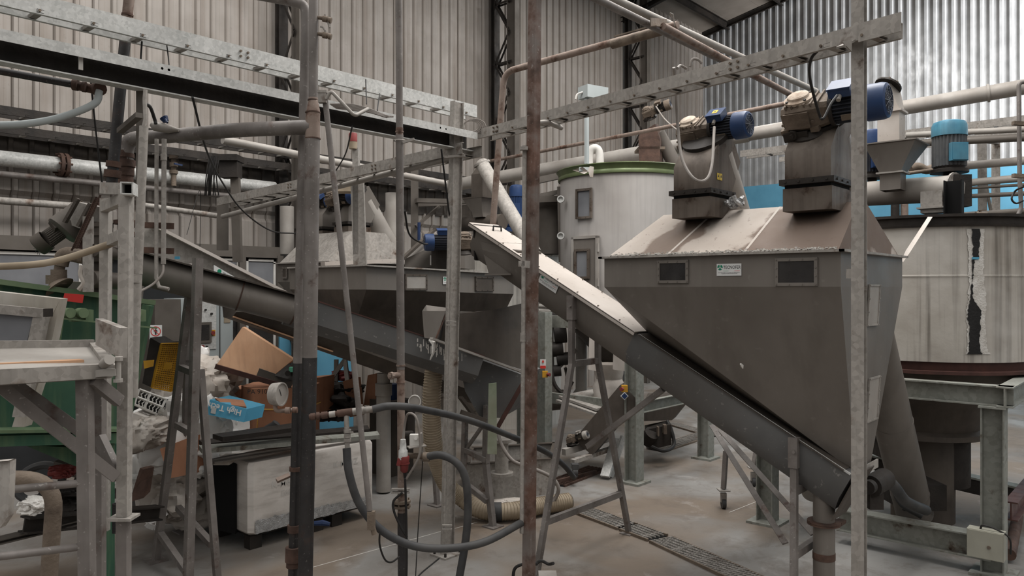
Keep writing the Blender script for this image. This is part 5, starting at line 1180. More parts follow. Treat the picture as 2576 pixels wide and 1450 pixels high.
c = MB(); c.box(at(311, 1302, 3.6), camdir(.055, 0), camdir(0, .05), ZX * .006); build('joint_plate', c, M['galvd'], t, 'pale joint plate')
c = MB(); c.bar(at(311, 1304, 3.62), V((at(311, 1304, 3.62).x, at(311, 1304, 3.62).y, 0)), .05, .05, camdir(0, 1)); build('lower_upright', c, hm, t)
c = MB(); c.poly([at(240, 802, 3.5), at(302, 826, 3.4), at(300, 902, 3.4), at(240, 868, 3.5)], camdir(.02, .03)); build('guard_plate', c, M['galvd'], t)
c = MB(); c.cyl(at(259, 1050, 3.8), at(264, 1450, 3.8), .001); c = MB(); c.bar(at(250, 950, 3.75), at(250, 1500, 3.75), .045, .045, camdir(0, 1)); build('lower_upright', c, hm, t)
# work platform with handrails
t = thing('work_platform', 'dusty steel work platform with tray top, posts and round rails', 'platform', at(215, 1450, 3.3))
c = MB(); zt_ = 2.10
def pz(px, py, z=zt_): return onz(px, py, z)
a, b, c_, d_ = at(-120, 955, 2.9), at(280, 932, 3.35), at(236, 872, 3.75), at(-120, 878, 3.4)
c.poly([a, b, c_, d_], ZX * -.035); build('tray', c, M['pipelight'], t)
c = MB(); c.bar(a, b, .04, .06); c.bar(c_ + ZX * .01, d_ + ZX * .01, .03, .045); c.bar(b, c_, .04, .045); build('tray_edge', c, M['galvd'], t)
c = MB(); m0, m1 = at(-100, 915, 3.2), at(190, 908, 3.5); c.bar(m0 + ZX * .01, m1 + ZX * .01, .05, .004); build('slot', c, M['blackm'], t)
c = MB(); c.bar(at(-100, 925, 3.15), at(205, 912, 3.45), .09, .012, oy=.008); build('plank', c, M['ply'], t, 'worn wooden slat')
c = MB(); c.bar(at(213, 955, 3.3), at(220, 1520, 3.3), .052, .052, camdir(0, 1)); build('post', c, hm, t)
for y0, y1 in ((1240, 1216), (1408, 1376)):
    c = MB(); c.tube([at(-60, y0, 3.0), at(206, y1, 3.3)], .0165, 12); build('rail', c, hm, t)
for p in (((-40, 940, 3.1), (292, 1202, 3.55)), ((30, 962, 3.3), (206, 1088, 3.45)), ((232, 955, 3.3), (300, 1010, 3.45)), ((250, 1100, 3.65), (300, 1205, 3.6))):
    c = MB(); c.bar(at(*p[0]), at(*p[1]), .014 if p[0][1] == 940 else .035, .05); build('brace', c, hm, t)
c = MB(); c.cyl(at(262, 916, 3.3), at(276, 905, 3.25), .022); c.bar(at(235, 940, 3.3), at(296, 936, 3.3), .04, .03); c.cyl(at(297, 905, 3.3), at(297, 958, 3.3), .012); c.cyl(at(297, 898, 3.3), at(297, 908, 3.3), .02, n=8); c.cyl(at(297, 954, 3.3), at(297, 962, 3.3), .02, n=8); build('hinge_bolt', c, M['pipelight'], t)
c = MB(); p = at(-40, 1180, 2.6); c.poly([at(-60, 1166, 2.5), at(20, 1160, 2.5), at(26, 1160, 2.52), at(20, 1300, 2.5), at(0, 1330, 2.5), at(-60, 1340, 2.5)], camdir(0, .03)); c2 = build('side_plate', c, M['galvd'], t)
# conduit beside
c = MB(); c.tube([at(366, 226, 4.4), at(364, 250, 4.4), at(366, 300, 4.4), at(362, 320, 4.4)], .012, 8); c.tube([at(362, 318, 4.4), at(347, 690, 4.4)], .025, 14); c.tube([at(347, 690, 4.4), at(336, 1000, 4.4)], .023, 14); c.tube([at(344, 690, 4.4), at(343, 712, 4.4)], .03, 14)
t = solo('conduit', c, M['galvd'], 'thick galvanised conduit with socket joint beside the rung frame', 'conduit')
c = MB(); c.bar(at(352, 222, 4.86), at(352, 640, 4.86), .04, .02, camdir(0, 1)); c.bar(at(302, 330, 4.9), at(350, 290, 4.6), .04, .03); solo('hanger_strut', c, M['framegrey'], 'brown-grey flat strut hanging from the deep cable channel', 'strut')
for k, x_ in enumerate((392, 411)):
    c = MB(); c.tube([at(x_ + 2, 350, 5.2), at(x_, 565 if k == 0 else 665, 5.2)] if k else [at(394, 350, 5.2), at(393, 700, 5.2), at(400, 722, 5.2), at(425, 728, 5.2)], .016 if k else .013, 10)
    if k: c.tube([at(412, 388, 5.2), at(412, 404, 5.2)], .021, 10)
    solo('conduit', c, M['galvd'], ['thin conduit with hooked end hanging off the thick elbow pipe', 'thin conduit with wires leaving its end, next to the hooked one'][k], 'conduit')
for k, y_ in enumerate((568, 631)):
    c = MB(); c.prof(at(330, y_ - 3, 5.15), at(438, y_ + 1, 5.25), Cprof(.04, .03, .004, -1)); t = solo('strut_channel', c, M['rust'], ['slotted rusty strut channel clamping the thin conduits, upper', 'slotted rusty strut channel clamping the thin conduits, lower'][k], 'bracket', 'slotted strut channels')
hose('cable', [at(411, 664, 5.2), at(408, 690, 5.15), at(385, 715, 5.1), at(350, 735, 5.0)], .008, M['cablegrey'], 'grey wires looping from the thin conduit end', 'cable')
t = thing('cable_gland_head', 'grey pear-shaped cable housing lying on the thick elbow pipe', 'housing', at(415, 325, 5.4))
c = MB(); c.tube([at(382, 312, 5.4), at(390, 318, 5.4), at(425, 325, 5.4), at(450, 328, 5.4)], [.02, .034, .03, .01], 12); build('body', c, M['pipelight'], t)
c = MB(); c.tube(spline([at(366, 262, 5.3), at(378, 270, 5.3), at(389, 300, 5.35), at(392, 312, 5.35)]), .012, 8); build('cable', c, M['cable'], t)
c = MB(); c.tube([at(412, 296, 5.4), at(418, 306, 5.4)], [.03, .02], 8); c.tube([at(416, 300, 5.38), at(421, 309, 5.36)], .008, 6); solo('bulb_cap', c, M['bluepaint'], 'dark blue cap poking up behind the pear-shaped housing', 'cap')

# ---- green machine ----
t = thing('shredder', 'green painted machine with white-framed viewing window and red plate', 'machine', at(200, 1120, 5.4))
c = MB(); f1 = [at(-160, 690, 4.9), at(388, 762, 5.7), at(330, 1060, 5.6), at(300, 1110, 5.5), at(-160, 1108, 4.9)]
c.poly(f1, camdir(-.8, 1.5)); build('body', c, M['green'], t)
c = MB(); c.bar(at(-160, 688, 4.86), at(388, 762, 5.66), .08, .035); build('top_edge', c, M['greenl'], t, 'worn pale green top edge')
c = MB(); c.poly([at(366, 765, 5.62), at(388, 770, 5.62), at(345, 985, 5.55), at(318, 1050, 5.55), at(330, 960, 5.58)], camdir(0, -.05)); build('side_flange', c, M['green'], t)
c = MB(); c.bar(at(-160, 1112, 4.75), at(300, 1100, 5.4), .1, .07); build('base_rail', c, M['green'], t)
c = MB(); c.bar(at(-160, 1085, 4.7), at(300, 1080, 5.4), .14, .02); build('ledge', c, M['greenl'], t, 'white-crusted ledge')
def quad(pts, th=.03): m_ = MB(); m_.poly([at(*p) for p in pts], camdir(0, th)); return m_
z_ = 4.72
fr = [((-60, 728, z_), (152, 752, z_ + .1), (120, 815, z_ + .1), (-60, 758, z_)), ((152, 752, z_ + .1), (128, 870, z_ + .12), (60, 1075, z_ + .12), (30, 1075, z_ + .1), (120, 785, z_ + .1))]
c = MB(); 
for p in fr: c.poly([at(*q) for q in p], camdir(0, .08))
build('window_frame', c, M['white_frame'], t, 'grimy white outer frame')
c = quad([(-60, 762, z_ - .05), (118, 778, z_), (106, 800, z_), (-60, 785, z_ - .05)]); c.poly([at(118, 778, z_), at(62, 1050, z_), at(30, 1050, z_), at(84, 790, z_)], camdir(0, .05)); build('window_frame', c, M['galvd'], t, 'inner metal sash')
c = quad([(-60, 785, z_), (84, 792, z_ + .02), (40, 980, z_ + .02), (-60, 1000, z_)]); build('pane', c, M['glassd'], t)
c = MB(); c.box(at(121, 787, z_ - .04), camdir(.012, 0), camdir(0, .03), ZX * .025); build('hinge', c, M['blackm'], t)
c = quad([(162, 738, 5.13), (211, 742, 5.17), (207, 763, 5.17), (158, 757, 5.13)], .004); build('nameplate', c, M['inkred'], t, 'red instruction plate')
for k, x_ in enumerate((188, 220, 352)):
    c = MB(); q = at(x_, 787, 5.2 + k * .05); c.cyl(q + camdir(-.03, -.05), q + camdir(.02, -.08), .035, n=14); c.bar(q + ZX * .02, q - ZX * .06, .05, .08); build('lug', c, M['greenl'], t)
c = MB(); c.bar(at(160, 802, 5.1), at(395, 826, 5.55), .012, .012); c.bar(at(158, 802, 5.1), at(148, 870, 5.1), .012, .012); build('seam', c, M['greenl'], t)
c = MB(); c.poly([at(60, 1120, 5.2), at(240, 1130, 5.5), at(240, 1190, 5.5), at(180, 1170, 5.4)], camdir(.1, .3)); build('gusset', c, M['green'], t)
for k, x_ in enumerate((262,)):
    c = MB(); c.bar(at(x_, 1105, 5.5), V((at(x_, 1105, 5.5).x, at(x_, 1105, 5.5).y, 0)), .09, .12, camdir(0, 1)); build('leg', c, M['green'], t)
c = MB(); c.bar(at(258, 1150, 5.42), at(256, 1335, 5.42), .1, .04, camdir(0, 1)); build('cylinder_guard', c, M['galvd'], t)
c = MB()
for k in range(34): c.tube([at(291, 1268 + k * 2.2, 5.3) + camdir(.022 * math.cos(j * .785), .022 * math.sin(j * .785)) for j in range(8)], .003, 4, closed=True)
build('spring', c, M['cable'], t)
c = MB(); c.bar(at(140, 745, 6.2), at(350, 755, 6.4), .5, .25); build('top_box', c, M['framegrey'], t)
# elbows and drive above it
t = thing('elbow_valve', 'dust-caked pipe elbow with couplings standing on the green machine', 'pipe fitting', at(150, 715, 5.3))
c = MB(); c.tube(bend([at(215, 648, 5.3), at(160, 636, 5.3), at(152, 668, 5.3)], .09, 8), .05, 16); c.tube([at(152, 665, 5.3), at(144, 700, 5.3)], [.035, .03], 14); colr(c, at(148, 688, 5.3), ZX, .05, .05); colr(c, at(142, 704, 5.3), ZX, .065, .06); c.cyl(at(140, 712, 5.3), at(150, 724, 5.3), .06, .1); build('body', c, M['gear'], t)
t = thing('feed_pump', 'cluster of grimy flanged pipes behind the rung frame', 'pipe fitting', at(245, 720, 5.4))
c = MB(); c.tube([at(250, 735, 5.5), at(255, 620, 5.5), at(258, 560, 5.5)], .07, 16)
for y_ in (722, 690, 655, 628, 590, 568): colr(c, at(252, y_, 5.5), ZX, .085, .025)
c.cyl(at(225, 702, 5.3), at(300, 708, 5.6), .06); c.cyl(at(232, 630, 5.2), at(300, 640, 5.6), .045); build('body', c, M['steeld'], t)
c = MB(); c.bar(at(222, 545, 5.2), at(222, 735, 5.2), .06, .03, camdir(0, 1)); build('strut', c, M['galvd'], t)
c = MB(); c.tube(spline([at(200, 730, 5.2), at(212, 712, 5.2), at(204, 690, 5.2), at(208, 668, 5.2)]), [.02] * 22, 8); build('wrap', c, M['bagd'], t, 'pale cloth wrapping')
t = thing('chain_drive', 'grimy motor with bolted rails and rusty roller chain leaning up behind the elbow', 'drive', at(230, 620, 5.6))
g = gearmotor(at(192, 552, 5.6), camdir(-.75, -.2, -.62), camdir(.5, -.6, .65), .6, 'blackish fan motor under the bolted rails at the chain drive', M['steeld'], M['framegrey'], capm='gear')
c = MB(); mc = at(178, 565, 5.55); ax = camdir(-.55, -.45, -.7).normalized(); c.lathe(mc, ax, [(-.12, 0), (-.12, .11), (.0, .11), (.0, .118), (.07, .118), (.08, .10), (.08, 0)], 28); build('fan_cover', c, M['framegrey'], t)
for (a, b) in (((197, 500, 5.4), (163, 560, 5.4)), ((228, 512, 5.4), (197, 570, 5.4))):
    c = MB(); c.bar(at(*a), at(*b), .035, .02); c.bolt(L(at(*a), at(*b), .1), camdir(0, -1), .006, .02); c.bolt(L(at(*a), at(*b), .8), camdir(0, -1), .006, .02); build('mounting_rail', c, M['steeld'], t)
c = MB(); c.poly([at(196, 508, 5.45), at(228, 518, 5.45), at(200, 575, 5.45), at(166, 562, 5.45)], camdir(.05, .15)); build('motor_plate', c, M['galvd'], t)
c = MB(); ca_, cb_ = at(246, 497, 5.05), at(188, 625, 5.05); n = 22
for k in range(n):
    q = L(ca_, cb_, (k + .5) / n); dd = (cb_ - ca_).normalized(); sd_ = camdir(1, .1, .45).normalized()
    for s_ in (-1, 1): c.box(q + sd_ * .017 * s_ * (1 if k % 2 else .8), dd * .018, sd_ * .002, camdir(0, 1) * .011)
    c.cyl(q - sd_ * .017, q + sd_ * .017, .007, n=8)
build('roller_chain', c, M['rust'], t, 'rusty roller chain')
c = MB(); c.bar(at(256, 505, 5.6), at(196, 640, 5.6), .05, .05); build('chain_guard', c, M['redbeam'], t)
# ======================= wall side rooms, crate, scrap heap =======================
# lintel, partition frames and panes under the beige wall
vp = 10.62
def pv(px, py): return onv(px, py, vp)
c = MB(); p = pv(0, 605); c.abox((p.x - 3, vp - .06, 2.86), (pv(700, 640).x, vp + .1, 3.03)); struct('trim_6', c, M['framegrey'])
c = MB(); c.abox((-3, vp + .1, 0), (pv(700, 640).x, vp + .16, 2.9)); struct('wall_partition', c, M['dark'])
for k, (x0, x1, y0, y1) in enumerate(((-250, 152, 630, 745), (152, 205, 630, 745), (508, 600, 640, 760), (618, 692, 645, 760), (618, 692, 768, 1010), (560, 612, 768, 1010))):
    a, b = pv(x0, y0), pv(x1, y1); z1 = 2.84; z0 = (2.28 if k < 2 else 2.22) if y0 < 700 else .1
    if y0 > 700: z1 = 2.2
    fr_ = MB(); w_ = .035
    for (lo, hi) in (((a.x, vp - .02, z0), (a.x + w_, vp + .04, z1)), ((b.x - w_, vp - .02, z0), (b.x, vp + .04, z1)), ((a.x, vp - .02, z0), (b.x, vp + .04, z0 + w_)), ((a.x, vp - .02, z1 - w_), (b.x, vp + .04, z1))): fr_.abox(lo, hi)
    o = struct('window_%d' % (k + 1), fr_, M['white'])
    pn = MB(); pn.abox((a.x + w_, vp, z0 + w_), (b.x - w_, vp + .02, z1 - w_)); pp = build('pane', pn, M['glassd'] if y0 < 700 else M['window_dark'], o)
for k, x_ in enumerate((500, 605, 700)):
    c = MB(); a = pv(x_, 700); c.abox((a.x - .05, vp - .07, 0), (a.x + .05, vp + .09, 2.9)); struct('trim_%d' % (7 + k), c, M['framegrey'])
c = MB(); a = pv(712, 800); c.abox((a.x - .12, vp - .1, 0), (pv(880, 800).x, vp + .0, 2.15)); struct('trim_10', c, M['blue'])
# control cabinet
t = thing('control_cabinet', 'pale enamel control cabinet with screen, red stop buttons and rows of switches', 'cabinet', V((pv(490, 1000).x, 10.0, 0)))
vc = 9.95
def cv(px, py): return onv(px, py, vc)
a, b = cv(455, 700), cv(586, 1000)
c = MB(); c.abox((a.x, vc, .05), (b.x, vc + .5, 2.26)); build('body', c, M['panelgrey'], t)
c = MB(); q0, q1 = cv(470, 760), cv(543, 878); c.abox((q0.x, vc - .012, q1.z), (q1.x, vc, q0.z)); fp = build('fascia', c, M['galv'], t)
c = MB(); q0, q1 = cv(490, 812), cv(530, 862); c.abox((q0.x, vc - .03, q1.z), (q1.x, vc - .012, q0.z)); sc_ = build('screen', c, M['framegrey'], t)
c = MB(); q0, q1 = cv(496, 818), cv(524, 855); c.abox((q0.x, vc - .034, q1.z), (q1.x, vc - .03, q0.z)); build('display', c, M['window_dark'], sc_)
for (x_, y_, r_, mm) in ((533, 838, .028, 'red'), (508, 872, .018, 'red'), (518, 872, .012, 'cable'), (499, 872, .012, 'cable'), (530, 790, .014, 'cable'), (515, 780, .012, 'cable'), (500, 782, .012, 'panelgrey')):
    c = MB(); q = cv(x_, y_); c.cyl(q - VX * .012, q - VX * .04, r_, n=14); build('button', c, M[mm], t)
c = MB(); q = cv(533, 838); c.box(q - VX * .014, UX * .04, VX * .002, ZX * .04); build('button_surround', c, M['yellow'], t)
c = MB(); q = cv(571, 805); c.box(q - VX * .004, UX * .045, VX * .003, ZX * .04); build('label', c, M['hosebeige'], t)
c = MB(); c.abox((cv(552, 700).x, vc - .008, .1), (cv(553.5, 700).x, vc, 2.25)); build('door_gap', c, M['cable'], t)
c = MB(); a = cv(385, 760); c.abox((a.x, 9.9, 0), (cv(450, 900).x, 10.4, 2.25)); solo('dark_cabinet', c, M['framegrey'], 'dark grey plain cabinet beside the pale control cabinet', 'cabinet')
# no-entry pictogram
q = at(392, 836, 9.78); K_ = 1.21; t = thing('prohibition_sign', 'square white no-access sign with red ring and black figure', 'sign', q)
r1, u1 = camdir(1, .1).normalized(), ZX; nn = r1.cross(u1).normalized()
c = MB(); c.box(q, r1 * 0.0750, nn * .004, u1 * 0.0907); build('board', c, M['sticker'], t)
c = MB(); c.lathe(q + nn * .005 + u1 * 0.0097, nn, [(0, .053), (.001, .053), (.001, .063), (0, .063)], 28); c.bar(q + nn * .006 - r1 * 0.0399 + u1 * 0.0496, q + nn * .006 + r1 * 0.0399 - u1 * 0.0302, .008, .002, nn); build('ring', c, M['inkred'], t)
c = MB(); c.cyl(q + nn * .0045 + u1 * 0.0387, q + nn * .0055 + u1 * 0.0387, .008); c.box(q + nn * .005 + u1 * 0.0121, r1 * 0.0133, nn * .0005, u1 * 0.0169); c.box(q + nn * .005 - u1 * 0.0194, r1 * 0.0097, nn * .0005, u1 * 0.0145); c.box(q + nn * .005 + u1 * 0.0145, r1 * 0.0266, nn * .0005, u1 * 0.0036); build('figure', c, M['ink'], t)

# ---- wrapped crate on pallet ----
t = thing('wrapped_crate', 'long white foam crate wrapped in clear film and silver tape, on a black pallet', 'crate', V((4.4, 6.8, 0)))
def CR(px, py, v=6.42): return onv(px, py, v)
xa, xb = CR(628, 1300).x, CR(942, 1200).x; zc0, zc1 = .14, .80
c = MB()
def rr(z, ins): return [V((xa + ins, 6.42, z)), V((xb - ins, 6.42, z)), V((xb, 6.42 + ins, z)), V((xb, 7.15 - ins, z)), V((xb - ins, 7.15, z)), V((xa + ins, 7.15, z)), V((xa, 7.15 - ins, z)), V((xa, 6.42 + ins, z))]
def rs(z, s_, ins=.04): cx, cy = (xa + xb) / 2, 6.785; return [V((cx + (p.x - cx) * s_, cy + (p.y - cy) * s_, z)) for p in rr(z, ins)]
c.loft([rs(zc0, .975), rs(zc0 + .02, 1), rs(zc1 - .03, 1), rs(zc1, .975)]); build('foam_body', c, M['offwhite'], t)
c = MB(); N_ = 60; random.seed(11); va = []; vb = []
for i in range(N_ + 1):
    f = i / N_; x = xa + .05 + (xb - xa - .1) * f; va.append(V((x, 6.412 - random.random() * .006, zc0 + .0 + random.random() * .01))); vb.append(V((x, 6.412 - random.random() * .006, zc0 + .13 - .04 * f + random.gauss(0, .006))))
c.add(va + vb, [(i, i + 1, i + N_ + 2, i + N_ + 1) for i in range(N_)]); build('silver_tape', c, M['foil'], t, 'crinkled silver tape band')
tm = text_mb('K-M66Z', .09, V((xa + .22, 6.418, .53)), UX, ZX, -VX, .002, .001); build('embossed_mark', tm, M['white'], t)
tm = text_mb('E688', .075, V((xa + .32, 6.418, .44)), UX, ZX, -VX, .002, .001); build('embossed_mark', tm, M['white'], t)
tm = text_mb('K-M66Z', .09, V((xb - .52, 6.418, .60)), UX, ZX, -VX, .002, .001); build('embossed_mark', tm, M['white'], t)
for (x_, y_) in ((xa + .08, 6.5), (xb - .45, 6.5), (xa + .08, 7.05), (xb - .1, 7.05), (xa + .75, 6.5)):
    c = MB(); c.abox((x_ - .06, y_ - .05, 0), (x_ + .06, y_ + .05, .12)); build('pallet_foot', c, M['blackm'], t)
c = MB(); c.abox((xa + .03, 6.46, .115), (xb - .03, 7.12, .14)); build('pallet_deck', c, M['blackm'], t)
c = MB(); c.tube([at(788, 1318, 7.2), at(812, 1316, 7.2), at(830, 1320, 7.2)], [.02, .028, .02], 8); solo('padded_rod', c, M['bluepaint'], 'dark blue rod end under the wrapped crate', 'handle')
# profiles and sheets lying on the crate
for k, (pts, mm, lb) in enumerate((
    ([(522, 1160, 6.9), (540, 1168, 6.7), (760, 1128, 7.4), (740, 1118, 7.6)], 'framegrey', 'flat grey metal sheet jutting over the crate end'),
    ([(500, 1132, 6.75), (508, 1142, 6.65), (955, 1105, 7.8), (950, 1095, 7.9)], 'galvold', 'long grey metal profile lying on the crate'),
    ([(500, 1118, 6.9), (512, 1128, 6.8), (930, 1090, 8.0), (925, 1080, 8.1)], 'blackm', 'long black metal profile lying on the grey one'),
    ([(535, 1104, 6.75), (560, 1112, 6.65), (780, 1082, 7.3), (760, 1072, 7.4)], 'blackm', 'black slotted channel on top of the profiles'))):
    c = MB(); c.poly([at(*p) for p in pts], ZX * (.012 if k == 0 else .04)); solo('metal_profile', c, M[mm], lb, 'metal profile', 'metal profiles on the wrapped crate')
c = MB(); c.box(at(572, 1156, 7.0), camdir(.07, 0), camdir(0, .15), ZX * .02); solo('paper_bundle', c, M['bagd'], 'wad of dirty paper under the grey sheet', 'paper')
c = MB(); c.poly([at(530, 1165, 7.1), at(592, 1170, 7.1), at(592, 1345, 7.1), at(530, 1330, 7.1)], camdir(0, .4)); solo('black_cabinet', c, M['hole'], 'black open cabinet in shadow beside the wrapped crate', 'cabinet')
# steel strip heap behind
# ---- scrap heap ----
def qbox(name, pts, vec, m_, label, cat, group=None, lid=None):
    c = MB(); c.poly([at(*p) for p in pts], vec); return solo(name, c, M[m_], label, cat, group)
t = qbox('plywood_board', [(610, 823, 8.3), (738, 905, 8.5), (672, 958, 8.3), (545, 918, 8.1)], camdir(.01, .06), 'ply', 'worn plywood drawer front leaning on top of the scrap heap', 'board')
c = MB(); c.bar(at(541, 922, 7.95), at(700, 968, 8.15), .05, .05); solo('steel_channel', c, M['redbeam'], 'dark red steel channel lying under the plywood board', 'steel channel')
c = MB(); c.bar(at(648, 938, 8.2), at(735, 968, 8.3), .03, .1); solo('grey_channel', c, M['framegrey'], 'grey sheet channel tucked under the plywood corner', 'steel channel')
c = MB(); c.poly([at(690, 945, 8.2), at(726, 915, 8.3), at(738, 925, 8.3), at(738, 958, 8.2), at(712, 962, 8.2)], camdir(0, .03)); c.cyl(at(724, 940, 8.15), at(724, 940, 8.2), .03); solo('bracket_plate', c, M['blackm'], 'black drilled plate beside the plywood corner', 'plate')
c = MB(); c.box(at(736, 930, 8.25), camdir(.03, 0), camdir(0, .03), ZX * .025); solo('teal_scrap', c, M['teal'], 'scrap of teal plastic by the riser pipe', 'scrap')
t = thing('strapped_carton', 'large brown cardboard drum-like carton with yellow strap and pencil writing', 'carton', at(700, 1090, 8.4))
c = MB(); cc = at(707, 1120, 8.6); rg = []
for z, s_ in ((0, 1), (.68, 1.0)):
    rg.append([V((cc.x, cc.y, max(.05, cc.z) + z)) + V((.42 * s_ * math.cos(k * .785 + .25), .42 * s_ * math.sin(k * .785 + .25), 0)) for k in range(8)])
c.loft(rg); build('body', c, M['card'], t)
c = MB()
c.tube([V((cc.x, cc.y, cc.z + .46)) + V((.43 * math.cos(k * .785 + .25), .43 * math.sin(k * .785 + .25), 0)) for k in range(8)], .008, 6, closed=True)
q = at(650, 1012, 8.1); c.bar(at(652, 1012, 8.13), at(645, 1095, 8.13), .018, .006); build('strap', c, M['strap'], t, 'yellow packing strap')
tm = text_mb('PA 9102', .07, at(622, 992, 8.12), camdir(1, .15), ZX, camdir(.15, -1), .004); build('writing', tm, M['ink'], t)
t = thing('blue_carton', 'blue printed cardboard box lying upside down on the white sacks', 'carton', at(570, 1060, 7.25))
P_ = [at(528, 1006, 7.15), at(621, 1030, 7.15), at(613, 1063, 7.1), at(519, 1043, 7.1)]
c = MB(); c.poly(P_, camdir(.08, .28)); build('body', c, M['bluebox'], t)
c = MB(); c.poly([at(541, 1005, 7.17), at(612, 1010, 7.35), at(620, 1027, 7.17), at(560, 1020, 7.15)], ZX * .012); build('flap', c, M['card'], t, 'open brown inner flap')
ex = (P_[0] - P_[1]).normalized(); ey = (P_[3] - P_[0]).normalized(); nn = ex.cross(ey).normalized()
if nn.dot(camdir(0, -1)) < 0: nn = -nn
tm = text_mb('High Tech', .075, at(609, 1034, 7.13), ex, ey, nn, .006, .0015); build('lettering', tm, M['white'], t)
c = MB(); c.poly([at(533, 1024, 7.115), at(545, 1027, 7.115), at(542, 1043, 7.105), at(530, 1040, 7.105)], nn * .004); build('label', c, M['sticker'], t)
# sacks: lumpy closed shapes
from mathutils import noise as mn
def lump(name, c0, rx, ry, rz, m_, label, cat='sack', seed=1, group='white woven sacks on the scrap heap', fold=.12, straps=(), sq_=.75):
    random.seed(seed); mb = MB(); n, k = 56, 34; o_ = V((random.random() * 50, random.random() * 50, random.random() * 50))
    ax, ay = camdir(1, 0), camdir(0, 1); vs = []
    for i in range(k + 1):
        th = math.pi * i / k
        for j in range(n):
            f = 2 * math.pi * j / n; d0 = V((math.sin(th) * math.cos(f), math.sin(th) * math.sin(f), math.cos(th)))
            d = V(tuple(math.copysign(abs(q) ** sq_, q) for q in d0))
            a_ = mn.noise(d0 * 1.3 + o_); w2 = V((d0.x * 2.2, d0.y * 2.2, d0.z * 1.1)) + V((a_, a_, a_)) * 1.5 + o_
            rid = 1 - abs(mn.noise(w2)) * 2.6; rid2 = 1 - abs(mn.noise(w2 * 2.3 + o_)) * 2.4
            w_ = 1 + fold * (a_ * 2.4 + (rid - .45) * 1.5 + (rid2 - .45) * .55)
            vs.append(V(c0) + ax * d.x * rx * w_ + ay * d.y * ry * w_ + ZX * d.z * rz * w_)
    fs = [(i * n + j, (i + 1) * n + j, (i + 1) * n + (j + 1) % n, i * n + (j + 1) % n) for i in range(k) for j in range(n)]
    vs = [V((v.x, v.y, max(.004, v.z))) for v in vs]
    mb.add(vs, fs)
    if not straps:
        return solo(name, mb, M[m_], label, cat, group)
    t = thing(name, label, cat, V(c0) - ZX * rz, group); build('sack_body', mb, M[m_], t)
    for s_ in straps:
        c = MB(); pts = spline([at(*p) for p in s_], 5)
        for a, b in zip(pts, pts[1:]): c.bar(a, b, .045, .006, camdir(0, 1))
        build('strap', c, M['bag'], t)
    return t
lump('woven_sack', at(470, 1105, 7.5), .46, .4, .42, 'bag', 'big bright white woven sack with lifting strap, draped down the heap', seed=4, straps=[[(402, 1062, 7.1), (404, 1036, 7.05), (414, 1034, 7.05), (414, 1064, 7.08), (404, 1068, 7.1)], [(420, 1290, 7.0), (398, 1305, 6.9), (368, 1318, 6.8), (392, 1328, 6.8), (400, 1300, 6.9)]])
lump('woven_sack', at(412, 1180, 7.4), .22, .3, .32, 'bag', 'lower hanging fold of white sack beside the trestle leg', seed=9)
lump('woven_sack', at(520, 1085, 7.6), .32, .3, .2, 'bag', 'white sack heaped behind the trestle under the blue box', seed=14)
lump('woven_sack', at(495, 975, 8.3), .42, .35, .30, 'bagd', 'dirty grey sack slumped against the control cabinet', seed=5, fold=.16)
lump('woven_sack', at(440, 1240, 7.3), .28, .25, .22, 'bagd', 'grubby crumpled sack at the foot of the heap', seed=21, fold=.18)
lump('woven_sack', at(505, 1250, 7.6), .42, .25, .25, 'bagd', 'grey crumpled sheet bag behind the trestle crossbars', seed=22, fold=.15)
lump('woven_sack', at(470, 930, 8.6), .22, .2, .3, 'bag', 'narrow white sack standing beside the yellow guard', seed=31)
lump('brown_sack', at(355, 1090, 6.9), .2, .3, .14, 'bagd', 'dark stained sack wedged beside the green machine', seed=33, group=None)
qbox('cardboard_box', [(402, 1130, 6.95), (480, 1100, 7.1), (496, 1190, 7.1), (425, 1205, 6.95)], camdir(.1, .3), 'card', 'open brown cardboard box behind the trestle legs', 'carton', 'cardboard boxes in the heap')
qbox('cardboard_box', [(490, 1085, 7.3), (530, 1080, 7.3), (532, 1115, 7.3), (495, 1130, 7.3)], camdir(.1, .3), 'card', 'brown carton flap behind the middle trestle leg', 'carton', 'cardboard boxes in the heap')
qbox('cardboard_box', [(568, 978, 8.6), (606, 980, 8.6), (604, 1030, 8.6), (560, 1015, 8.6)], camdir(.05, .3), 'card', 'small brown carton between sacks and strapped carton', 'carton', 'cardboard boxes in the heap')
qbox('cardboard_box', [(738, 955, 8.9), (806, 950, 9.1), (802, 1040, 9.1), (738, 1050, 8.9)], camdir(.1, .3), 'card', 'brown carton showing on the far side of the standpipe', 'carton', 'cardboard boxes in the heap')
qbox('cardboard_sheet', [(620, 1085, 7.6), (735, 1075, 7.7), (735, 1092, 7.5), (625, 1097, 7.5)], ZX * .02, 'card', 'flat cardboard sheet under black rags on the crate', 'cardboard')
c = MB(); c.tube([at(668, 1080, 7.6), at(690, 1072, 7.6), at(696, 1064, 7.6)], [.03, .045, .04], 12); c.tube(spline([at(636, 1090, 7.5), at(665, 1086, 7.5), at(705, 1084, 7.5), at(740, 1076, 7.6)]), .02, 8); solo('black_rag', c, M['rubber'], 'black rubber rag and boot heaped on the cardboard', 'rag')
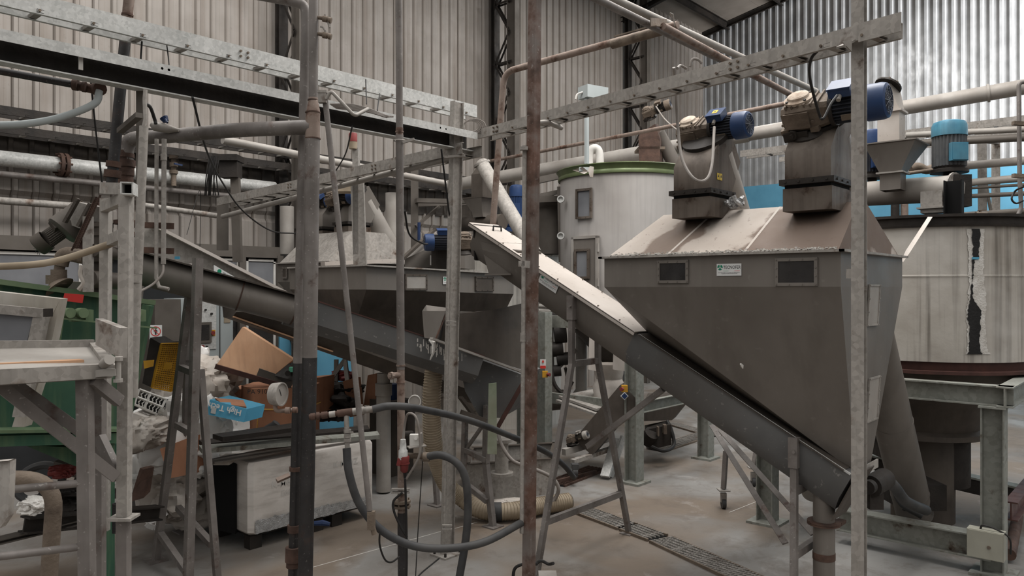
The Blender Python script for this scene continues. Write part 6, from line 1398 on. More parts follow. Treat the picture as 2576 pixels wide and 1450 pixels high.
# yellow mesh guard
t = thing('mesh_guard', 'yellow perforated machine guard box leaning beside the green machine', 'guard', at(400, 1000, 7.2))
g0, g1, g2_, g3 = at(404, 865, 7.2), at(452, 864, 7.35), at(430, 985, 7.3), at(380, 975, 7.15)
c = MB(); nx, ny = 10, 22
for i in range(nx + 1): c.bar(L(g0, g1, i / nx), L(g3, g2_, i / nx), .011 if 0 < i < nx else .03, .006, camdir(0, 1))
for j in range(ny + 1): c.bar(L(g0, g3, j / ny), L(g1, g2_, j / ny), .006, .011 if 0 < j < ny else .03, camdir(0, 1))
build('mesh_panel', c, M['yellow'], t)
c = MB(); c.poly([at(416, 914, 7.18), at(434, 914, 7.2), at(430, 930, 7.2), at(412, 930, 7.18)], camdir(0, -.006)); build('blank_plate', c, M['yellow'], t)
c = MB(); bk = camdir(-.03, .3); c.poly([p + bk * .9 for p in (g0, g1, g2_, g3)], camdir(0, .03)); c.poly([at(378, 850, 7.1), g0, g3, at(358, 965, 7.1)], camdir(.02, .25)); build('inner_box', c, M['blackm'], t)
c = MB(); c.poly([at(362, 908, 7.0), at(388, 906, 7.05), at(386, 922, 7.05), at(364, 928, 7.0)], camdir(0, -.01)); build('edge_plate', c, M['yellow'], t)
# white ventilated grille
t = thing('vent_grille', 'white honeycomb vent cover lying aslant on the sacks', 'grille', at(375, 1020, 7.1))
a, b, c_, d_ = at(350, 980, 7.0), at(417, 1005, 7.2), at(398, 1045, 7.1), at(338, 1018, 6.95); c = MB()
for i in range(8):
    pts = [L(L(a, b, i / 7 + (.025 if j % 2 else -.025)), L(d_, c_, i / 7 + (.025 if j % 2 else -.025)), j / 8) for j in range(9)]; c.tube(pts, .006, 4)
for p, q in ((a, b), (b, c_), (c_, d_), (d_, a), (L(a, d_, .5), L(b, c_, .5)), (L(a, b, .4), L(d_, c_, .4))): c.tube([p, q], .012, 5)
build('lattice', c, M['white'], t)
c = MB(); c.poly([p + camdir(0, .05, -.02) for p in (a, b, c_, d_)], camdir(0, .03)); build('backing', c, M['cable'], t)
qbox('white_casing', [(335, 1040, 6.9), (372, 1052, 7.0), (368, 1082, 7.0), (333, 1062, 6.9)], camdir(0, .2), 'offwhite', 'white plastic casing under the honeycomb vent cover', 'casing')
# things at the near bottom edge
t = thing('jack_beam', 'dark steel beam on the floor under the green machine', 'steel section', at(150, 1340, 6))
c = MB(); c.prof(at(60, 1322, 5.6), at(400, 1290, 6.6), Iprof(.12, .12, .014)); build('section', c, M['blackm'], t)
c = MB(); c.prof(at(-80, 1380, 5.4), at(250, 1300, 6.1), Iprof(.04, .1, .01)); solo('steel_flat', c, M['framegrey'], 'dusty flat steel lying beside the dark beam', 'steel section')
t = thing('waste_pipe', 'wide mossy brown pipe bent down at the near bottom edge', 'pipe', at(130, 1450, 4.4))
c = MB(); c.tube(bend([at(-60, 1205, 4.3), at(140, 1205, 4.4), at(120, 1500, 4.4)], .18, 8), .045, 18); build('tube', c, M['gear'], t)
lump('clear_bag', at(84, 1272, 5.0), .08, .08, .05, 'white', 'small clear plastic bag of rubbish by the bent brown pipe', seed=41, group=None, cat='bag')
t = thing('rubber_ring', 'small knobbly black tyre lying under the green machine', 'tyre', at(100, 1200, 6.4))
c = MB(); tc_ = at(100, 1215, 6.6); ex, ey = camdir(1, .2), V((0, 0, 1)); c.tube([tc_ + ex * .17 * math.cos(k * .262) + (ZX * .8 + camdir(0, .4)) * .17 * math.sin(k * .262) for k in range(24)], .035, 8, closed=True); build('tyre', c, M['rubber'], t)
lump('red_casing', at(160, 1186, 5.9), .1, .08, .045, 'red', 'dusty red plastic casing under the green machine', seed=43, group=None, cat='casing')
c = MB(); c.poly([at(330, 1250, 6.6), at(352, 1178, 6.7), at(360, 1182, 6.7), at(350, 1245, 6.7), at(332, 1262, 6.6)], camdir(.05, .1)); solo('rust_bracket', c, M['rust'], 'rusty upright bracket on the floor beside the sacks', 'bracket')
c = MB(); c.bar(at(330, 1210, 7.0), at(392, 1170, 7.4), .12, .03); solo('steel_angle', c, M['galv'], 'bright steel angle leaning by the rusty bracket', 'steel section')
c = MB(); c.box(F(360, 1290) + ZX * .05, UX * .3, VX * .2, ZX * .05); solo('black_crate', c, M['blackm'], 'flat black plastic tray beneath the hanging sack', 'tray')
lump('engine_scrap', at(195, 1255, 6.3), .25, .2, .12, 'blackm', 'oily black engine scrap heaped under the green machine', seed=51, group=None, cat='scrap', fold=.3)
c = MB(); c.bar(at(140, 1170, 6.3), at(240, 1200, 6.3), .08, .08); solo('scrap_rod', c, M['steeld'], 'grimy bar lying across the engine scrap', 'scrap')

# ---- manifold, gauges and hoses ----
t = thing('pressure_gauge', 'large round steel pressure gauge on an elbow in front of the strapped carton', 'gauge', at(712, 1050, 5.1))
gc = at(697, 992, 5.05); gn = camdir(.97, -.25, .0).normalized()
c = MB(); c.lathe(gc, gn, [(-.03, 0), (-.03, .072), (.03, .078), (.038, .078), (.038, .07), (.028, .068)], 36); build('case', c, M['galvd'], t)
c = MB(); c.cyl(gc + gn * .02, gc + gn * .029, .068, n=36); fc = build('dial', c, M['pipelight'], t, 'clouded pale dial')
c = MB(); c.bar(gc + gn * .031 - ZX * .01, gc + gn * .031 + ZX * .035 + gn.cross(ZX) * .02, .004, .002, gn); build('needle', c, M['ink'], fc)
c = MB(); c.tube(bend([at(692, 1018, 5.05), at(693, 1035, 5.05), at(716, 1034, 5.1), at(746, 1031, 5.34)], .03, 5), .014, 12); colr(c, at(724, 1033, 5.06), camdir(1, 0, 0), .022, .03); colr(c, at(742, 1032, 5.08), camdir(1, 0, 0), .02, .03); build('elbow_pipe', c, M['piperust'], t)
t = thing('pipe_manifold', 'rusty threaded pipe run with tee, collars and small bleed valve', 'pipe', at(870, 1060, 5.1))
m0, m1 = at(778, 1050, 5.1), at(938, 1030, 5.15); md = m1 - m0
c = MB(); c.tube([m0, m1], .018, 14)
for f, r_, w_ in ((.06, .024, .03), (.14, .026, .02), (.24, .024, .04), (.56, .025, .10)): colr(c, L(m0, m1, f), md, r_, w_)
build('pipe_run', c, M['rust'], t)
c = MB()
for f, r_, w_ in ((.36, .021, .04), (.74, .024, .05), (.83, .026, .03), (.93, .023, .06)): colr(c, L(m0, m1, f), md, r_, w_)
c.cyl(L(m0, m1, .82), L(m0, m1, .82) + ZX * .04, .008); build('coupling', c, M['galvd'], t, 'bright steel couplings')
q = L(m0, m1, .58); c = MB(); c.tube([q, at(874, 1130, 5.12)], .017, 14); build('branch', c, M['galvd'], t)
c = MB(); colr(c, at(874, 1085, 5.12), ZX, .025, .02); colr(c, at(874, 1096, 5.12), ZX, .022, .03); colr(c, at(874, 1108, 5.12), ZX, .024, .02); c.cyl(at(874, 1090, 5.12), at(888, 1088, 5.1), .006); build('union', c, M['galvd'], t)
hose('rubber_hose', [at(936, 1031, 5.15), at(985, 1022, 5.2), at(1060, 1030, 5.4), at(1180, 1058, 5.9), at(1290, 1100, 6.6), at(1370, 1136, 7.0), at(1415, 1168, 7.3), at(1444, 1202, 7.5)], .026, M['rubber'], 'black rubber hose arching from the manifold past the rust-brown post', n=14)
hose('rubber_hose', [at(872, 1128, 5.12), at(878, 1190, 5.1), at(905, 1270, 5.1), at(960, 1335, 5.1), at(1040, 1374, 5.15), at(1130, 1380, 5.2), at(1220, 1364, 5.3), at(1312, 1316, 5.5)], .027, M['rubber'], 'black rubber hose hanging in a deep loop under the manifold', n=14)
hose('rubber_hose', [at(1072, 1150, 5.9), at(1110, 1146, 5.85), at(1150, 1166, 5.8), at(1172, 1210, 5.8), at(1177, 1290, 5.8), at(1170, 1370, 5.8), at(1152, 1475, 5.8), at(1148, 1520, 5.8)], [.03] * 50, M['rubber'], 'dusty corrugated dark hose dropping past the twin-flanged post', n=14)
c = MB(); colr(c, at(1072, 1150, 5.9), camdir(1, 0), .036, .05); c.tube([at(1020, 1146, 6.0), at(1075, 1150, 5.9)], .022, 12); solo('hose_connector', c, M['gear'], 'dusty threaded connector feeding the corrugated dark hose', 'pipe fitting')
t = thing('pressure_gauge', 'small pale round gauge beside the slim pipe in front of the ribbed hose', 'gauge', at(1042, 1035, 6.2))
gc = at(1043, 1010, 6.2); gn = camdir(.1, -1).normalized(); c = MB(); c.lathe(gc, gn, [(-.03, 0), (-.03, .048), (.02, .052), (.02, .045), (.01, .044)], 28); build('case', c, M['white'], t)
c = MB(); c.cyl(gc, gc + gn * .012, .045, n=28); build('dial', c, M['pipelight'], t)
c = MB(); c.cyl(at(1035, 1028, 6.25), at(1035, 1100, 6.25), .03); c.cyl(at(1035, 1090, 6.22), at(1011, 1092, 6.0), .02); build('stem', c, M['blackm'], t)
t = thing('junction_box', 'small white open junction box on a bracket by the slim pipe', 'box', at(1047, 1120, 6.0))
c = MB(); c.box(at(1046, 1108, 5.95), camdir(.045, 0), camdir(0, .03), ZX * .045); c.cyl(at(1046, 1104, 5.9), at(1046, 1104, 5.94), .012); build('body', c, M['white'], t)
c = MB(); c.bar(at(1026, 1126, 5.9), at(1070, 1120, 5.95), .08, .008); c.cyl(at(1058, 1090, 5.9), at(1062, 1165, 5.95), .012); build('bracket', c, M['galvd'], t)
hose('cable', [at(1014, 1106, 5.9), at(1018, 1070, 5.9), at(1026, 1042, 5.85), at(1046, 1050, 5.8), at(1056, 1100, 5.8), at(1054, 1150, 5.8), at(1022, 1206, 5.85)], .009, M['cablegrey'], 'grey cable looping from plug over the junction box', 'cable')
hose('cable', [at(1019, 1205, 5.8), at(1022, 1300, 5.8), at(1023, 1420, 5.8), at(1020, 1500, 5.8)], .009, M['cable'], 'dark cable running straight down beside the slim pipe', 'cable')
hose('cable', [at(1012, 1240, 5.8), at(990, 1262, 5.8), at(992, 1290, 5.8), at(1010, 1330, 5.8), at(1024, 1352, 5.8)], .009, M['cable'], 'dark cable bowed around the dusty flange', 'cable')
hose('cable', [at(957, 1325, 5.4), at(955, 1370, 5.5), at(968, 1408, 5.6), at(985, 1415, 5.7), at(1004, 1402, 5.9)], .007, M['cable'], 'thin black cable looping low between prop pipe and slim pipe', 'cable')
hose('cable', [at(1064, 1150, 5.9), at(1052, 1330, 6.0), at(1044, 1480, 6.0)], .004, M['cable'], 'thin wire hanging straight from the junction box bracket', 'cable')
hose('cable', [F(1040, 1470), F(1058, 1445), F(1100, 1410), F(1118, 1392)], .008, M['cable'], 'thin black cable on the floor reaching the post base', 'cable')
# ribbed hose
t = thing('ribbed_hose', 'wide beige ribbed hose dropping under the trough and snaking along the floor', 'hose', F(1200, 1300))
def fz_(p, z): p = V(p); p.z = z; return p
pts = spline([at(1092, 930, 7.6), at(1086, 1000, 7.6), at(1088, 1100, 7.7), at(1103, 1170, 7.8), at(1128, 1225, 7.9), fz_(at(1160, 1268, 8.0), .22), fz_(at(1215, 1296, 7.9), .11), fz_(at(1290, 1298, 7.9), .105), fz_(at(1360, 1282, 8.1), .105), fz_(at(1432, 1264, 8.25), .105)], 22)
out = []; rad = []
acc = 0.; 
for i, p in enumerate(pts):
    if i: acc += (p - pts[i - 1]).length
    out.append(p); rad.append(.088)
c = MB(); c.tube(out, rad, 20, cap=True); build('wall', c, M['hosebeige'], t)
acc = 0; nxt = 0
c = MB()
for i in range(1, len(pts)):
    seg = (pts[i] - pts[i - 1]); l_ = seg.length; d = seg.normalized()
    while nxt < acc + l_:
        p = pts[i - 1] + d * (nxt - acc); _, x_, y_ = frame_of(d, camdir(0, 1)); c.tube([p + (x_ * math.cos(k * .524) + y_ * math.sin(k * .524)) * .09 for k in range(12)], .0055, 4, closed=True); nxt += .027
    acc += l_
build('rib', c, M['hosebeige'], t)
c = MB()
i0 = len(pts) * 70 // 100
c.tube(out[i0:i0 + 8], .097, 20, cap=False); build('tape_band', c, M['rubber'], t, 'black tape band')
c = MB(); c.cyl(out[-1], out[-1] + (out[-1] - out[-2]).normalized() * .01, .08); build('open_end', c, M['hole'], t)
# upright drain pipe behind the prop pipe
c = MB(); q = at(965, 965, 9.0); c.cyl(q, V((q.x, q.y, .02)), .085, n=24); c.lathe(V((q.x, q.y, q.z - .14)), ZX, [(0, .086), (0, .098), (.14, .098), (.14, .086)], 24); c.cyl(V((q.x, q.y, q.z + .12)), q, .075, n=20); solo('drain_pipe', c, M['pipelight'], 'upright pale plastic drain pipe behind the prop pipe', 'pipe')
t = thing('sump_box', 'open steel sump box with flanged upright outlet near the ribbed hose', 'box', F(1290, 1235))
s0, s1, s2, s3 = F(1175, 1255), F(1300, 1262), F(1390, 1235), F(1260, 1215)
zt_ = .42
c = MB()
A_, B_, C_, D_ = F(1176, 1262), F(1385, 1245), F(1385, 1245) + camdir(.1, .9), F(1176, 1262) + camdir(.0, .9)
for p, q in ((A_, B_), (B_, C_), (C_, D_), (D_, A_)): c.bar(p + ZX * zt_ / 2, q + ZX * zt_ / 2, .015, zt_)
build('walls', c, M['galvd'], t)
c = MB()
for p, q in ((A_, B_), (B_, C_), (C_, D_), (D_, A_)): c.bar(p + ZX * zt_, q + ZX * zt_, .06, .012)
build('rim', c, M['steeld'], t)
c = MB(); q = L(A_, C_, .5); c.poly([A_ + ZX * .2, B_ + ZX * .2, C_ + ZX * .2, D_ + ZX * .2], ZX * .01); build('inner_floor', c, M['blackm'], t)
c = MB(); q = at(1262, 1195, 8.5); c.cyl(q, at(1262, 1110, 8.5), .075, n=20); c.cyl(q, q + ZX * .03, .13, n=20); c.cyl(at(1262, 1112, 8.5), at(1262, 1104, 8.5), .12, n=20); build('outlet', c, M['galvd'], t)
hose('thick_cable', [at(1250, 1080, 8.3), at(1262, 1120, 8.2), at(1290, 1160, 8.1), at(1330, 1175, 8.1), at(1385, 1200, 8.1), at(1405, 1230, 8.1), at(1390, 1262, 8.1), at(1350, 1290, 8.0)], .02, M['cablegrey'], 'thick pale hose curling beside the sump box and A-shaped trestle', 'hose')
lump('flat_sack', F(1285, 1262) + ZX * .05 + camdir(0, -.25), .25, .12, .04, 'bagd', 'flattened dirty sack lying over the ribbed hose', seed=61, group=None)

# ---- columns and beams around the white tank ----
hm = M['galvold']
t = thing('tank_frame', 'galvanised I-section frame standing under the olive-rimmed tank', 'steel frame', V((8.08, 5.14, 0)))
bases = [(F(1596, 1212), 1.9), (F(1778, 1155), 1.9), (at(1388, 1135, 10.9), 2.05)]
cols = [V((8.08, 5.14, 0)), V((9.9, 5.12, 0)), V((8.08, 6.9, 0)), V((11.4, 5.1, 0))]
for k, p in enumerate(cols):
    tp = 1.95 if k != 1 else 1.9
    c = MB(); c.prof(p, p + ZX * tp, Iprof(.17, .17, .012), VX); build('leg', c, hm, t)
    c = MB(); c.box(p + ZX * .014, UX * .15, VX * .15, ZX * .014); build('base_plate', c, hm, t)
for a, b, h_ in ((V((8.08, 5.14, .92)), V((8.08, 6.9, .92)), .14), (V((8.08, 5.14, .92)), V((9.9, 5.12, .92)), .14), (V((8.08, 5.14, 1.95)), V((8.08, 8, 1.95)), .16), (V((8.08, 5.14, 1.95)), V((11.4, 5.12, 1.95)), .16), (V((9.9, 5.12, .72)), V((11.4, 5.12, .72)), .05)):
    c = MB(); c.prof(a, b, Cprof(h_, .06, .008)); build('crossbeam', c, hm, t)
t = thing('emergency_stop', 'yellow stop box with red button on the frame leg under the screw conveyor', 'switch', at(1566, 976, 9.2))
def estop(px, py, Z, label, T=None):
    c = MB(); c.box(at(px, py, Z), camdir(.035, 0), camdir(0, .03), ZX * .04); build('body', c, M['yellow'], T)
    c = MB(); q = at(px, py, Z) + camdir(.03 if px < 1500 else -.03, -.04); c.cyl(q, q + camdir(.03 if px < 1500 else -.02, -.03), .022); build('button', c, M['red'], T)
estop(1571, 978, 9.15, '', t)
p = at(1369, 1140, 10.2); t2 = thing('square_column_post', 'pale square post with warning label and yellow stop switch behind the rust-brown post', 'post', V((p.x, p.y, 0)))
c = MB(); c.bar(V((p.x, p.y, 0)), at(1369, 785, 10.2), .15, .15, VX); c.box(V((p.x, p.y, .012)), UX * .14, VX * .14, ZX * .012); build('shaft', c, hm, t2)
c = MB(); c.box(at(1366, 914, 10.02), camdir(.038, 0), camdir(0, .002), ZX * .05); lb_ = build('label', c, M['sticker'], t2)
c = MB(); c.box(at(1366, 924, 10.01), camdir(.036, 0), camdir(0, .002), ZX * .018); c.box(at(1366, 910, 10.01), camdir(.012, 0), camdir(0, .002), ZX * .014); build('print', c, M['inkred'], lb_)
t3 = thing('emergency_stop', 'yellow stop box with red button below the label on the pale square post', 'switch', at(1371, 948, 10.0)); estop(1371, 942, 9.98, '', t3)
q = at(1571, 997, 9.42); c = MB(); e = camdir(1, 0); c.poly([q + e * .05, q + ZX * .05, q - e * .05, q - ZX * .05], camdir(0, .004)); s_ = solo('direction_sticker', c, M['sticker'], 'small blue and white diamond sticker on the slanted chute', 'sticker')
c = MB(); q = q + camdir(0, -.004); c.poly([q + e * .038, q + ZX * .038, q - e * .038, q - ZX * .038], camdir(0, .002)); build('print', c, M['bluepaint'], s_)
# slanted chute with motor, sheet table, cone sock, etc.
c = MB(); c.bar(at(1590, 985, 9.6), at(1475, 1120, 9.8), .32, .3); solo('slanted_chute', c, M['steeld'], 'brown slanted screw chute between the frame legs', 'chute')
gearmotor(at(1440, 1105, 9.7), camdir(.8, -.5, .35), camdir(-.3, 0, 1), .42, 'tiny dusty grey gearmotor below the slanted chute', M['galvd'], M['steeld'], capm='gear')
c = MB(); c.poly([at(1405, 1002, 10.2), at(1500, 1035, 9.7), at(1580, 1015, 10.0), at(1490, 985, 10.8)], ZX * .03); c.poly([at(1398, 1012, 10.15), at(1500, 1048, 9.65), at(1575, 1030, 9.9), at(1490, 1000, 10.7)], ZX * .03); solo('sheet_cover', c, M['galvd'], 'two loose steel sheets lying on the frame beams', 'sheet')
c = MB(); c.lathe(at(1532, 1010, 10.2), ZX, [(0, .24), (.08, .2), (.2, .22), (.3, .17), (.36, .19), (.5, .2)], 20); solo('canvas_sock', c, M['bagd'], 'dirty canvas sock under the olive-rimmed tank cone', 'sleeve')
for k, x_ in enumerate((1484, 1546)):
    c = MB(); c.poly([at(x_, 812 + k * 8, 9.8), at(x_ + 22 + k * 12, 812 + k * 8, 9.85), at(x_ + 18 + k * 12, 935, 9.85), at(x_ - 4, 930, 9.8)], camdir(0, .03)); solo('hanging_sheet', c, M['dusty'], ['pale hanging sheet beside the trestle top', 'pale hanging sheet with slanted foot behind the trestle top'][k], 'sheet', 'hanging pale sheets')
c = MB(); c.loft([[at(1620, 1010, 10.5), at(1740, 1000, 11.0), at(1745, 985, 11.6), at(1630, 990, 11.2)], [at(1620, 1060, 10.5), at(1690, 1058, 10.8), at(1700, 1050, 11.4), at(1630, 1050, 11.2)]]); solo('weigh_hopper', c, M['steeld'], 'low brown hopper behind the frame leg under the conveyor', 'hopper')
t = thing('oily_drive', 'oily black chain drive block on the floor behind the frame leg', 'drive', F(1660, 1140))
c = MB(); c.box(at(1655, 1095, 10.6), camdir(.16, .02, .03), camdir(0, .15), ZX * .14); c.cyl(at(1625, 1110, 10.5), at(1640, 1090, 10.4), .1); build('block', c, M['blackm'], t)
c = MB(); c.tube(spline([at(1640, 1125, 10.3), at(1670, 1135, 10.2), at(1695, 1120, 10.4), at(1688, 1080, 10.5), at(1678, 1060, 10.6)]), .025, 8); build('hose', c, M['cable'], t)
c = MB(); c.box(at(1672, 1080, 10.4), camdir(.02, 0), camdir(0, .05), ZX * .06); c.box(at(1655, 1085, 10.35), camdir(.01, 0), camdir(0, .05), ZX * .06); build('casting', c, M['gear'], t)
# wheeled trolley beams on the floor and caster stands
t = thing('caster_trolley', 'low dusty beam trolley on small casters beyond the A-shaped trestle', 'trolley', F(1480, 1160))
c = MB(); c.bar(at(1418, 1138, 9.6), at(1540, 1100, 10.2), .07, .08); build('beam', c, M['pipelight'], t)
c = MB(); c.bar(at(1440, 1162, 9.4), at(1550, 1125, 10.0), .07, .05); build('beam', c, M['galvd'], t)
c = MB(); q = at(1447, 1180, 9.3); c.cyl(q + camdir(-.03, 0) - ZX * .04, q + camdir(.03, 0) - ZX * .04, .06); c.box(q + ZX * .03, camdir(.04, 0), camdir(0, .05), ZX * .03); build('caster', c, M['rubber'], t)
for k, (x_, y_, yt) in enumerate(((1820, 1278, 1135), (1895, 1222, 1140), (2050, 1190, 1180))):
    if k == 2: continue
    f = F(x_, y_ + 2); Z_ = depth(f); t = thing('caster_stand', ['thin square leg on a small caster beyond the short trestle', 'second caster leg half hidden behind the conveyor trough'][k], 'support stand', f, 'caster legs under the conveyor')
    c = MB(); c.bar(at(x_, y_ - 48, Z_), at(x_ + 6, yt, Z_), .045, .045, VX); build('leg', c, M['pipe'], t)
    c = MB(); c.box(at(x_, y_ - 45, Z_), camdir(.06, 0), camdir(0, .06), ZX * .006); c.box(f + ZX * .12, camdir(.03, 0), camdir(0, .02), ZX * .05); build('caster_fork', c, M['galvd'], t)
    c = MB(); c.cyl(f + camdir(-.02, 0) + ZX * .055, f + camdir(.02, 0) + ZX * .055, .055, n=20); build('wheel', c, M['rubber'], t)
c = MB(); c.bar(at(1522, 1200, 9.6), at(1550, 1105, 9.9), .12, .04); c.bar(at(1535, 1200, 9.7), at(1568, 1100, 9.9), .03, .1); solo('leaning_channel', c, M['galv'], 'bright steel channel leaning beside the frame leg', 'steel section')

# ---- floor drains ----
def drain(label, a, b, w_, m='galvd', trough=True):
    a = V((a.x, a.y, .003)); b = V((b.x, b.y, .003)); d = (b - a).normalized(); sd = ZX.cross(d); t = thing('drain_grate', label, 'drain', (a + b) / 2, 'grated floor drains')
    c = MB(); c.bar(a, b, w_, .004, oy=.001); build('channel_bed', c, M['hole'], t)
    c = MB()
    for s_ in (-1, 1): c.bar(a + sd * w_ / 2 * s_, b + sd * w_ / 2 * s_, .02, .03, oy=.008)
    build('frame', c, M['rust'] if 'rust' in label else M['gear'], t)
    n = int((b - a).length / .036); c = MB()
    for k in range(n):
        p = a + d * (.02 + k * .036) + ZX * .018; 
        if k % 9 == 8: c.bar(p - sd * w_ / 2, p + sd * w_ / 2, .022, .014)
        c.bar(p - sd * w_ / 2, p + sd * w_ / 2 , .006, .014)
    for f in (-.3, -.1, .1, .3): c.bar(a + sd * w_ * f + ZX * .018, b + sd * w_ * f + ZX * .018, .005, .01)
    build('grate', c, M[m], t)
    return t
p0, p1, p2 = F(1468, 1288), F(1655, 1357), F(1900, 1470)
drain('first grated drain section starting near the ribbed hose end', L(p0, p1, .0), L(p0, p1, .62), .26)
drain('second grated drain section by the trestle foot', L(p0, p1, .64), p1, .26)
drain('third grated drain section running to the bottom edge of the view', L(p1, p2, .04), p2, .27)
q0, q1 = F(1395, 1222), F(1505, 1180); drain('rusty flat drain section behind the trestle', q0, q1, .28, 'rust')
drain('short drain section beyond the oily drive block', F(1650, 1135), F(1790, 1090), .3)
drain('farthest pale drain section beyond the frame legs', F(1690, 1068), F(1800, 1100), .22)
c = MB(); c.bar(F(1370, 1228), F(1500, 1195), .03, .06, oy=.03); solo('drain_angle', c, M['rust'], 'rusty angle iron lying along the drain edge', 'steel section')
random.seed(5)
c = MB()
for (x0, y0, x1, y1) in ((780, 1430, 1120, 1335), (1110, 1340, 1200, 1315), (1835, 1290, 1960, 1240)):
    c.bar(F(x0, y0) + ZX * .001, F(x1, y1) + ZX * .001, .008, .002)
o = struct('floor_joint', c, M['lime']); o.name = 'floor_markings'
t = thing('floor_socket', 'dusty metal socket box on the floor at the rust-brown post foot', 'box', at(1375, 1450, 6.0))
q = at(1378, 1448, 5.95); c = MB(); c.box(q - ZX * .05, camdir(.07, 0), camdir(0, .1), ZX * .05); build('body', c, M['pipelight'], t)
c = MB(); c.tube(spline([at(1350, 1418, 5.9), at(1362, 1412, 5.9), at(1380, 1420, 5.9), at(1392, 1418, 5.85)]), .012, 8); c.tube(spline([at(1290, 1470, 5.7), at(1296, 1430, 5.7), at(1330, 1418, 5.7), at(1350, 1420, 5.8)]), .012, 8); build('cable', c, M['cable'], t)

# ---- background machinery between post and tank ----
t = thing('pump_skid', 'dark greasy pump and pipework stack seen behind the pale square post', 'machine', at(1410, 1000, 12))
c = MB()
for k, (x_, y_, r_) in enumerate(((1402, 800, .12), (1408, 840, .16), (1400, 880, .12), (1415, 905, .1), (1395, 935, .09))): c.cyl(at(x_ - 14, y_, 12), at(x_ + 16, y_ - 3, 12), r_, n=14)
c.tube(spline([at(1385, 880, 11.6), at(1392, 960, 11.6), at(1420, 990, 11.6), at(1440, 960, 11.6)]), .03, 8)
build('pumps', c, M['blackm'], t)
c = MB(); c.bar(at(1388, 1000, 12.2), at(1382, 770, 12.2), .1, .05, camdir(0, 1)); c.bar(at(1370, 960, 12), at(1450, 880, 12), .06, .06); c.bar(at(1395, 1010, 12), at(1380, 850, 12), .06, .06); build('frame', c, M['framegrey'], t)
c = MB()
for y_ in (770, 782): c.tube([at(1355, y_, 12), at(1412, y_ + 4, 12)], .035, 10)
c.tube([at(1462, 760, 12.4), at(1462, 980, 12.4), at(1450, 1000, 12.4)], .09, 14); build('pipes', c, M['pipelight'], t)
c = MB(); q = at(1420, 1010, 12.5); c.cyl(at(1380, 1010, 12.5), at(1420, 1005, 12.5), .16, n=20); c.cyl(at(1425, 950, 12.2), at(1432, 948, 12.2), .16, n=20); build('drum', c, M['steeld'], t)
for k, (a, b, r_) in enumerate((((1045, 512, 11.2), (1422, 500, 12.2), .05), ((1350, 455, 12.5), (1420, 440, 12.5), .05), ((1350, 495, 12.5), (1420, 480, 12.5), .035), ((1352, 540, 12.5), (1422, 530, 12.5), .03), ((1350, 598, 12.5), (1420, 590, 12.5), .025))):
    c = MB(); c.bar(at(*a), at(*b), r_ * 2, r_ * 2); solo('service_bar', c, M['framegrey'], ['dusty rail crossing behind the twin-flanged post', 'top service rail reaching the olive-rimmed tank', 'second service rail reaching the olive-rimmed tank', 'third service rail, level with the tank lower hatch top', 'lowest service rail, beside the tank door'][k], 'rail', 'service rails beside the tank')
c = MB(); c.lathe(at(1385, 640, 12.5), ZX, [(0, .2), (.75, .24), (.8, .36), (.84, .36), (.84, .3)], 24); c.bar(at(1412, 660, 12), at(1408, 470, 12), .08, .05, camdir(0, 1)); solo('vent_stack', c, M['framegrey'], 'flanged dark stack between rust-brown post and olive-rimmed tank', 'duct')
t = thing('support_post', 'slim dark post with brackets behind the slim pipe', 'post', at(1045, 670, 11))
c = MB(); c.bar(at(1043, 672, 11), at(1043, 395, 11), .1, .08, camdir(0, 1)); build('shaft', c, M['framegrey'], t)
c = MB(); c.bar(at(1046, 570, 10.9), at(1105, 520, 11.2), .04, .04); c.bar(at(1046, 505, 10.9), at(1190, 508, 11.2), .12, .06); build('arm', c, M['framegrey'], t)
c = MB(); c.tube([at(1054, 560, 10.8), at(1054, 648, 10.8)], .022, 8); build('blue_conduit', c, M['bluepaint'], t, 'blue conduit')
c = MB(); c.cyl(at(988, 640, 10.6), at(988, 486, 10.6), .1, n=20); solo('vent_pipe', c, M['pipelight'], 'pale upright duct pipe behind the slim pipe', 'pipe')
c = MB(); c.cyl(at(722, 640, 10.3), at(722, 520, 10.3), .09, n=20); solo('vent_pipe', c, M['pipelight'], 'pale upright duct pipe behind the riser pipe', 'pipe')
c = MB(); c.bar(at(598, 660, 10.2), at(592, 440, 10.2), .11, .08, camdir(0, 1)); c.bar(at(560, 630, 10.3), at(560, 510, 10.3), .14, .06, camdir(0, 1)); solo('wall_strut', c, M['framegrey'], 'pair of grey struts on the beige wall over the partition', 'strut')
c = MB(); c.box(at(575, 400, 10.2), camdir(.16, 0), camdir(0, .15), ZX * .04); c.box(at(580, 425, 10.2), camdir(.12, 0), camdir(0, .1), ZX * .12); solo('wall_device', c, M['blackm'], 'black device with grey lid on the wall cable ladders', 'box')
# stands behind: small blue-backed clutter
c = MB()
for a, b in (((800, 1000, 9.5), (868, 905, 9.8)), ((868, 905, 9.8), (880, 1010, 9.5)), ((846, 905, 9.9), (845, 1010, 9.9)), ((800, 968, 9.6), (880, 968, 9.6))): c.bar(at(*a), at(*b), .05, .05, camdir(0, 1))
solo('rack_stand', c, M['framegrey'], 'thin grey stand with slanting legs behind the standpipe', 'support stand')
lump('dark_clothes', at(852, 1010, 9.6), .3, .3, .16, 'blackm', 'pile of dark clothes behind the standpipe', seed=71, group=None, cat='clothes', fold=.3)
lump('red_bag', at(862, 945, 10), .15, .1, .06, 'red', 'crumpled red bag above the pile of dark clothes', seed=72, group=None, cat='bag')
c = MB(); c.poly([at(862, 960, 9.4), at(895, 950, 9.5), at(905, 1045, 9.5), at(880, 1050, 9.4)], camdir(.05, .05)); solo('brown_board', c, M['card'], 'brown board leaning behind the prop pipe', 'board')
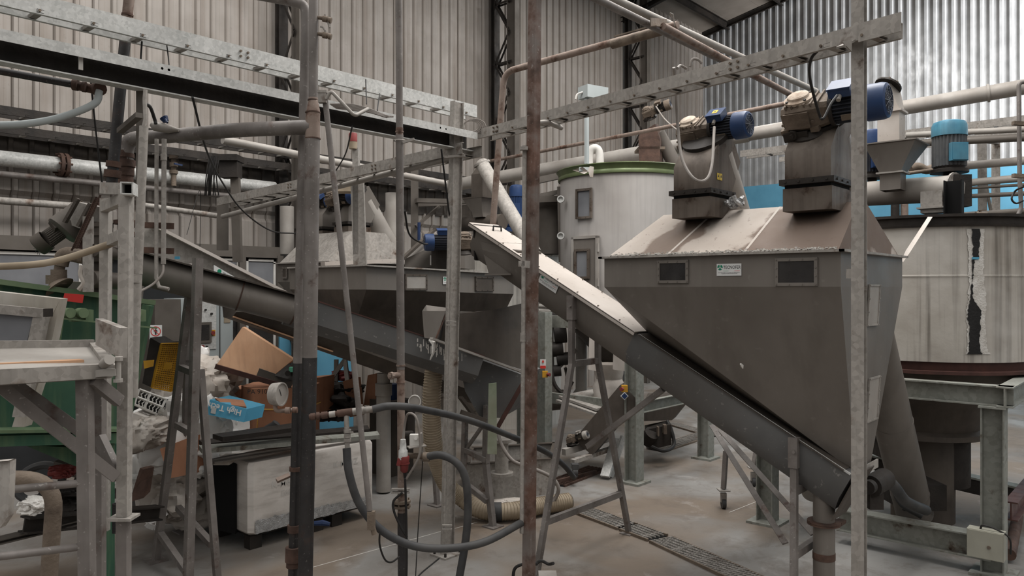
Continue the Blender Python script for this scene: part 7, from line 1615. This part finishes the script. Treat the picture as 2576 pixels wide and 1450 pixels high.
c = MB(); c.poly([at(925, 945, 10), at(945, 940, 10), at(945, 1020, 10), at(915, 1020, 10)], camdir(.05, .1)); solo('brown_board', c, M['card'], 'second brown board standing by the pale drain pipe', 'board')
c = MB(); q = at(985, 985, 10); c.cyl(q - ZX * .1, q + ZX * .1, .1, n=20); solo('blue_drum', c, M['bluepaint'], 'dark blue container between the drain pipe and slim pipe', 'drum')
c = MB(); c.tube([at(775, 985, 8.6), at(768, 1008, 8.6)], .03, 8); solo('padded_rod', c, M['bluepaint'], 'dark blue padded handle beside the standpipe', 'handle')

c = MB(); c.abox((q.x - .2, q.y - .2, 0), (q.x + .2, q.y + .2, q.z - .1)); solo('dark_crate', c, M['steeld'], 'dark crate under the small blue container beyond the slim pipe', 'crate')
# ---- far side by the blue wall ----
t = thing('access_frame', 'dusty upright frame with cross members before the blue wall', 'frame', at(2490, 545, 10.5))
for (a, b, w_) in (((2472, 548, 10.5), (2470, 348, 10.5), .08), ((2505, 540, 11.2), (2505, 352, 11.2), .08), ((2470, 352, 10.5), (2508, 358, 11.2), .06), ((2472, 452, 10.5), (2508, 455, 11.2), .05), ((2478, 450, 10.5), (2494, 540, 10.6), .03)):
    c = MB(); c.bar(at(*a), at(*b), w_, w_, camdir(0, 1)); build('member', c, M['galvd'], t)
for k, (y0, y1, r_, x0) in enumerate(((402, 418, .055, 2420), (445, 462, .05, 2415), (464, 475, .02, 2415), (487, 495, .03, 2415), (530, 542, .04, 2415), (325, 340, .04, 2280), (346, 362, .05, 2280))):
    c = MB(); c.tube([L(at(2640, y0 - 3, 9.6), at(x0, y1, 10.6), -1.2), at(x0, y1, 10.6)], r_, 12); solo('guard_rail', c, M['pipelight'] if k in (0, 1, 5) else M['framegrey'], ['thick dusty pipe rail crossing before the top of the blue wall', 'dusty pipe rail below the thick one before the blue wall', 'thin dark rod before the blue wall under the pipe rail', 'second dark rod before the blue wall', 'lowest flat bar before the blue wall, over the black tank rim', 'pale pipe running under the grey cable ladder', 'flat grey bar under the pale pipe beneath the ladder'][k], 'rail', 'rails before the blue wall')
t = thing('vertical_pipe', 'thin upright pipe with elbow top and clamps before the blue wall', 'pipe', at(2566, 545, 8.3))
c = MB(); c.tube(bend([at(2600, 205, 8.3), at(2563, 208, 8.3), at(2565, 450, 8.3), at(2568, 500, 8.3)], .04, 5), .022, 12); c.tube(spline([at(2568, 500, 8.3), at(2568, 525, 8.3), at(2555, 552, 8.3)]), .022, 10); build('tube', c, M['pipe'], t)
for y_ in (310, 442):
    c = MB(); c.bar(at(2548, y_, 8.2), at(2582, y_ + 2, 8.2), .05, .04); build('clamp', c, M['gear'], t)
c = MB(); c.tube(spline([at(2290, 425, 8.8), at(2310, 420, 8.8), at(2330, 428, 8.8), at(2360, 422, 8.8), at(2420, 420, 8.8)]), [.05] * 25, 12); c.cyl(at(2286, 436, 8.7), at(2345, 428, 8.7), .02); solo('taped_pipe', c, M['gear'], 'lumpy taped pipe behind the cyan motor', 'pipe')
for k, (x_, r_) in enumerate(((2252, .05), (2275, .045))):
    c = MB(); c.cyl(at(x_, 552, 9.4), at(x_, 500, 9.4), r_, n=14); solo('stub_pipe', c, [M['blackm'], M['piperust']][k], ['black stub pipe standing under the horizontal auger', 'rusty stub pipe standing under the horizontal auger'][k], 'pipe')
# dark clutter right of the hopper foot
t = thing('drive_unit', 'black greasy drive unit hanging behind the low end of the screw conveyor', 'drive', at(2230, 1250, 5.7))
c = MB(); c.cyl(at(2190, 1225, 5.6), at(2225, 1205, 5.8), .08, n=18); c.cyl(at(2182, 1228, 5.5), at(2190, 1224, 5.55), .05, n=18); c.box(at(2190, 1250, 5.7), camdir(.05, 0), camdir(0, .1), ZX * .07); build('body', c, M['blackm'], t)
c = MB(); c.tube(spline([at(2225, 1200, 5.9), at(2250, 1225, 6.2), at(2280, 1262, 6.5), at(2330, 1285, 6.8)]), .045, 10); build('hose', c, M['rubber'], t)
hose('cable', [at(2245, 1100, 7.4), at(2246, 1180, 7.2), at(2262, 1260, 7.0), at(2320, 1300, 6.9)], .03, M['rubber'], 'thick black cable falling behind the hopper foot', 'cable')
t = thing('floor_pump', 'black motor block on the floor behind the inclined round tube', 'machine', F(2310, 1330))
c = MB(); c.box(at(2300, 1240, 7.4), camdir(.2, 0), camdir(0, .2), ZX * .12); c.cyl(at(2290, 1255, 7.2), at(2302, 1252, 7.3), .07); build('block', c, M['blackm'], t)
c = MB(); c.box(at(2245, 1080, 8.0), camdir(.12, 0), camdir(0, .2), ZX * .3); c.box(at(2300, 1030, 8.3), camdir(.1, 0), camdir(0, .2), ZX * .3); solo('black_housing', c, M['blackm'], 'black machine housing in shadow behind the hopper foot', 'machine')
t = thing('floor_sill', 'long low dark beam crossing the floor behind the inclined tube', 'steel section', F(2300, 1180))
c = MB(); c.bar(at(2190, 1160, 8.6), at(2576, 1250, 8.0), .16, .16); build('beam', c, M['blackm'], t)
c = MB(); c.bar(at(2190, 1144, 8.6), at(2576, 1228, 8.0), .2, .02); build('top_plate', c, M['galvold'], t)
c = MB(); c.cyl(F(2560, 1320) + ZX * .08, F(2540, 1420) + ZX * .08, .05, n=14); solo('red_oxide_pipe', c, M['rust'], 'rusty pipe end lying beside the electrical box', 'pipe')
hose('ribbed_pipe', [at(2530, 985, 7.6), at(2550, 990, 7.7), at(2580, 975, 7.9)], .03, M['cablegrey'], 'grey hose bend beyond the galvanised frame leg', 'hose')
